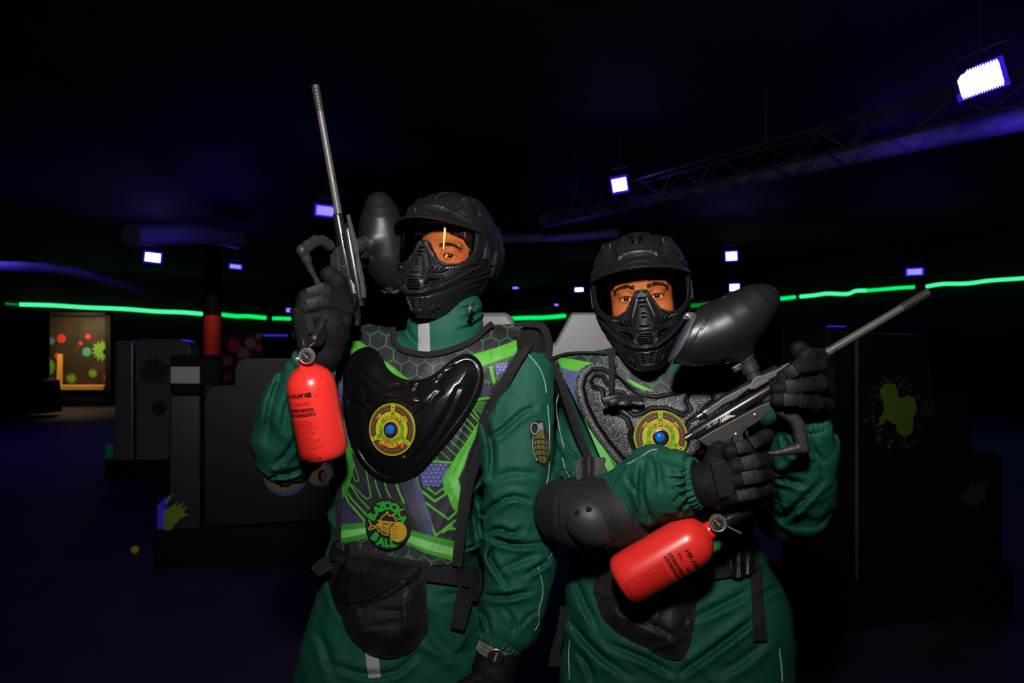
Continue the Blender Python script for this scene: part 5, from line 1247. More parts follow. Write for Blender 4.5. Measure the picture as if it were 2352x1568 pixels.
# ================================================================= left player
phi1 = math.radians(24)
k1 = []
for z, px, Y, a, b in ((.66, 893, 1.76, .190, .150), (.80, 918, 1.76, .176, .145), (.90, 930, 1.76, .172, .138), (.98, 932, 1.76, .178, .128), (1.10, 938, 1.76, .182, .125), (1.22, 945, 1.75, .190, .128), (1.32, 958, 1.745, .190, .125), (1.39, 962, 1.74, .172, .105), (1.44, 975, 1.74, .11, .07)):
    k1.append((z, (px - 1176) / 1700 * Y, Y, a, b))
L1f = Loft(k1, phi1, 2.6)
yaw1 = math.radians(21); Rh1 = Rz(-yaw1) @ Rx(-math.radians(3)) @ Ry(math.radians(3)); H1o = W(1026, 590, 1.70)
arm_l = [(1196, 868, 1.66, .068), (1194, 940, 1.65, .073), (1191, 1030, 1.64, .077), (1188, 1120, 1.63, .072), (1186, 1200, 1.63, .070), (1190, 1290, 1.63, .077), (1180, 1380, 1.63, .070), (1168, 1430, 1.62, .064), (1152, 1468, 1.61, .046), (1146, 1480, 1.61, .044)]
arm_r = [(806, 868, 1.79, .066), (760, 930, 1.76, .068), (700, 1000, 1.73, .070), (660, 1045, 1.70, .066), (650, 1000, 1.66, .066), (668, 930, 1.62, .062), (700, 870, 1.59, .050), (720, 842, 1.58, .042)]
h1 = [[(790, 690, 1.575, 0.0177), (748, 668, 1.545, 0.0182), (704, 684, 1.53, 0.0177), (692, 714, 1.53, 0.0160)],
      [(795, 712, 1.57, 0.0177), (748, 693, 1.54, 0.0182), (700, 708, 1.525, 0.0177), (688, 745, 1.53, 0.0160)],
      [(790, 738, 1.57, 0.0171), (745, 716, 1.545, 0.0171), (700, 732, 1.53, 0.0165), (686, 768, 1.535, 0.0148)],
      [(786, 670, 1.585, 0.0171), (776, 645, 1.57, 0.0182), (756, 630, 1.56, 0.0188)],
      [(745, 790, 1.575, 0.0194), (780, 740, 1.585, 0.0182), (806, 690, 1.60, 0.0165)]]
h2 = [[(1108, 1590, 1.565, .015), (1078, 1640, 1.55, .014), (1085, 1680, 1.56, .012)], [(1125, 1600, 1.56, .015), (1100, 1660, 1.545, .014), (1105, 1705, 1.56, .012)],
      [(1145, 1600, 1.57, .015), (1128, 1662, 1.555, .014), (1130, 1700, 1.57, .012)], [(1160, 1590, 1.58, .014), (1152, 1642, 1.57, .012), (1150, 1672, 1.58, .011)], [(1095, 1560, 1.56, .016), (1062, 1580, 1.54, .015), (1045, 1610, 1.54, .013)]]
hipL = (W(955, 1400, 1.76), .115); hipR = (W(850, 1400, 1.76), .125)
legs1 = [[(W(868, 1380, 1.76), .115), (W(822, 1520, 1.75), .125), (A3(-.42, 1.76, .45), .095), (A3(-.43, 1.80, .12), .075)], [(W(985, 1400, 1.76), .115), (W(1010, 1520, 1.75), .118), (A3(-.14, 1.76, .45), .095), (A3(-.13, 1.80, .12), .075)]]
P1 = dict(label='person in green suit and black mask holding a marker upright, left of the two', base=(-.27, 1.76, 0), R=Rh1, head=H1o, lo=(-.70, 1.44, -.02), hi=(.13, 2.0, 1.60), loft=L1f, neck=W(1015, 790, 1.73),
    sh=[(812, 848, 1.80, .062), (1000, 815, 1.74, .070), (1190, 852, 1.67, .070)], arms=[arm_l + [(1135, 1545, 1.59, .045)], arm_r + [(748, 800, 1.58, .04)]], sleeves=[arm_l, arm_r], legs=legs1, hands=[h1, h2], seed=2.3, ycut=1.78, hoff=(.013, 0, -.014),
    collar=[(1015, 800, 1.72, .088), (1020, 765, 1.71, .083), (1030, 720, 1.71, .079)],
    creases=[([(1121, 1005), (1147, 992), (1199, 948), (1230, 936)], 7, .009), ([(1112, 960), (1124, 1000), (1130, 1040), (1128, 1096)], 8, .012), ([(1112, 1180), (1147, 1153), (1180, 1140), (1215, 1150)], 7, .010), ([(1118, 1228), (1145, 1215), (1175, 1226), (1200, 1215)], 7, .011), ([(1126, 1236), (1159, 1246), (1201, 1252), (1265, 1246)], 7, .011),
        ([(1136, 1255), (1124, 1276), (1140, 1307), (1165, 1346)], 7, .010), ([(1118, 1368), (1165, 1370), (1218, 1358)], 7, .011), ([(1205, 1322), (1238, 1302), (1260, 1288)], 6, .009), ([(1103, 1400), (1117, 1419), (1123, 1452)], 6, .008), ([(1160, 1400), (1180, 1425), (1178, 1455)], 6, .007), ([(1195, 1440), (1215, 1415), (1235, 1405)], 5, .006), ([(1140, 1100), (1175, 1085), (1230, 1090)], 9, .006), ([(1150, 1310), (1190, 1290), (1230, 1275)], 8, .007),
        ([(634, 1068), (660, 1040), (684, 1000)], 8, .010), ([(625, 1092), (660, 1088), (695, 1076)], 7, .010), ([(650, 850), (622, 930), (612, 1010)], 9, .008), ([(690, 860), (660, 930), (650, 990)], 8, .007), ([(1075, 1110), (1085, 1180), (1092, 1240)], 9, .010), ([(1062, 1160), (1078, 1120), (1104, 1085)], 8, .008), ([(1060, 1262), (1085, 1256), (1105, 1246)], 4, .003), ([(1112, 708), (1088, 726), (1062, 730)], 5, .006), ([(1108, 730), (1085, 748), (1050, 757)], 5, .006), ([(1098, 700), (1075, 706), (1050, 704)], 4, .005), ([(930, 745), (945, 775), (965, 790)], 4, .004),
        ([(760, 1525), (836, 1549), (907, 1543), (960, 1500)], 9, .008), ([(985, 1420), (1000, 1470), (1060, 1520)], 14, .006), ([(730, 1450), (750, 1500), (765, 1550)], 12, .006), ([(1010, 1370), (1040, 1365), (1080, 1372)], 8, .005)])
human(P1)
# ================================================================= right player
phi2 = math.radians(4)
k2 = []
for z, px, Y, a, b in ((.62, 1552, 1.68, .222, .155), (.74, 1552, 1.68, .228, .155), (.86, 1548, 1.68, .225, .148), (.94, 1540, 1.68, .200, .135), (1.02, 1535, 1.68, .182, .126), (1.14, 1530, 1.675, .186, .125), (1.26, 1525, 1.67, .195, .122), (1.33, 1520, 1.67, .18, .105), (1.385, 1505, 1.67, .12, .07)):
    k2.append((z, (px - 1176) / 1700 * Y, Y, a, b))
L2f = Loft(k2, phi2, 2.6)
Rh2 = Rz(-math.radians(10)) @ Rx(math.radians(1)) @ Ry(-math.radians(5)); H2o = W(1474, 690, 1.61)
arm2r = [(1350, 905, 1.72, .055), (1338, 980, 1.72, .055), (1325, 1080, 1.67, .058), (1330, 1150, 1.58, .062), (1385, 1165, 1.50, .062), (1450, 1140, 1.46, .066), (1505, 1106, 1.43, .070), (1550, 1112, 1.41, .062), (1575, 1111, 1.40, .050), (1588, 1110, 1.395, .043)]
arm2l = [(1735, 905, 1.70, .062), (1790, 1000, 1.69, .064), (1830, 1100, 1.66, .068), (1838, 1152, 1.60, .066), (1838, 1090, 1.54, .070), (1845, 1030, 1.50, .062), (1846, 985, 1.465, .050), (1845, 965, 1.455, .040)]
h4 = [[(1676, 1037, 1.345, 0.0145), (1718, 1027, 1.34, 0.0139), (1762, 999, 1.352, 0.0128)],
      [(1690, 1072, 1.340, 0.0157), (1735, 1060, 1.335, 0.0151), (1758, 1058, 1.352, 0.0145), (1748, 1052, 1.378, 0.0128)],
      [(1692, 1103, 1.340, 0.0157), (1738, 1094, 1.336, 0.0151), (1760, 1090, 1.355, 0.0145), (1748, 1084, 1.38, 0.0128)],
      [(1682, 1140, 1.345, 0.0151), (1728, 1133, 1.342, 0.0145), (1756, 1122, 1.358, 0.0139), (1742, 1114, 1.38, 0.0122)],
      [(1640, 1062, 1.365, 0.0197), (1650, 1032, 1.385, 0.0180), (1690, 1012, 1.405, 0.0151)]]
h4x = [[(1625, 1110, 1.375, .034), (1655, 1088, 1.366, .030), (1680, 1080, 1.365, .026)], [(1625, 1115, 1.375, .034), (1655, 1125, 1.366, .027), (1682, 1122, 1.366, .024)]]
h3 = [[(1898, 845, 1.42, 0.0162), (1886, 818, 1.375, 0.0151), (1850, 814, 1.35, 0.0140)],
      [(1898, 868, 1.41, 0.0162), (1880, 838, 1.365, 0.0151), (1838, 842, 1.345, 0.0146), (1800, 864, 1.355, 0.0130)],
      [(1900, 898, 1.41, 0.0167), (1882, 882, 1.365, 0.0157), (1835, 886, 1.345, 0.0151), (1786, 892, 1.352, 0.0135)],
      [(1896, 930, 1.41, 0.0167), (1872, 926, 1.37, 0.0157), (1828, 916, 1.348, 0.0151), (1786, 918, 1.352, 0.0135)],
      [(1880, 850, 1.44, 0.0194), (1850, 830, 1.42, 0.0189), (1836, 803, 1.40, 0.0167)]]
h3x = [[(1850, 955, 1.45, .036), (1872, 920, 1.435, .034), (1880, 870, 1.43, .028)]]
legs2 = [[(W(1450, 1420, 1.68), .130), (W(1430, 1540, 1.68), .130), (A3(.26, 1.69, .42), .10), (A3(.25, 1.72, .12), .075)], [(W(1655, 1420, 1.68), .130), (W(1665, 1540, 1.68), .130), (A3(.49, 1.69, .42), .10), (A3(.50, 1.72, .12), .075)]]
P2 = dict(label='person in green suit and black mask holding a marker across the chest', base=(.36, 1.68, 0), R=Rh2, head=H2o, lo=(.02, 1.28, -.02), hi=(.80, 1.90, 1.50), loft=L2f, neck=W(1500, 815, 1.66),
    sh=[(1330, 872, 1.69, .058), (1500, 845, 1.665, .062), (1728, 872, 1.69, .058)], arms=[arm2r + [(1640, 1105, 1.375, .04)], arm2l + [(1862, 935, 1.44, .036)]], sleeves=[arm2r, arm2l], legs=legs2, hands=[h4 + h4x, h3 + h3x], seed=5.1, ycut=1.68,
    collar=[(1500, 840, 1.66, .080), (1497, 800, 1.655, .072)],
    creases=[([(1478, 1060), (1472, 1110), (1478, 1150), (1493, 1192)], 8, .012), ([(1500, 1040), (1512, 1075), (1518, 1120)], 8, .008), ([(1582, 1085), (1560, 1082), (1540, 1085)], 4, .006), ([(1584, 1098), (1562, 1098), (1530, 1096)], 4, .006), ([(1586, 1112), (1560, 1118), (1540, 1126)], 4, .007), ([(1588, 1128), (1562, 1138), (1546, 1156)], 5, .008), ([(1588, 1142), (1572, 1158), (1560, 1178)], 5, .008), ([(1440, 1098), (1466, 1140), (1474, 1189)], 6, .008),
        ([(1765, 1080), (1805, 1100), (1848, 1114)], 8, .011), ([(1796, 1192), (1833, 1160), (1885, 1108)], 9, .010), ([(1766, 1098), (1781, 1127), (1786, 1160)], 7, .009), ([(1800, 1000), (1812, 1035), (1850, 1060)], 7, .008), ([(1860, 1000), (1865, 1030), (1890, 1060)], 7, .007), ([(1290, 1010), (1310, 1040), (1330, 1050)], 6, .008), ([(1280, 1075), (1300, 1090), (1322, 1094)], 6, .008), ([(1300, 1120), (1290, 1100), (1272, 1092)], 5, .006),
        ([(1311, 1430), (1349, 1476), (1394, 1518), (1445, 1552)], 9, .011), ([(1400, 1480), (1480, 1512), (1540, 1545)], 9, .010), ([(1560, 1548), (1633, 1497), (1693, 1452), (1735, 1418)], 9, .013), ([(1596, 1420), (1663, 1387), (1722, 1356)], 10, .009), ([(1330, 1500), (1350, 1530), (1360, 1565)], 8, .007), ([(1740, 1380), (1760, 1360), (1785, 1350)], 7, .006), ([(1650, 1545), (1700, 1520), (1760, 1470)], 12, .007), ([(1320, 1330), (1345, 1390), (1372, 1440)], 9, .007)])
human(P2)
# ---------------------------------------------------------------- gloves
g = glove(P1['root'], h1, [((745, 660, 1.530), (708, 674, 1.520), .010), ((742, 690, 1.524), (706, 700, 1.512), .010)], [(724, 838, 1.58, .036), (745, 808, 1.58, .037)], 'glove of the raised hand', extra=[[(745, 808, 1.58, .037), (762, 765, 1.575, .034), (775, 715, 1.58, .030)], [(745, 805, 1.575, .030), (752, 750, 1.56, .032), (755, 705, 1.565, .026)]])
g = glove(P1['root'], h2, [], [(1142, 1512, 1.60, .047), (1136, 1530, 1.595, .045)], 'glove of the hanging hand', extra=[[(1136, 1530, 1.595, .043), (1128, 1570, 1.585, .042), (1126, 1600, 1.58, .030)], [(1130, 1550, 1.58, .038), (1110, 1590, 1.57, .022)], [(1135, 1550, 1.59, .036), (1152, 1592, 1.585, .022)]])
g = glove(P2['root'], h4, [((1692, 1030, 1.327), (1716, 1024, 1.326), .0095), ((1726, 1020, 1.326), (1746, 1008, 1.332), .009), ((1705, 1066, 1.325), (1738, 1058, 1.322), .0105), ((1748, 1058, 1.330), (1762, 1056, 1.345), .0095), ((1706, 1099, 1.325), (1742, 1092, 1.323), .0105), ((1694, 1140, 1.331), (1735, 1132, 1.330), .0085)],
    [(1600, 1108, 1.39, .037), (1628, 1108, 1.378, .038)], 'glove gripping the marker handle', panel=([(1630, 1063), (1664, 1052), (1684, 1074), (1692, 1098), (1690, 1140), (1652, 1148), (1640, 1110)], 1.333), extra=h4x)
g = glove(P2['root'], h3, [((1840, 841, 1.331), (1872, 836, 1.345), .0105), ((1806, 861, 1.340), (1828, 848, 1.331), .010), ((1805, 889, 1.334), (1830, 886, 1.330), .0105), ((1842, 884, 1.331), (1868, 882, 1.346), .0105), ((1800, 918, 1.336), (1828, 916, 1.333), .0105), ((1838, 919, 1.334), (1862, 924, 1.350), .0105), ((1856, 812, 1.340), (1880, 816, 1.355), .010)],
    [(1845, 965, 1.455, .038), (1856, 945, 1.45, .037)], 'glove holding the front of the marker', extra=h3x)
# ------------------------------------------------------------------ vests, plates, badges, belts, pouches, pads
T1, T2 = T_of(P1), T_of(P2)
za = zc(580, 740, 3.267); zb = zc(640, 1150, 3.563); zd = zc(1230, 500, 3.36); ze = zc(1230, 760, 3.267); zf = zc(1230, 1100, 3.35)
VOFF = .016
GR, GR2, LG, PU, DK = (92, 190, 55), (55, 150, 45), (128, 215, 110), (105, 105, 175), (44, 43, 50)
def vest_depth(T, off=VOFF):
    def f(u, v): 
        if u.size > 12000:      # march on a coarse grid, then interpolate
            x = np.arange(u.min() - 6, u.max() + 12, 6.0); y = np.arange(v.min() - 6, v.max() + 12, 6.0); A, B = np.meshgrid(x, y, indexing='ij'); Y = blur2(march(A, B, T, off), 2)
            i = np.clip((u - x[0]) / 6, 0, len(x) - 1.001); j = np.clip((v - y[0]) / 6, 0, len(y) - 1.001); i0 = i.astype(int); j0 = j.astype(int); fi = i - i0; fj = j - j0
            return Y[i0, j0] * (1 - fi) * (1 - fj) + Y[i0 + 1, j0] * fi * (1 - fj) + Y[i0, j0 + 1] * (1 - fi) * fj + Y[i0 + 1, j0 + 1] * fi * fj
        return march(u, v, T, off)
    return f
# ---- left player's vest
V1 = spl([(905, 758), (906, 775), (916, 792), (940, 804), (985, 809), (1040, 797), (1085, 776), (1112, 752), (1135, 741), (1180, 742), (1248, 750)], 4)[:-4]
V1 = [tuple(p[:2]) for p in cr([(905, 754, 0), (906, 775, 0), (916, 792, 0), (940, 804, 0), (985, 809, 0), (1040, 797, 0), (1085, 776, 0), (1112, 752, 0)], 5)] + [(1135, 745), (1180, 744), (1248, 750)] + \
     [tuple(p[:2]) for p in cr([(1248, 752, 0), (1200, 812, 0), (1160, 872, 0), (1128, 945, 0), (1102, 1030, 0), (1074, 1105, 0), (1058, 1190, 0), (1048, 1296, 0)], 5)] + [(975, 1300), (900, 1290), (830, 1276), (772, 1260)] + \
     [tuple(p[:2]) for p in cr([(772, 1240, 0), (777, 1150, 0), (775, 1040, 0), (768, 920, 0), (770, 840, 0), (782, 775, 0), (800, 748, 0)], 4)] + [(850, 744)]
def paint1(u, v):
    p = Paint(u, v, DK); n = vnoise(u * .04, v * .05, u * 0 + 3.5); p.mix((n - .45) * .9, (30, 29, 36)); p.mix((vnoise(u * .03 + 9, v * .03, u * 0) - .5) * .7, (66, 64, 80))
    left = za([(655, 170), (742, 240), (690, 420), (660, 640), (700, 800), (650, 900), (600, 500)])
    p.poly(left, (86, 88, 140))
    # large honeycomb over the yoke and at the hem
    p.hexa(37, 1.5, (66, 135, 52), None, .85, .05, mask=(v < 905) & (poly2(u, v, [(905, 835), (1200, 770), (1200, 860), (1095, 905), (930, 905)]) > -400))
    p.hexa(37, 1.8, (70, 140, 60), None, .7, .08, mask=(v > 1232))
    p.hexa(11, 1.2, (28, 27, 36), None, .8, 0, mask=((v > 905) & (v < 1232)))
    p.poly(za([(690, 75), (700, 75), (760, 110), (855, 178), (740, 238), (665, 190)]), GR)
    p.line(za([(735, 95), (790, 215)]), 2.5, (70, 160, 45)); p.poly(za([(690, 75), (728, 92), (700, 210), (665, 190)]), (60, 175, 60), .6)
    p.poly(za([(985, 285), (1100, 370), (1165, 432), (1080, 420), (1020, 360)]), GR)
    p.poly(za([(1650, 245), (1780, 205), (1900, 165), (2045, 103), (2000, 180), (1960, 248), (1850, 285), (1725, 328)]), GR); p.poly(za([(1725, 330), (1850, 287), (1962, 250), (1945, 280), (1840, 318), (1735, 350)]), (58, 88, 52)); p.line(za([(1780, 205), (1800, 300)]), 2.5, (70, 165, 45))
    pur = za([(1825, 312), (1915, 300), (1900, 360), (1830, 395)]); p.poly(pur, (125, 125, 200)); p.hexa(9, 1.2, (55, 52, 95), pur)
    p.poly(za([(1772, 330), (1800, 326), (1826, 452), (1808, 472)]), GR); p.poly(za([(1730, 480), (1800, 470), (1790, 520), (1760, 560), (1720, 560)]), (70, 70, 100), .8)
    # rays right of the plate
    p.line(za([(1680, 582), (1770, 566)]), 6, GR); p.line(za([(1660, 610), (1750, 596)]), 3, GR2)
    for i, (a, b) in enumerate((((1640, 640), (1700, 720)), ((1618, 668), (1690, 740)), ((1592, 708), (1676, 800)), ((1570, 745), (1660, 835)), ((1540, 790), (1630, 870)), ((1510, 838), (1610, 925)), ((1478, 880), (1590, 985)), ((1440, 920), (1560, 1025)), ((1400, 960), (1480, 1030)), ((1350, 985), (1400, 1040)))):
        p.line(za([a, b]), 3.2 if i < 3 else 2.4, GR if i < 4 else (80, 165, 60)); 
    p.poly(za([(1640, 640), (1690, 600), (1750, 600), (1720, 690)]), GR, .35)
    p.poly(za([(1700, 745), (1672, 860), (1620, 980), (1590, 1080), (1545, 1175), (1562, 1240), (1548, 1330), (1535, 1430), (1500, 1390), (1455, 1270), (1408, 1165), (1478, 1085), (1530, 1000), (1600, 900), (1660, 800)]), GR)
    p.poly(za([(1640, 900), (1590, 1050), (1537, 1170), (1560, 1240), (1545, 1345), (1500, 1250), (1470, 1175), (1525, 1110), (1580, 1000)]), LG)
    pur = za([(1290, 1058), (1475, 1062), (1440, 1150), (1405, 1232), (1280, 1225), (1250, 1118)]); p.poly(pur, (118, 118, 190)); p.hexa(11, 1.3, (58, 55, 100), pur)
    p.line(za([(1330, 1040), (1490, 1052)]), 5, GR); p.line(za([(1228, 1135), (1250, 1250), (1368, 1342), (1455, 1285), (1440, 1255)]), 5, GR); p.line(za([(1315, 1240), (1372, 1290), (1435, 1240)]), 4, GR); p.line(za([(1370, 1290), (1290, 1235)]), 2, GR2)
    p.line(zb([(1175, 0), (1285, 285), (1445, 160)]), 5, GR); p.line(zb([(1195, 10), (1390, 148), (1450, 95)]), 5, GR); p.line(zb([(1345, 255), (1420, 205)]), 5, GR); p.line(zb([(1380, 230), (1440, 228)]), 5, GR)
    # broad diagonal band
    p.poly(za([(1105, 1195), (1210, 1165), (1290, 1390), (1345, 1568), (1340, 1640), (1290, 1640), (1160, 1380)]), (64, 62, 82)); p.poly(za([(1200, 1170), (1240, 1160), (1300, 1350), (1345, 1480), (1355, 1600), (1310, 1600), (1250, 1400)]), (78, 80, 125), .8)
    # left lower lines
    for L, w_ in (([(740, 945), (850, 1100), (890, 1310), (855, 1326), (738, 1212)], 2.4), ([(755, 1045), (800, 1182), (775, 1196), (742, 1120)], 1.8), ([(920, 1188), (938, 1250), (965, 1316)], 2.6), ([(992, 1205), (1006, 1260), (1036, 1314)], 3.2), ([(1078, 1204), (1095, 1260), (1135, 1352)], 5),
                  ([(735, 1220), (800, 1320), (880, 1400)], 3), ([(700, 1255), (740, 1320), (860, 1450)], 4), ([(690, 1280), (720, 1350), (800, 1440), (850, 1500)], 5), ([(735, 700), (735, 905)], 2)): p.line(za(L), w_, (92, 170, 62))
    p.poly(za([(640, 1330), (680, 1310), (740, 1420), (840, 1500), (840, 1540), (640, 1530)]), (58, 58, 92), .8)
    p.poly(za([(685, 735), (716, 800), (762, 1085), (722, 1240), (680, 1320), (640, 1330), (640, 900)]), GR2); p.poly(za([(690, 780), (735, 1080), (700, 1160), (670, 1290), (650, 1100), (665, 850)]), (80, 190, 85))
    pl = za([(690, 755), (722, 758), (730, 905), (700, 900)]); p.poly(pl, (95, 95, 160))
    # hem band in three tones
    for L, c in ((zb([(485, 192), (720, 178), (730, 305), (560, 338), (485, 340)]), GR2), (zb([(485, 245), (730, 220), (730, 262), (560, 300), (485, 305)]), LG), (zb([(1085, 238), (1200, 275), (1440, 330), (1420, 490), (1200, 425), (1030, 345)]), (66, 165, 50)), (zb([(1085, 285), (1240, 335), (1430, 385), (1425, 450), (1200, 395), (1050, 330)]), (140, 215, 120))): p.poly(L, c)
    return p.c
vest1 = patch('vest', V1, vest_depth(T1), M['print'], P1['root'], 1.15, .006, color=paint1, height=lambda u, v: .004 * (vnoise(u * .03, v * .02, u * 0 + 1) - .5) + .003 * (ridge(vnoise(u * .045 + v * .02, v * .012, u * 0 + 7)) - .5), blur=2)
vest1['label'] = 'black vest printed with green and violet shapes'
def webbing(nm, path, w_, T, off, parent, n=6, step=2.2, th=.004, mt=None, bump=.0015): 
    P = ribbon(path, w_, n); ww = np.mean(w_)
    return patch(nm, P, vest_depth(T, off), mt or M['web'], parent, step, th, height=lambda u, v: bump * sm(-poly2(u, v, P[::3]), 0, ww * .3), blur=2)
webbing('binding', [(903, 750), (903, 772), (913, 794), (938, 807), (985, 813), (1040, 801), (1087, 780), (1112, 757), (1132, 742)], 13, T1, .024, vest1)
webbing('binding', [(1244, 748), (1205, 802), (1166, 866), (1134, 940), (1108, 1025), (1082, 1095), (1066, 1180), (1056, 1240), (1050, 1300)], [20, 22, 24, 24, 24, 22, 22, 24, 24], T1, .024, vest1)
webbing('binding', [(798, 752), (780, 790), (772, 850), (771, 930), (776, 1040), (779, 1140), (776, 1242)], [10, 12, 14, 14, 14, 13, 13], T1, .022, vest1)
# shoulder of the vest (dark quilted lining seen from the side) and its outer binding
bv1 = P1['bvh']
sf = lambda u, v: 1.575 + (u - 1190) * .0009 + np.maximum(0, v - 760) * .0002
patch('shoulder_lining', spl([(1186, 775), (1205, 748), (1240, 742), (1258, 756), (1266, 800), (1256, 850), (1246, 846), (1236, 822), (1215, 808), (1196, 812)], 4), sf, M['bag'], vest1, 2.2, .03, height=lambda u, v: .004 * sm(60 - np.abs(u - 1225) - np.abs(v - 790) * .6, 0, 50) , blur=1)
patch('binding', ribbon([(1180, 746), (1215, 744), (1243, 748), (1256, 768), (1262, 800), (1257, 830), (1250, 856)], [8, 14, 18, 18, 17, 16, 14], 6), lambda u, v: sf(u, v) - .018, M['web'], vest1, 2.2, .008, blur=1)
# ---- chest plates
def plate_outline(L): return spl(L, 4)
PL1 = plate_outline(za([(850, 185), (930, 210), (975, 270), (1010, 340), (1080, 400), (1180, 433), (1290, 420), (1380, 375), (1480, 290), (1580, 240), (1660, 250), (1715, 310), (1735, 400), (1710, 520), (1640, 660), (1540, 800), (1420, 950), (1300, 1090), (1200, 1165), (1080, 1203), (980, 1190), (880, 1130), (800, 1040), (740, 920), (700, 780), (680, 600), (678, 420), (700, 310), (760, 225)]))
PL2 = plate_outline(ze([(420, 245), (500, 238), (570, 270), (620, 330), (700, 395), (800, 440), (900, 452), (1050, 425), (1200, 385), (1300, 340), (1400, 295), (1500, 300), (1560, 360), (1560, 470), (1500, 600), (1400, 760), (1300, 900), (1180, 1010), (1050, 1110), (900, 1180), (760, 1130), (640, 1020), (520, 880), (420, 740), (345, 600), (300, 450), (310, 330), (350, 275)]))
GRV = [ze(L) for L in ([(640, 350), (700, 420), (790, 475), (900, 495), (1050, 465), (1200, 425), (1330, 385), (1450, 345)], [(420, 290), (372, 340), (352, 420), (380, 540), (450, 690), (560, 850), (700, 1010), (800, 1100), (900, 1130), (1040, 1070), (1180, 960), (1290, 840), (1420, 660), (1500, 500)], [(420, 290), (500, 285), (570, 320), (640, 350)],
    [(548, 400), (500, 332), (440, 330), (410, 370), (430, 420), (505, 440), (510, 520), (560, 600), (640, 625), (690, 660), (722, 740), (708, 800), (735, 880), (790, 940)],
    [(560, 490), (600, 458), (650, 462), (708, 520), (690, 590), (740, 632), (810, 612), (860, 580), (980, 578), (1050, 610), (1110, 632), (1162, 590), (1130, 520), (1160, 450), (1240, 430), (1300, 425)],
    [(1360, 400), (1320, 460), (1345, 520), (1290, 560), (1240, 620), (1150, 680), (1120, 760), (1140, 850), (1090, 930), (1040, 980)])]
def relief(PL, GR_, w_, dep, dome=.012, edge=7):
    PLs = PL[::2]
    def h(u, v):
        e = -poly2(u, v, PLs); r = .004 * sm(e, 0, edge) + dome * sm(e, 0, 60)
        g = None
        for L in GR_:
            d = line2(u, v, L); g = d if g is None else np.minimum(g, d)
        return r - dep * np.exp(-(g / w_) ** 2) 
    return h
GRV1 = [[(903 + (x - 1516) * .86, 985 + (y - 1003) * 1.03) for x, y in L] for L in GRV]
rel1 = relief(PL1, GRV1, 7.0, .0045, .014)
def rel1b(u, v): return rel1(u, v) - .0018 * np.exp(-((-poly2(u, v, PL1[::2]) - 13) / 1.6) ** 2)
plate1 = patch('chest_plate', PL1, vest_depth(T1, VOFF + .006), M['plate_gloss'], P1['root'], 1.5, .008, height=rel1b, blur=2); plate1['label'] = 'glossy black padded chest plate'
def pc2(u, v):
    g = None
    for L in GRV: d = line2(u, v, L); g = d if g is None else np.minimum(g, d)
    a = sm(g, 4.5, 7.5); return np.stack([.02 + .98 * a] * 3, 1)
plate2d = vest_depth(T2, VOFF + .006)
# ---- right player's vest
V2 = [(1266, 826), (1300, 814), (1340, 810), (1400, 812)] + [(1440, 822), (1480, 850), (1520, 858), (1580, 852), (1630, 835), (1660, 818)] + [(1700, 808), (1740, 812), (1762, 830), (1765, 870), (1745, 930), (1715, 1000), (1690, 1080), (1672, 1160), (1665, 1270), (1600, 1285), (1500, 1280), (1420, 1270)] + [tuple(p[:2]) for p in cr([(1415, 1240, 0), (1405, 1120, 0), (1370, 1030, 0), (1335, 950, 0), (1300, 880, 0), (1268, 830, 0)], 4)][:-1]
def paint2(u, v):
    p = Paint(u, v, DK); p.mix((vnoise(u * .04, v * .05, u * 0 + 3.5) - .45) * .9, (30, 29, 36))
    p.poly(ze([(150, 190), (240, 270), (320, 300), (310, 420), (340, 560), (330, 640), (270, 560), (230, 380)]), (84, 86, 140))
    p.hexa(37, 1.5, (66, 135, 52), None, .85, .0, mask=(v < 915)); p.hexa(37, 1.8, (70, 160, 60), None, .7, .1, mask=(v > 1215))
    p.poly(ze([(148, 192), (210, 200), (300, 215), (425, 240), (345, 305), (265, 295), (195, 275)]), GR)
    p.poly(ze([(684, 352), (780, 400), (885, 450), (800, 440), (740, 410)]), GR)
    p.poly(ze([(340, 640), (430, 720), (470, 770), (560, 900), (660, 1040), (640, 1090), (600, 1085), (440, 940), (380, 780)]), GR2); p.poly(ze([(360, 690), (450, 780), (560, 960), (610, 1080), (540, 1050), (430, 900)]), LG)
    p.poly(ze([(1610, 185), (1650, 178), (1675, 190), (1660, 248), (1640, 225)]), GR2); p.poly([(1692, 860), (1700, 852), (1708, 872), (1704, 878)], GR2); p.poly([(1640, 1240), (1655, 1235), (1655, 1275), (1635, 1280)], (60, 190, 80))
    p.poly([(1650, 855), (1760, 850), (1755, 910), (1640, 900)], (30, 29, 60), .6)
    return p.c
vest2 = patch('vest', V2, vest_depth(T2), M['print'], P2['root'], 1.25, .006, color=paint2, height=lambda u, v: .004 * (vnoise(u * .03, v * .02, u * 0 + 4) - .5), blur=2); vest2['label'] = 'black vest printed with green and violet shapes'
webbing('binding', [(1262, 826), (1285, 870), (1306, 930), (1330, 1000), (1352, 1052), (1372, 1100)], [14, 18, 20, 20, 20, 20], T2, .024, vest2)
webbing('binding', [(1268, 822), (1300, 812), (1345, 809), (1400, 812)], 6, T2, .022, vest2)
plate2 = patch('chest_plate', PL2, plate2d, M['plate_sparkle'], P2['root'], 1.5, .008, height=relief(PL2, GRV, 6.5, .005, .010), color=pc2, blur=2); plate2['label'] = 'black chest plate with painted flash glints and dark grooves'
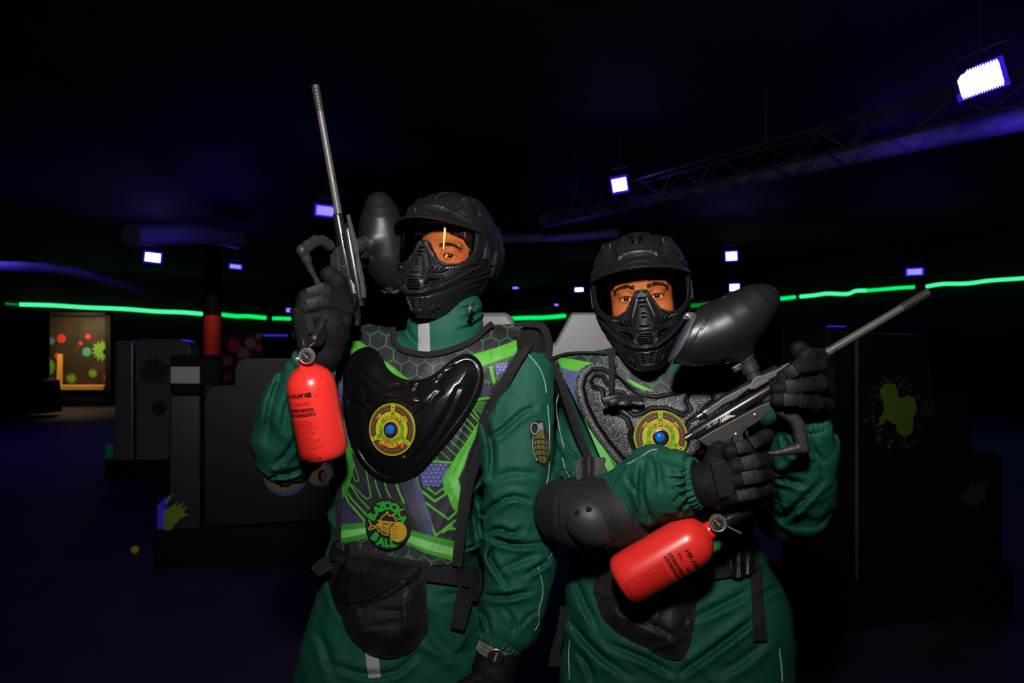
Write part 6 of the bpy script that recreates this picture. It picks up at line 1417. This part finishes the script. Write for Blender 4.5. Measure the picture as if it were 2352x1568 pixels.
# ---- team badges
def badge(parent, T, px, py, off, R_, roll=0.0):
    Y = float(march(np.array([float(px)]), np.array([float(py)]), T, off)[0]); c = W(px, py, Y)
    d = 20.0; q = []
    for dx, dy in ((-d, 0), (d, 0), (0, -d), (0, d)):
        y = float(march(np.array([float(px + dx)]), np.array([float(py + dy)]), T, off)[0]); q.append(W(px + dx, py + dy, y))
    X = q[1] - q[0]; X /= np.linalg.norm(X); Z = q[2] - q[3]; Z -= (Z @ X) * X; Z /= np.linalg.norm(Z); N_ = np.cross(X, Z); N_ = N_ if N_[1] < 0 else -N_
    cc, ss = math.cos(roll), math.sin(roll); X, Z = cc * X + ss * Z, -ss * X + cc * Z
    b = under(MB().lathe([(-.004, R_ * .96), (.0, R_), (.0035, R_), (.0045, R_ * .975), (.0040, R_ * .95), (.0040, 1e-5)], c, N_, 64).build('team_badge', M['badge'], smooth=True), parent)
    def ring(r0, r1, h, nm, mt, gaps=(), n=96, a0=0, a1=360):
        mb = MB(); 
        for i in range(n):
            a, a_ = math.radians(a0 + (a1 - a0) * i / n), math.radians(a0 + (a1 - a0) * (i + 1) / n); md = math.degrees((a + a_) / 2) % 360
            if any(abs((md - g + 180) % 360 - 180) < w_ for g, w_ in gaps): continue
            P = [c + N_ * h + X * (r * math.cos(t)) + Z * (r * math.sin(t)) for r, t in ((r0, a), (r1, a), (r1, a_), (r0, a_))]; mb.add(P, [(0, 1, 2, 3)])
        return under(mb.build(nm, mt), b)
    r = R_
    ring(r * .70, r * .88, .0048, 'dark_ring', M['badgedark']); ring(0, r * .69, .0048, 'green_field', M['badgegreen']); ring(r * .54, r * .68, .0052, 'yellow_ring', M['badgelight'], ((90, 6), (210, 8), (330, 8)))
    ring(r * .90, r * .915, .0046, 'groove_line', M['badgedark']); ring(r * .955, r * .985, .0047, 'rim_line', M['badgelight'])
    mb = MB()
    for i in range(36):
        a = math.radians(i * 10 + 5)
        if any(abs((i * 10 + 5 - g + 180) % 360 - 180) < 10 for g in (90, 210, 330)): continue
        u = X * math.cos(a) + Z * math.sin(a); v = -X * math.sin(a) + Z * math.cos(a); o_ = c + N_ * .0053 + u * r * .79; mb.add([o_ - u * r * .022 - v * r * .05, o_ + u * r * .022 - v * r * .05, o_ + u * r * .022 + v * r * .05, o_ - u * r * .022 + v * r * .05], [(0, 1, 2, 3)])
    under(mb.build('red_dashes', M['badgered']), b)
    for g in (90, 210, 330):
        mb = MB(); a = math.radians(g); u = X * math.cos(a) + Z * math.sin(a); v = -X * math.sin(a) + Z * math.cos(a)
        mb.box(c + N_ * .0056 + u * r * .84, (r * .10, r * .08, .0006), np.stack([u, v, N_], 1)); mb.box(c + N_ * .0058 + u * r * .70, (r * .02, r * .10, .0006), np.stack([u, v, N_], 1))
        under(mb.build('stud', M['badgelight']), b)
        under(MB().lathe([(0, r * .035), (.0008, r * .03)], c + N_ * .006 + u * r * .84, N_, 16).build('stud_eye', M['badgedark']), b)
    ring(r * .30, r * .38, .0062, 'hub_ring', M['badgegold'])
    under(MB().lathe([(.004, r * .30), (.010, r * .295), (.0105, r * .26), (.007, r * .20), (.007, 1e-5)], c, N_, 40).build('hub', M['gun'], smooth=True), b)
    under(MB().lathe([(.006, r * .19), (.010, r * .17), (.0125, r * .08), (.013, 1e-5)], c - X * r * .04, N_, 32).build('sensor_lens', M['hubblue'], smooth=True), b)
    for txt, y, sz, mt, mt2 in (('ALPHA', r * .45, r * .30, M['badgegold'], M['ink']), ('TEAM', -r * .54, r * .30, M['badgeorange'], M['badgelight'])):
        for k, (bo, h, m_) in enumerate(((.032, .0062, mt2 if txt == 'TEAM' else M['badgedark']), (.012, .0068, mt))):
            V2_, F2_ = text2d(txt, sz, bo); under(MB().add([c + N_ * h + X * (x * 1.5) + Z * (y + yy) for x, yy in V2_], F2_).build('team_lettering', m_), b)
    return b
badge(P1['root'], T1, 902, 986, VOFF + .021, .0560, -.10)
badge(P2['root'], T2, 1517, 1003, VOFF + .019, .0545, .0)
# ---- round club patch on the left vest
def club_patch(parent, T, px, py, rx, ry):
    P = circ(px, py, rx, ry, 60); dp = vest_depth(T, VOFF + .006); b = patch('club_patch', P, dp, M['patchblack'], parent, 1.8, .003, height=lambda u, v: .0025 * sm(1 - np.hypot((u - px) / rx, (v - py) / ry), 0, .05) + .001 * sm(np.hypot((u - px) / rx, (v - py) / ry), .9, .94))
    def lay(V, F, nm, mt, h):
        V = np.array(V); Y = dp(V[:, 0], V[:, 1]); D = rays(V[:, 0], V[:, 1]); under(MB().add(CAM + D * (Y - h)[:, None], [tuple(f) for f in F]).build(nm, mt), b)
    zq = zc(820, 1120, 9.8)
    for s_, L in (('BAZOOKA', [(335, 640, 60), (455, 500, 38), (550, 420, 18), (690, 398, 0), (840, 440, -8), (960, 545, -28), (1030, 710, -55)]), ('BALL', [(410, 1105, -38), (540, 1210, -14), (690, 1240, 3), (815, 1240, 12)])):
        V = []; F = []
        for ch, (x, y, a) in zip(s_, L):
            tv, tf = text2d(ch, 1.0, .07, 'CENTER', 0, 3); xs = [p[0] for p in tv]; ys = [p[1] for p in tv]; mx, my = (min(xs) + max(xs)) / 2, (min(ys) + max(ys)) / 2; sc = 200 / (max(ys) - min(ys)); a = math.radians(a); n0 = len(V); cx, cy = zq([(x, y)])[0]
            for p, q in tv:
                p = (p - mx) * sc / 9.8; q = (q - my) * sc / 9.8; V.append((cx + p * math.cos(a) - q * math.sin(a), cy - (p * math.sin(a) + q * math.cos(a))))
            F += [tuple(i + n0 for i in f) for f in tf]
        lay(V, F, 'club_lettering', M['patchgreen'], .0052)
    def fan(P): c_ = np.mean(P, 0); return [tuple(c_)] + list(P), [(0, i + 1, (i + 1) % len(P) + 1) for i in range(len(P))]
    V, F = fan(zq(circ(920, 990, 202, 228, 40))); lay(V, F, 'ball_art', M['patchgold'], .0056)
    V, F = fan(zq([(515, 735), (640, 742), (850, 770), (760, 850), (725, 930), (715, 1050), (620, 1000), (540, 930), (480, 880), (440, 850)])); lay(V, F, 'net_art', M['patchgold'], .0050)
    V = []; F = []
    def strokes(LL, w_):
        for L in LL:
            P = ribbon(zq(L), w_, 4); n = len(P) // 2; n0 = len(V); V.extend([tuple(p) for p in P]); F.extend([(n0 + i, n0 + i + 1, n0 + 2 * n - 2 - i, n0 + 2 * n - 1 - i) for i in range(n - 1)])
    strokes([[(515, 750), (560, 660), (650, 590), (685, 535), (720, 630), (800, 620), (850, 670), (885, 750)], [(460, 730), (520, 760)], [(265, 715), (330, 840), (400, 860), (485, 800)], [(250, 920), (310, 870), (320, 830)], [(250, 920), (300, 940), (400, 900), (450, 890), (490, 1000)], [(520, 940), (590, 1040), (700, 1070)], [(800, 625), (845, 580)]], 3.0); lay(V, F, 'net_outline', M['patchgold'], .0054)
    V = []; F = []
    strokes([[(560, 800), (720, 840)], [(550, 850), (700, 930)], [(560, 890), (690, 1000)], [(590, 780), (760, 800)]], 1.0); strokes([[(745, 860), (850, 790)], [(728, 930), (760, 860)], [(725, 1010), (740, 950)], [(750, 1080), (740, 1020)]], 2.5)
    for i in range(4):
        for j in range(6): strokes([[(800 + i * 38 + (j % 2) * 16, 860 + j * 50), (806 + i * 38 + (j % 2) * 16, 872 + j * 50)]], max(.6, 2.6 - i * .6))
    lay(V, F, 'art_lines', M['patchblack'], .0060)
    return b
club_patch(P1['root'], T1, 892, 1204, 53, 60)
CLUB2 = True
# ---- grenade patch and piping on the left player's sleeve
gz = za; gren = patch('grenade_patch', spl([(x, y) for x, y in gz([(2090, 760), (2130, 735), (2180, 742), (2195, 790), (2225, 870), (2235, 960), (2225, 1060), (2190, 1078), (2140, 1050), (2110, 1000), (2085, 880), (2075, 800)])], 3), on_bvh(bv1, .003), M['blackemb'], P1['root'], 2.2, .003, blur=4)
gpl = gz([(2135, 810), (2185, 808), (2190, 850), (2222, 900), (2225, 980), (2208, 1050), (2180, 1062), (2140, 1035), (2118, 960), (2115, 890), (2125, 850)])
patch('grenade_body', gpl, on_bvh(bv1, .006), M['olive'], gren, 2.2, .003, blur=4); patch('grenade_cap', gz([(2150, 755), (2178, 752), (2188, 806), (2140, 808)]), on_bvh(bv1, .006), M['greyemb'], gren, 2.2, .003, blur=4)
mb = MB()
def emb(L, r, mt, nm, off=.008):
    P = np.array(gz(L)); Y = cast(bv1, P[:, 0], P[:, 1]); Y = Y * 0 + np.mean(Y) + (P[:, 1] - P[:, 1].mean()) * np.polyfit(P[:, 1], Y, 1)[0] if len(P) > 3 else Y
    return under(MB().tube([W(a, b_, y - off) for (a, b_), y in zip(P, Y)], r, 6).build(nm, mt), gren)
emb([(2118 + 30 * math.cos(t), 797 + 42 * math.sin(t)) for t in np.linspace(0, 6.3, 20)], .0015, M['greyemb'], 'grenade_ring', .009); emb([(2110, 850), (2100, 900), (2108, 970), (2135, 1040)], .0012, M['greyemb'], 'grenade_lever', .009)
for L in ([(2118, 880), (2160, 872), (2212, 885)], [(2114, 920), (2160, 912), (2224, 925)], [(2116, 960), (2160, 952), (2226, 965)], [(2126, 1000), (2170, 995), (2220, 1005)], [(2135, 855), (2132, 940), (2150, 1035)], [(2160, 850), (2165, 940), (2178, 1055)], [(2190, 860), (2200, 940), (2205, 1040)]): emb(L, .0009, M['blackemb'], 'grenade_line', .0085)
cord('piping', bv1, [(1212, 812), (1240, 846), (1252, 880), (1255, 902)], .0011, M['piping'], P1['root'], .001)
cord('piping', bv1, [(1258, 930), (1262, 980), (1262, 1030), (1260, 1090), (1250, 1130), (1246, 1160)], .0011, M['piping'], P1['root'], .001)
cord('piping', bv1, [(1244, 1180), (1250, 1225), (1268, 1240), (1272, 1262), (1258, 1284)], .0012, M['piping'], P1['root'], .001)
cord('piping', bv1, [(1236, 1303), (1246, 1340), (1246, 1370), (1238, 1400), (1238, 1430), (1228, 1448)], .0012, M['piping'], P1['root'], .001)
bv2 = P2['bvh']
cord('piping', bv2, [(1285, 900), (1278, 930), (1284, 980), (1300, 1048)], .0012, M['piping'], P2['root'], .001); cord('piping', bv2, [(1292, 1052), (1300, 1080), (1314, 1104)], .0012, M['piping'], P2['root'], .001)
cord('piping', bv2, [(1312, 1440), (1306, 1500), (1308, 1560)], .0012, M['piping'], P2['root'], .001); cord('piping', bv2, [(1790, 1490), (1795, 1530), (1797, 1565)], .002, M['piping'], P2['root'], .001)
cord('piping', bv2, [(1440, 1066), (1470, 1050), (1495, 1034), (1510, 1032)], .0012, M['piping'], P2['root'], .001)
# zip tape at collar and lap of the left player
patch('zip_tape', [(960, 742), (986, 742), (988, 808), (960, 808)], on_bvh(bv1, .002), M['strapgrey'], P1['root'], 2.0, .002, blur=3)['label'] = 'light grey reflective zip tape at the collar'
patch('zip_tape', [(838, 1500), (868, 1498), (875, 1555), (846, 1557)], on_bvh(bv1, .002), M['strapgrey'], P1['root'], 2.0, .002, blur=3)
patch('zip_tape', [(838, 1480), (868, 1480), (868, 1500), (838, 1502)], on_bvh(bv1, .002), M['navy'], P1['root'], 2.0, .002, blur=3)
# ---- belts and pouches
belt1 = patch('belt', [(764, 1250), (805, 1256), (900, 1278), (980, 1290), (1060, 1297), (1095, 1300), (1098, 1342), (1050, 1344), (978, 1334), (880, 1320), (800, 1296), (758, 1286)], on_bvh(bv1, .014), M['web'], P1['root'], 2.2, .006, blur=5)
patch('buckle', [(764, 1243), (778, 1246), (806, 1252), (800, 1290), (776, 1290), (752, 1286)], on_bvh(bv1, .022), M['rubber'], belt1, 2.2, .006, blur=5)
patch('belt_tail', ribbon([(758, 1288), (740, 1296), (722, 1314)], 26, 3), lambda u, v: 1.60 + (760 - u) * .0006, M['web'], belt1, 2.2, .003, blur=1)
patch('belt_loop', [(1052, 1298), (1080, 1298), (1106, 1304), (1110, 1322), (1106, 1352), (1098, 1382), (1086, 1380), (1080, 1350), (1060, 1346)], on_bvh(bv1, .026), M['web'], belt1, 2.2, .004, height=lambda u, v: .01 * sm(1110 - u, 0, 30), blur=6)
patch('hanging_strap', [(1058, 1330), (1096, 1336), (1088, 1370), (1075, 1420), (1066, 1448), (1034, 1440), (1042, 1390)], on_bvh(bv1, .024), M['web'], belt1, 2.2, .003, blur=6)
PO1 = spl([(772, 1268), (840, 1272), (910, 1282), (972, 1296), (978, 1330), (981, 1380), (981, 1440), (970, 1468), (938, 1500), (900, 1512), (860, 1508), (815, 1490), (790, 1462), (768, 1420), (752, 1385), (748, 1345), (762, 1300)], 4)
def hp1(u, v):
    e = -poly2(u, v, PO1[::2]); h = .055 * sm(e, -2, 55) + .006 * (ridge(vnoise(u * .02 + v * .015, v * .03, u * 0 + 2)) - .5) * sm(e, 5, 30)
    for L, a, w_ in (([(830, 1396), (900, 1372), (945, 1340), (975, 1318)], -.010, 7), ([(925, 1382), (932, 1430), (934, 1490)], .008, 7), ([(790, 1410), (850, 1398), (920, 1405)], -.007, 8), ([(800, 1440), (860, 1425), (925, 1415)], .004, 8), ([(780, 1390), (786, 1330), (800, 1285)], .006, 6)): h = h + a * np.exp(-(line2(u, v, L) / w_) ** 2)
    return h
# body depth under the pouch, smooth
pd1 = lambda u, v: march(u, v, T1, .014)
pouch1 = patch('pouch', PO1, pd1, M['bag'], P1['root'], 2.0, .01, height=hp1, blur=8)
patch('vinyl_flap', [(795, 1280), (812, 1275), (900, 1288), (972, 1302), (960, 1312), (900, 1352), (850, 1378), (795, 1390), (765, 1378), (758, 1350), (772, 1316)], pd1, M['vinyl'], pouch1, 2.0, .003, height=lambda u, v: hp1(u, v) + .004, blur=8)
PO2 = spl([(1402, 1258), (1450, 1262), (1560, 1280), (1596, 1300), (1602, 1350), (1594, 1430), (1580, 1490), (1560, 1516), (1500, 1502), (1440, 1482), (1390, 1450), (1368, 1415), (1362, 1360), (1375, 1300)], 4)
def hp2(u, v):
    e = -poly2(u, v, PO2[::2]); h = .050 * sm(e, -2, 55) + .006 * (ridge(vnoise(u * .02 + v * .015 + 4, v * .03, u * 0 + 2)) - .5) * sm(e, 5, 30)
    for L, a, w_ in (([(1430, 1400), (1480, 1425), (1535, 1455)], -.012, 9), ([(1375, 1360), (1385, 1365), (1430, 1380)], .006, 6), ([(1500, 1430), (1520, 1390), (1545, 1350)], .006, 8), ([(1545, 1360), (1570, 1410), (1575, 1450)], -.006, 8), ([(1500, 1490), (1560, 1470), (1585, 1430)], .006, 8)): h = h + a * np.exp(-(line2(u, v, L) / w_) ** 2)
    return h
pd2 = lambda u, v: march(u, v, T2, .012)
patch('pouch', PO2, pd2, mat('brown_black_nylon', (0.026, 0.021, 0.019, 1), .6, bump=('noise', 45, .5, .01), mottle=(30, .2)), P2['root'], 2.0, .01, height=hp2, blur=8)
belt2 = patch('belt', [(1590, 1290), (1640, 1282), (1700, 1270), (1735, 1262), (1738, 1305), (1690, 1322), (1620, 1334), (1598, 1334)], on_bvh(bv2, .012), M['web'], P2['root'], 2.2, .006, blur=6)
patch('belt_buckle', spl([(1672, 1268), (1690, 1262), (1715, 1258), (1732, 1262), (1742, 1285), (1738, 1310), (1712, 1322), (1690, 1328), (1676, 1310)], 2), on_bvh(bv2, .022), M['rubber'], belt2, 2.2, .010, height=lambda u, v: .003 * np.sin(u * .3), blur=6)
patch('hanging_strap', [(1722, 1300), (1753, 1296), (1752, 1340), (1756, 1400), (1762, 1472), (1730, 1472), (1728, 1400), (1724, 1340)], on_bvh(bv2, .010), M['web'], belt2, 2.2, .003, blur=6)
patch('hanging_strap', [(1288, 1390), (1304, 1398), (1300, 1440), (1286, 1500), (1288, 1530), (1258, 1530), (1264, 1500), (1280, 1440)], lambda u, v: 1.62 + 0 * u, M['web'], belt2, 2.2, .003, blur=1)
# ---- strap and buckle hanging from the right helmet
st = patch('chin_strap', [(1396, 800), (1414, 800), (1412, 850), (1408, 905), (1398, 905), (1398, 850)], lambda u, v: 1.50 + (v - 800) * .0001, M['web'], P2['root'], 1.8, .002, blur=1)
under(MB().box(W(1402, 917, 1.49), (.017, .005, .008), Ry(-.25), .003).build('strap_buckle', M['rubber'], smooth=True), st); under(MB().box(W(1410, 923, 1.485), (.010, .006, .006), Ry(-.25), .002).build('buckle_tongue', M['rubber'], smooth=True), st)
patch('strap_tail', ribbon([(1415, 916), (1440, 914), (1460, 915), (1480, 916)], 15, 3), lambda u, v: 1.487 + .003 * np.sin(u * .2), M['web'], st, 1.8, .002, blur=1)
st = under(MB().box(W(1078, 712, 1.585), (.005, .004, .010), Ry(.35), .002).build('chin_buckle', M['rubber'], smooth=True), P1['root']); 
st = under(MB().tube([W(1085, 690, 1.59), W(1076, 706, 1.585)], .003, 6).build('chin_cord', M['rubber']), P1['root'])
# ---- elbow pads
def elbow_pad(cfg, F, parent, capc, capr, Rc, holes):
    V, Q = F.mesh(2); o = under(mk('elbow_pad', V, Q, M['pad']), parent)
    C_ = Fld(A3(*capc) - .08, A3(*capc) + .08, .0016); C_.add(ellips(capc, capr, Rc)); C_.cut(ellips(A3(*capc) + A3(0, .012, 0), A3(*capr) * .93, Rc)); C_.keep(lambda X, Y, Z: Y - (capc[1] - .002) + 0 * X)
    V, Q = C_.mesh(1); c = under(mk('elbow_cap', V, Q, M['cap']), o)
    tb = bvh(V, Q)
    for x, y in holes: yy = float(cast(tb, np.array([float(x)]), np.array([float(y)]))[0]); under(MB().lathe([(-.003, .006), (.0012, .006), (.002, .004)], W(x, y, yy), (0, -1, .1), 20).build('hole_disc', M['black'], smooth=True), c)  # holes in the cap, their dark put in as black discs
    return o
F = Fld(A3(.02, 1.30, .92), A3(.40, 1.72, 1.26), .003)
F.add(limb(pts_px([(1300, 1172, 1.55, .068), (1335, 1178, 1.505, .074), (1380, 1178, 1.476, .074), (1430, 1170, 1.456, .071), (1463, 1160, 1.449, .069)]), .002, 3, 14), 0)
q0, q1 = W(1430, 1172, 1.47), W(1470, 1155, 1.46); dq = (q1 - q0) / np.linalg.norm(q1 - q0); F.cut(cyl(q1 - dq * .004, q1 + dq * .10, .12), .008)
F.add(ellips(W(1366, 1184, 1.485), (.078, .056, .050), Ry(.1)), .02)
for q in ((1282, 1.0), (1470, 1.0)): pass
def padlines(x, y, z):
    u, v = to_px(np.stack([x, y, z], -1)); d = np.zeros_like(x)
    for L in ([(1292, 1120), (1278, 1160), (1282, 1215), (1292, 1245)], [(1400, 1118), (1440, 1150), (1458, 1190), (1462, 1230)], [(1310, 1116), (1350, 1106), (1400, 1112), (1440, 1128)]): d += .0028 * np.exp(-(line2(u, v, L) / 2.2) ** 2)
    return d
F.disp(padlines)
ep = elbow_pad(P2, F, P2['root'], W(1362, 1196, 1.432), A3(.056, .040, .048), Ry(.45), [(1326, 1177), (1352, 1170)])
patch('pad_strap', spl([(1322, 1060), (1340, 1050), (1390, 1050), (1388, 1066), (1396, 1084), (1404, 1092), (1380, 1098), (1350, 1100), (1330, 1110), (1322, 1096)], 2), lambda u, v: 1.50 + (v - 1050) * -.0002, M['bag'], ep, 2.0, .006, height=lambda u, v: .012 * np.exp(-((u - 1352) / 9) ** 2) * -1 + .01, blur=3)
F = Fld(A3(.50, 1.40, .92), A3(.80, 1.80, 1.16), .003); F.add(limb(pts_px([(1790, 1186, 1.66, .052), (1822, 1186, 1.65, .056), (1856, 1166, 1.63, .048)]), .003, 8, 14), 0); F.add(ellips(W(1826, 1186, 1.64), (.048, .050, .030), Ry(-.5)), .02)
V, Q = F.mesh(2); under(mk('elbow_pad', V, Q, M['pad']), P2['root'])
# ---- cuffs gathered with elastic
def cuff(cfg, c, ax, r, n=26, w_=.012, amp=.0035, seed=0):
    c = A3(*c); ax = A3(*ax); ax /= np.linalg.norm(ax); e1 = np.cross(ax, A3(0, .2, 1)); e1 /= np.linalg.norm(e1); e2 = np.cross(ax, e1); V = []; na = 120; nt = 13; rd = random.Random(seed); ph = [rd.uniform(-.6, .6) for _ in range(n + 1)]
    for i in range(nt):
        t = -1 + 2 * i / (nt - 1)
        for j in range(na):
            a = 2 * math.pi * j / na; k = a / (2 * math.pi) * n; w2 = math.sin(2 * math.pi * k + ph[int(k) % n]); rr = r + amp * 1.2 * w2 * (1.0 - .2 * abs(t)) + .004 * (1 - t * t) * (1)
            V.append(c + ax * t * w_ + rr * (math.cos(a) * e1 + math.sin(a) * e2))
    Fq = [(i * na + j, i * na + (j + 1) % na, (i + 1) * na + (j + 1) % na, (i + 1) * na + j) for i in range(nt - 1) for j in range(na)]
    o = under(mk('gathered_cuff', V, Fq, M['suit']), cfg['root']); s_ = o.modifiers.new('solid', 'SOLIDIFY'); s_.thickness = .002; return o
cuff(P1, W(1148, 1474, 1.61), W(1142, 1490, 1.605) - W(1156, 1455, 1.615), .0455, seed=1); cuff(P2, W(1592, 1110, 1.393), W(1603, 1108, 1.39) - W(1580, 1112, 1.40), .0435, 28, .013, seed=2)
cuff(P2, W(1845, 964, 1.455), A3(0, -.3, 1), .043, seed=3, w_=.01); cuff(P1, W(721, 840, 1.58), W(722, 838, 1.58) - W(700, 870, 1.59), .044, seed=4)
# ---- wristwatch
wc = W(1140, 1494, 1.600); wa = W(1134, 1512, 1.60) - W(1146, 1478, 1.605); wa /= np.linalg.norm(wa)
mb = MB(); e1 = np.cross(wa, A3(0, 1, 0)); e1 /= np.linalg.norm(e1); e2 = np.cross(wa, e1)
for i in range(44):
    a = 2 * math.pi * i / 44; n = math.cos(a) * e1 + math.sin(a) * e2; t = np.cross(wa, n)
    for k, s_ in enumerate((-.008, 0, .008)): mb.box(wc + n * .0405 + wa * s_, (.0022, .0025, .0035), np.stack([n, t, wa], 1), .0006)
wt = under(mb.build('wristwatch', M['chrome']), P1['root']); fn_ = A3(.02, -1, .25) - (A3(.02, -1, .25) @ wa) * wa; fn_ /= np.linalg.norm(fn_); dc = W(1140, 1497, wc[1]) + fn_ * .041
under(MB().lathe([(0, .0175), (.006, .0175), (.0075, .0165), (.008, .0145), (.0075, .0140)], dc, fn_, 40).build('bezel', M['gold'], smooth=True), wt); under(MB().lathe([(0, .0145), (.0072, .0145), (.0073, 1e-5)], dc, fn_, 40).build('watch_dial', mat('dark_blue_dial', (.01, .02, .06, 1), .2), smooth=False), wt)
under(MB().box(dc + fn_ * .0078, (.0022, .009, .0004), np.stack([e1, np.cross(fn_, e1), fn_], 1)).build('blue_dial_mark', mat('light_blue_dial_mark', (.05, .2, .6, 1), .3)), wt)  # plain light blue mark on the watch dial
# shoes
for cfg, xs in ((P1, ((-.43, 1.80), (-.13, 1.80))), (P2, ((.25, 1.72), (.50, 1.72)))):
    for x, y in xs:
        F = Fld((x - .08, y - .27, -.001), (x + .08, y + .12, .17), .005); F.add(ellips((x, y - .08, .045), (.055, .155, .05))); F.add(capsule((x, y + .02, .06), (x, y + .02, .13), .055, .055), .03); F.keep(lambda X, Y, Z: .004 - Z + 0 * X + 0 * Y)
        V, Q = F.mesh(1); under(mk('shoe', V, Q, M['rubber']), cfg['root'])
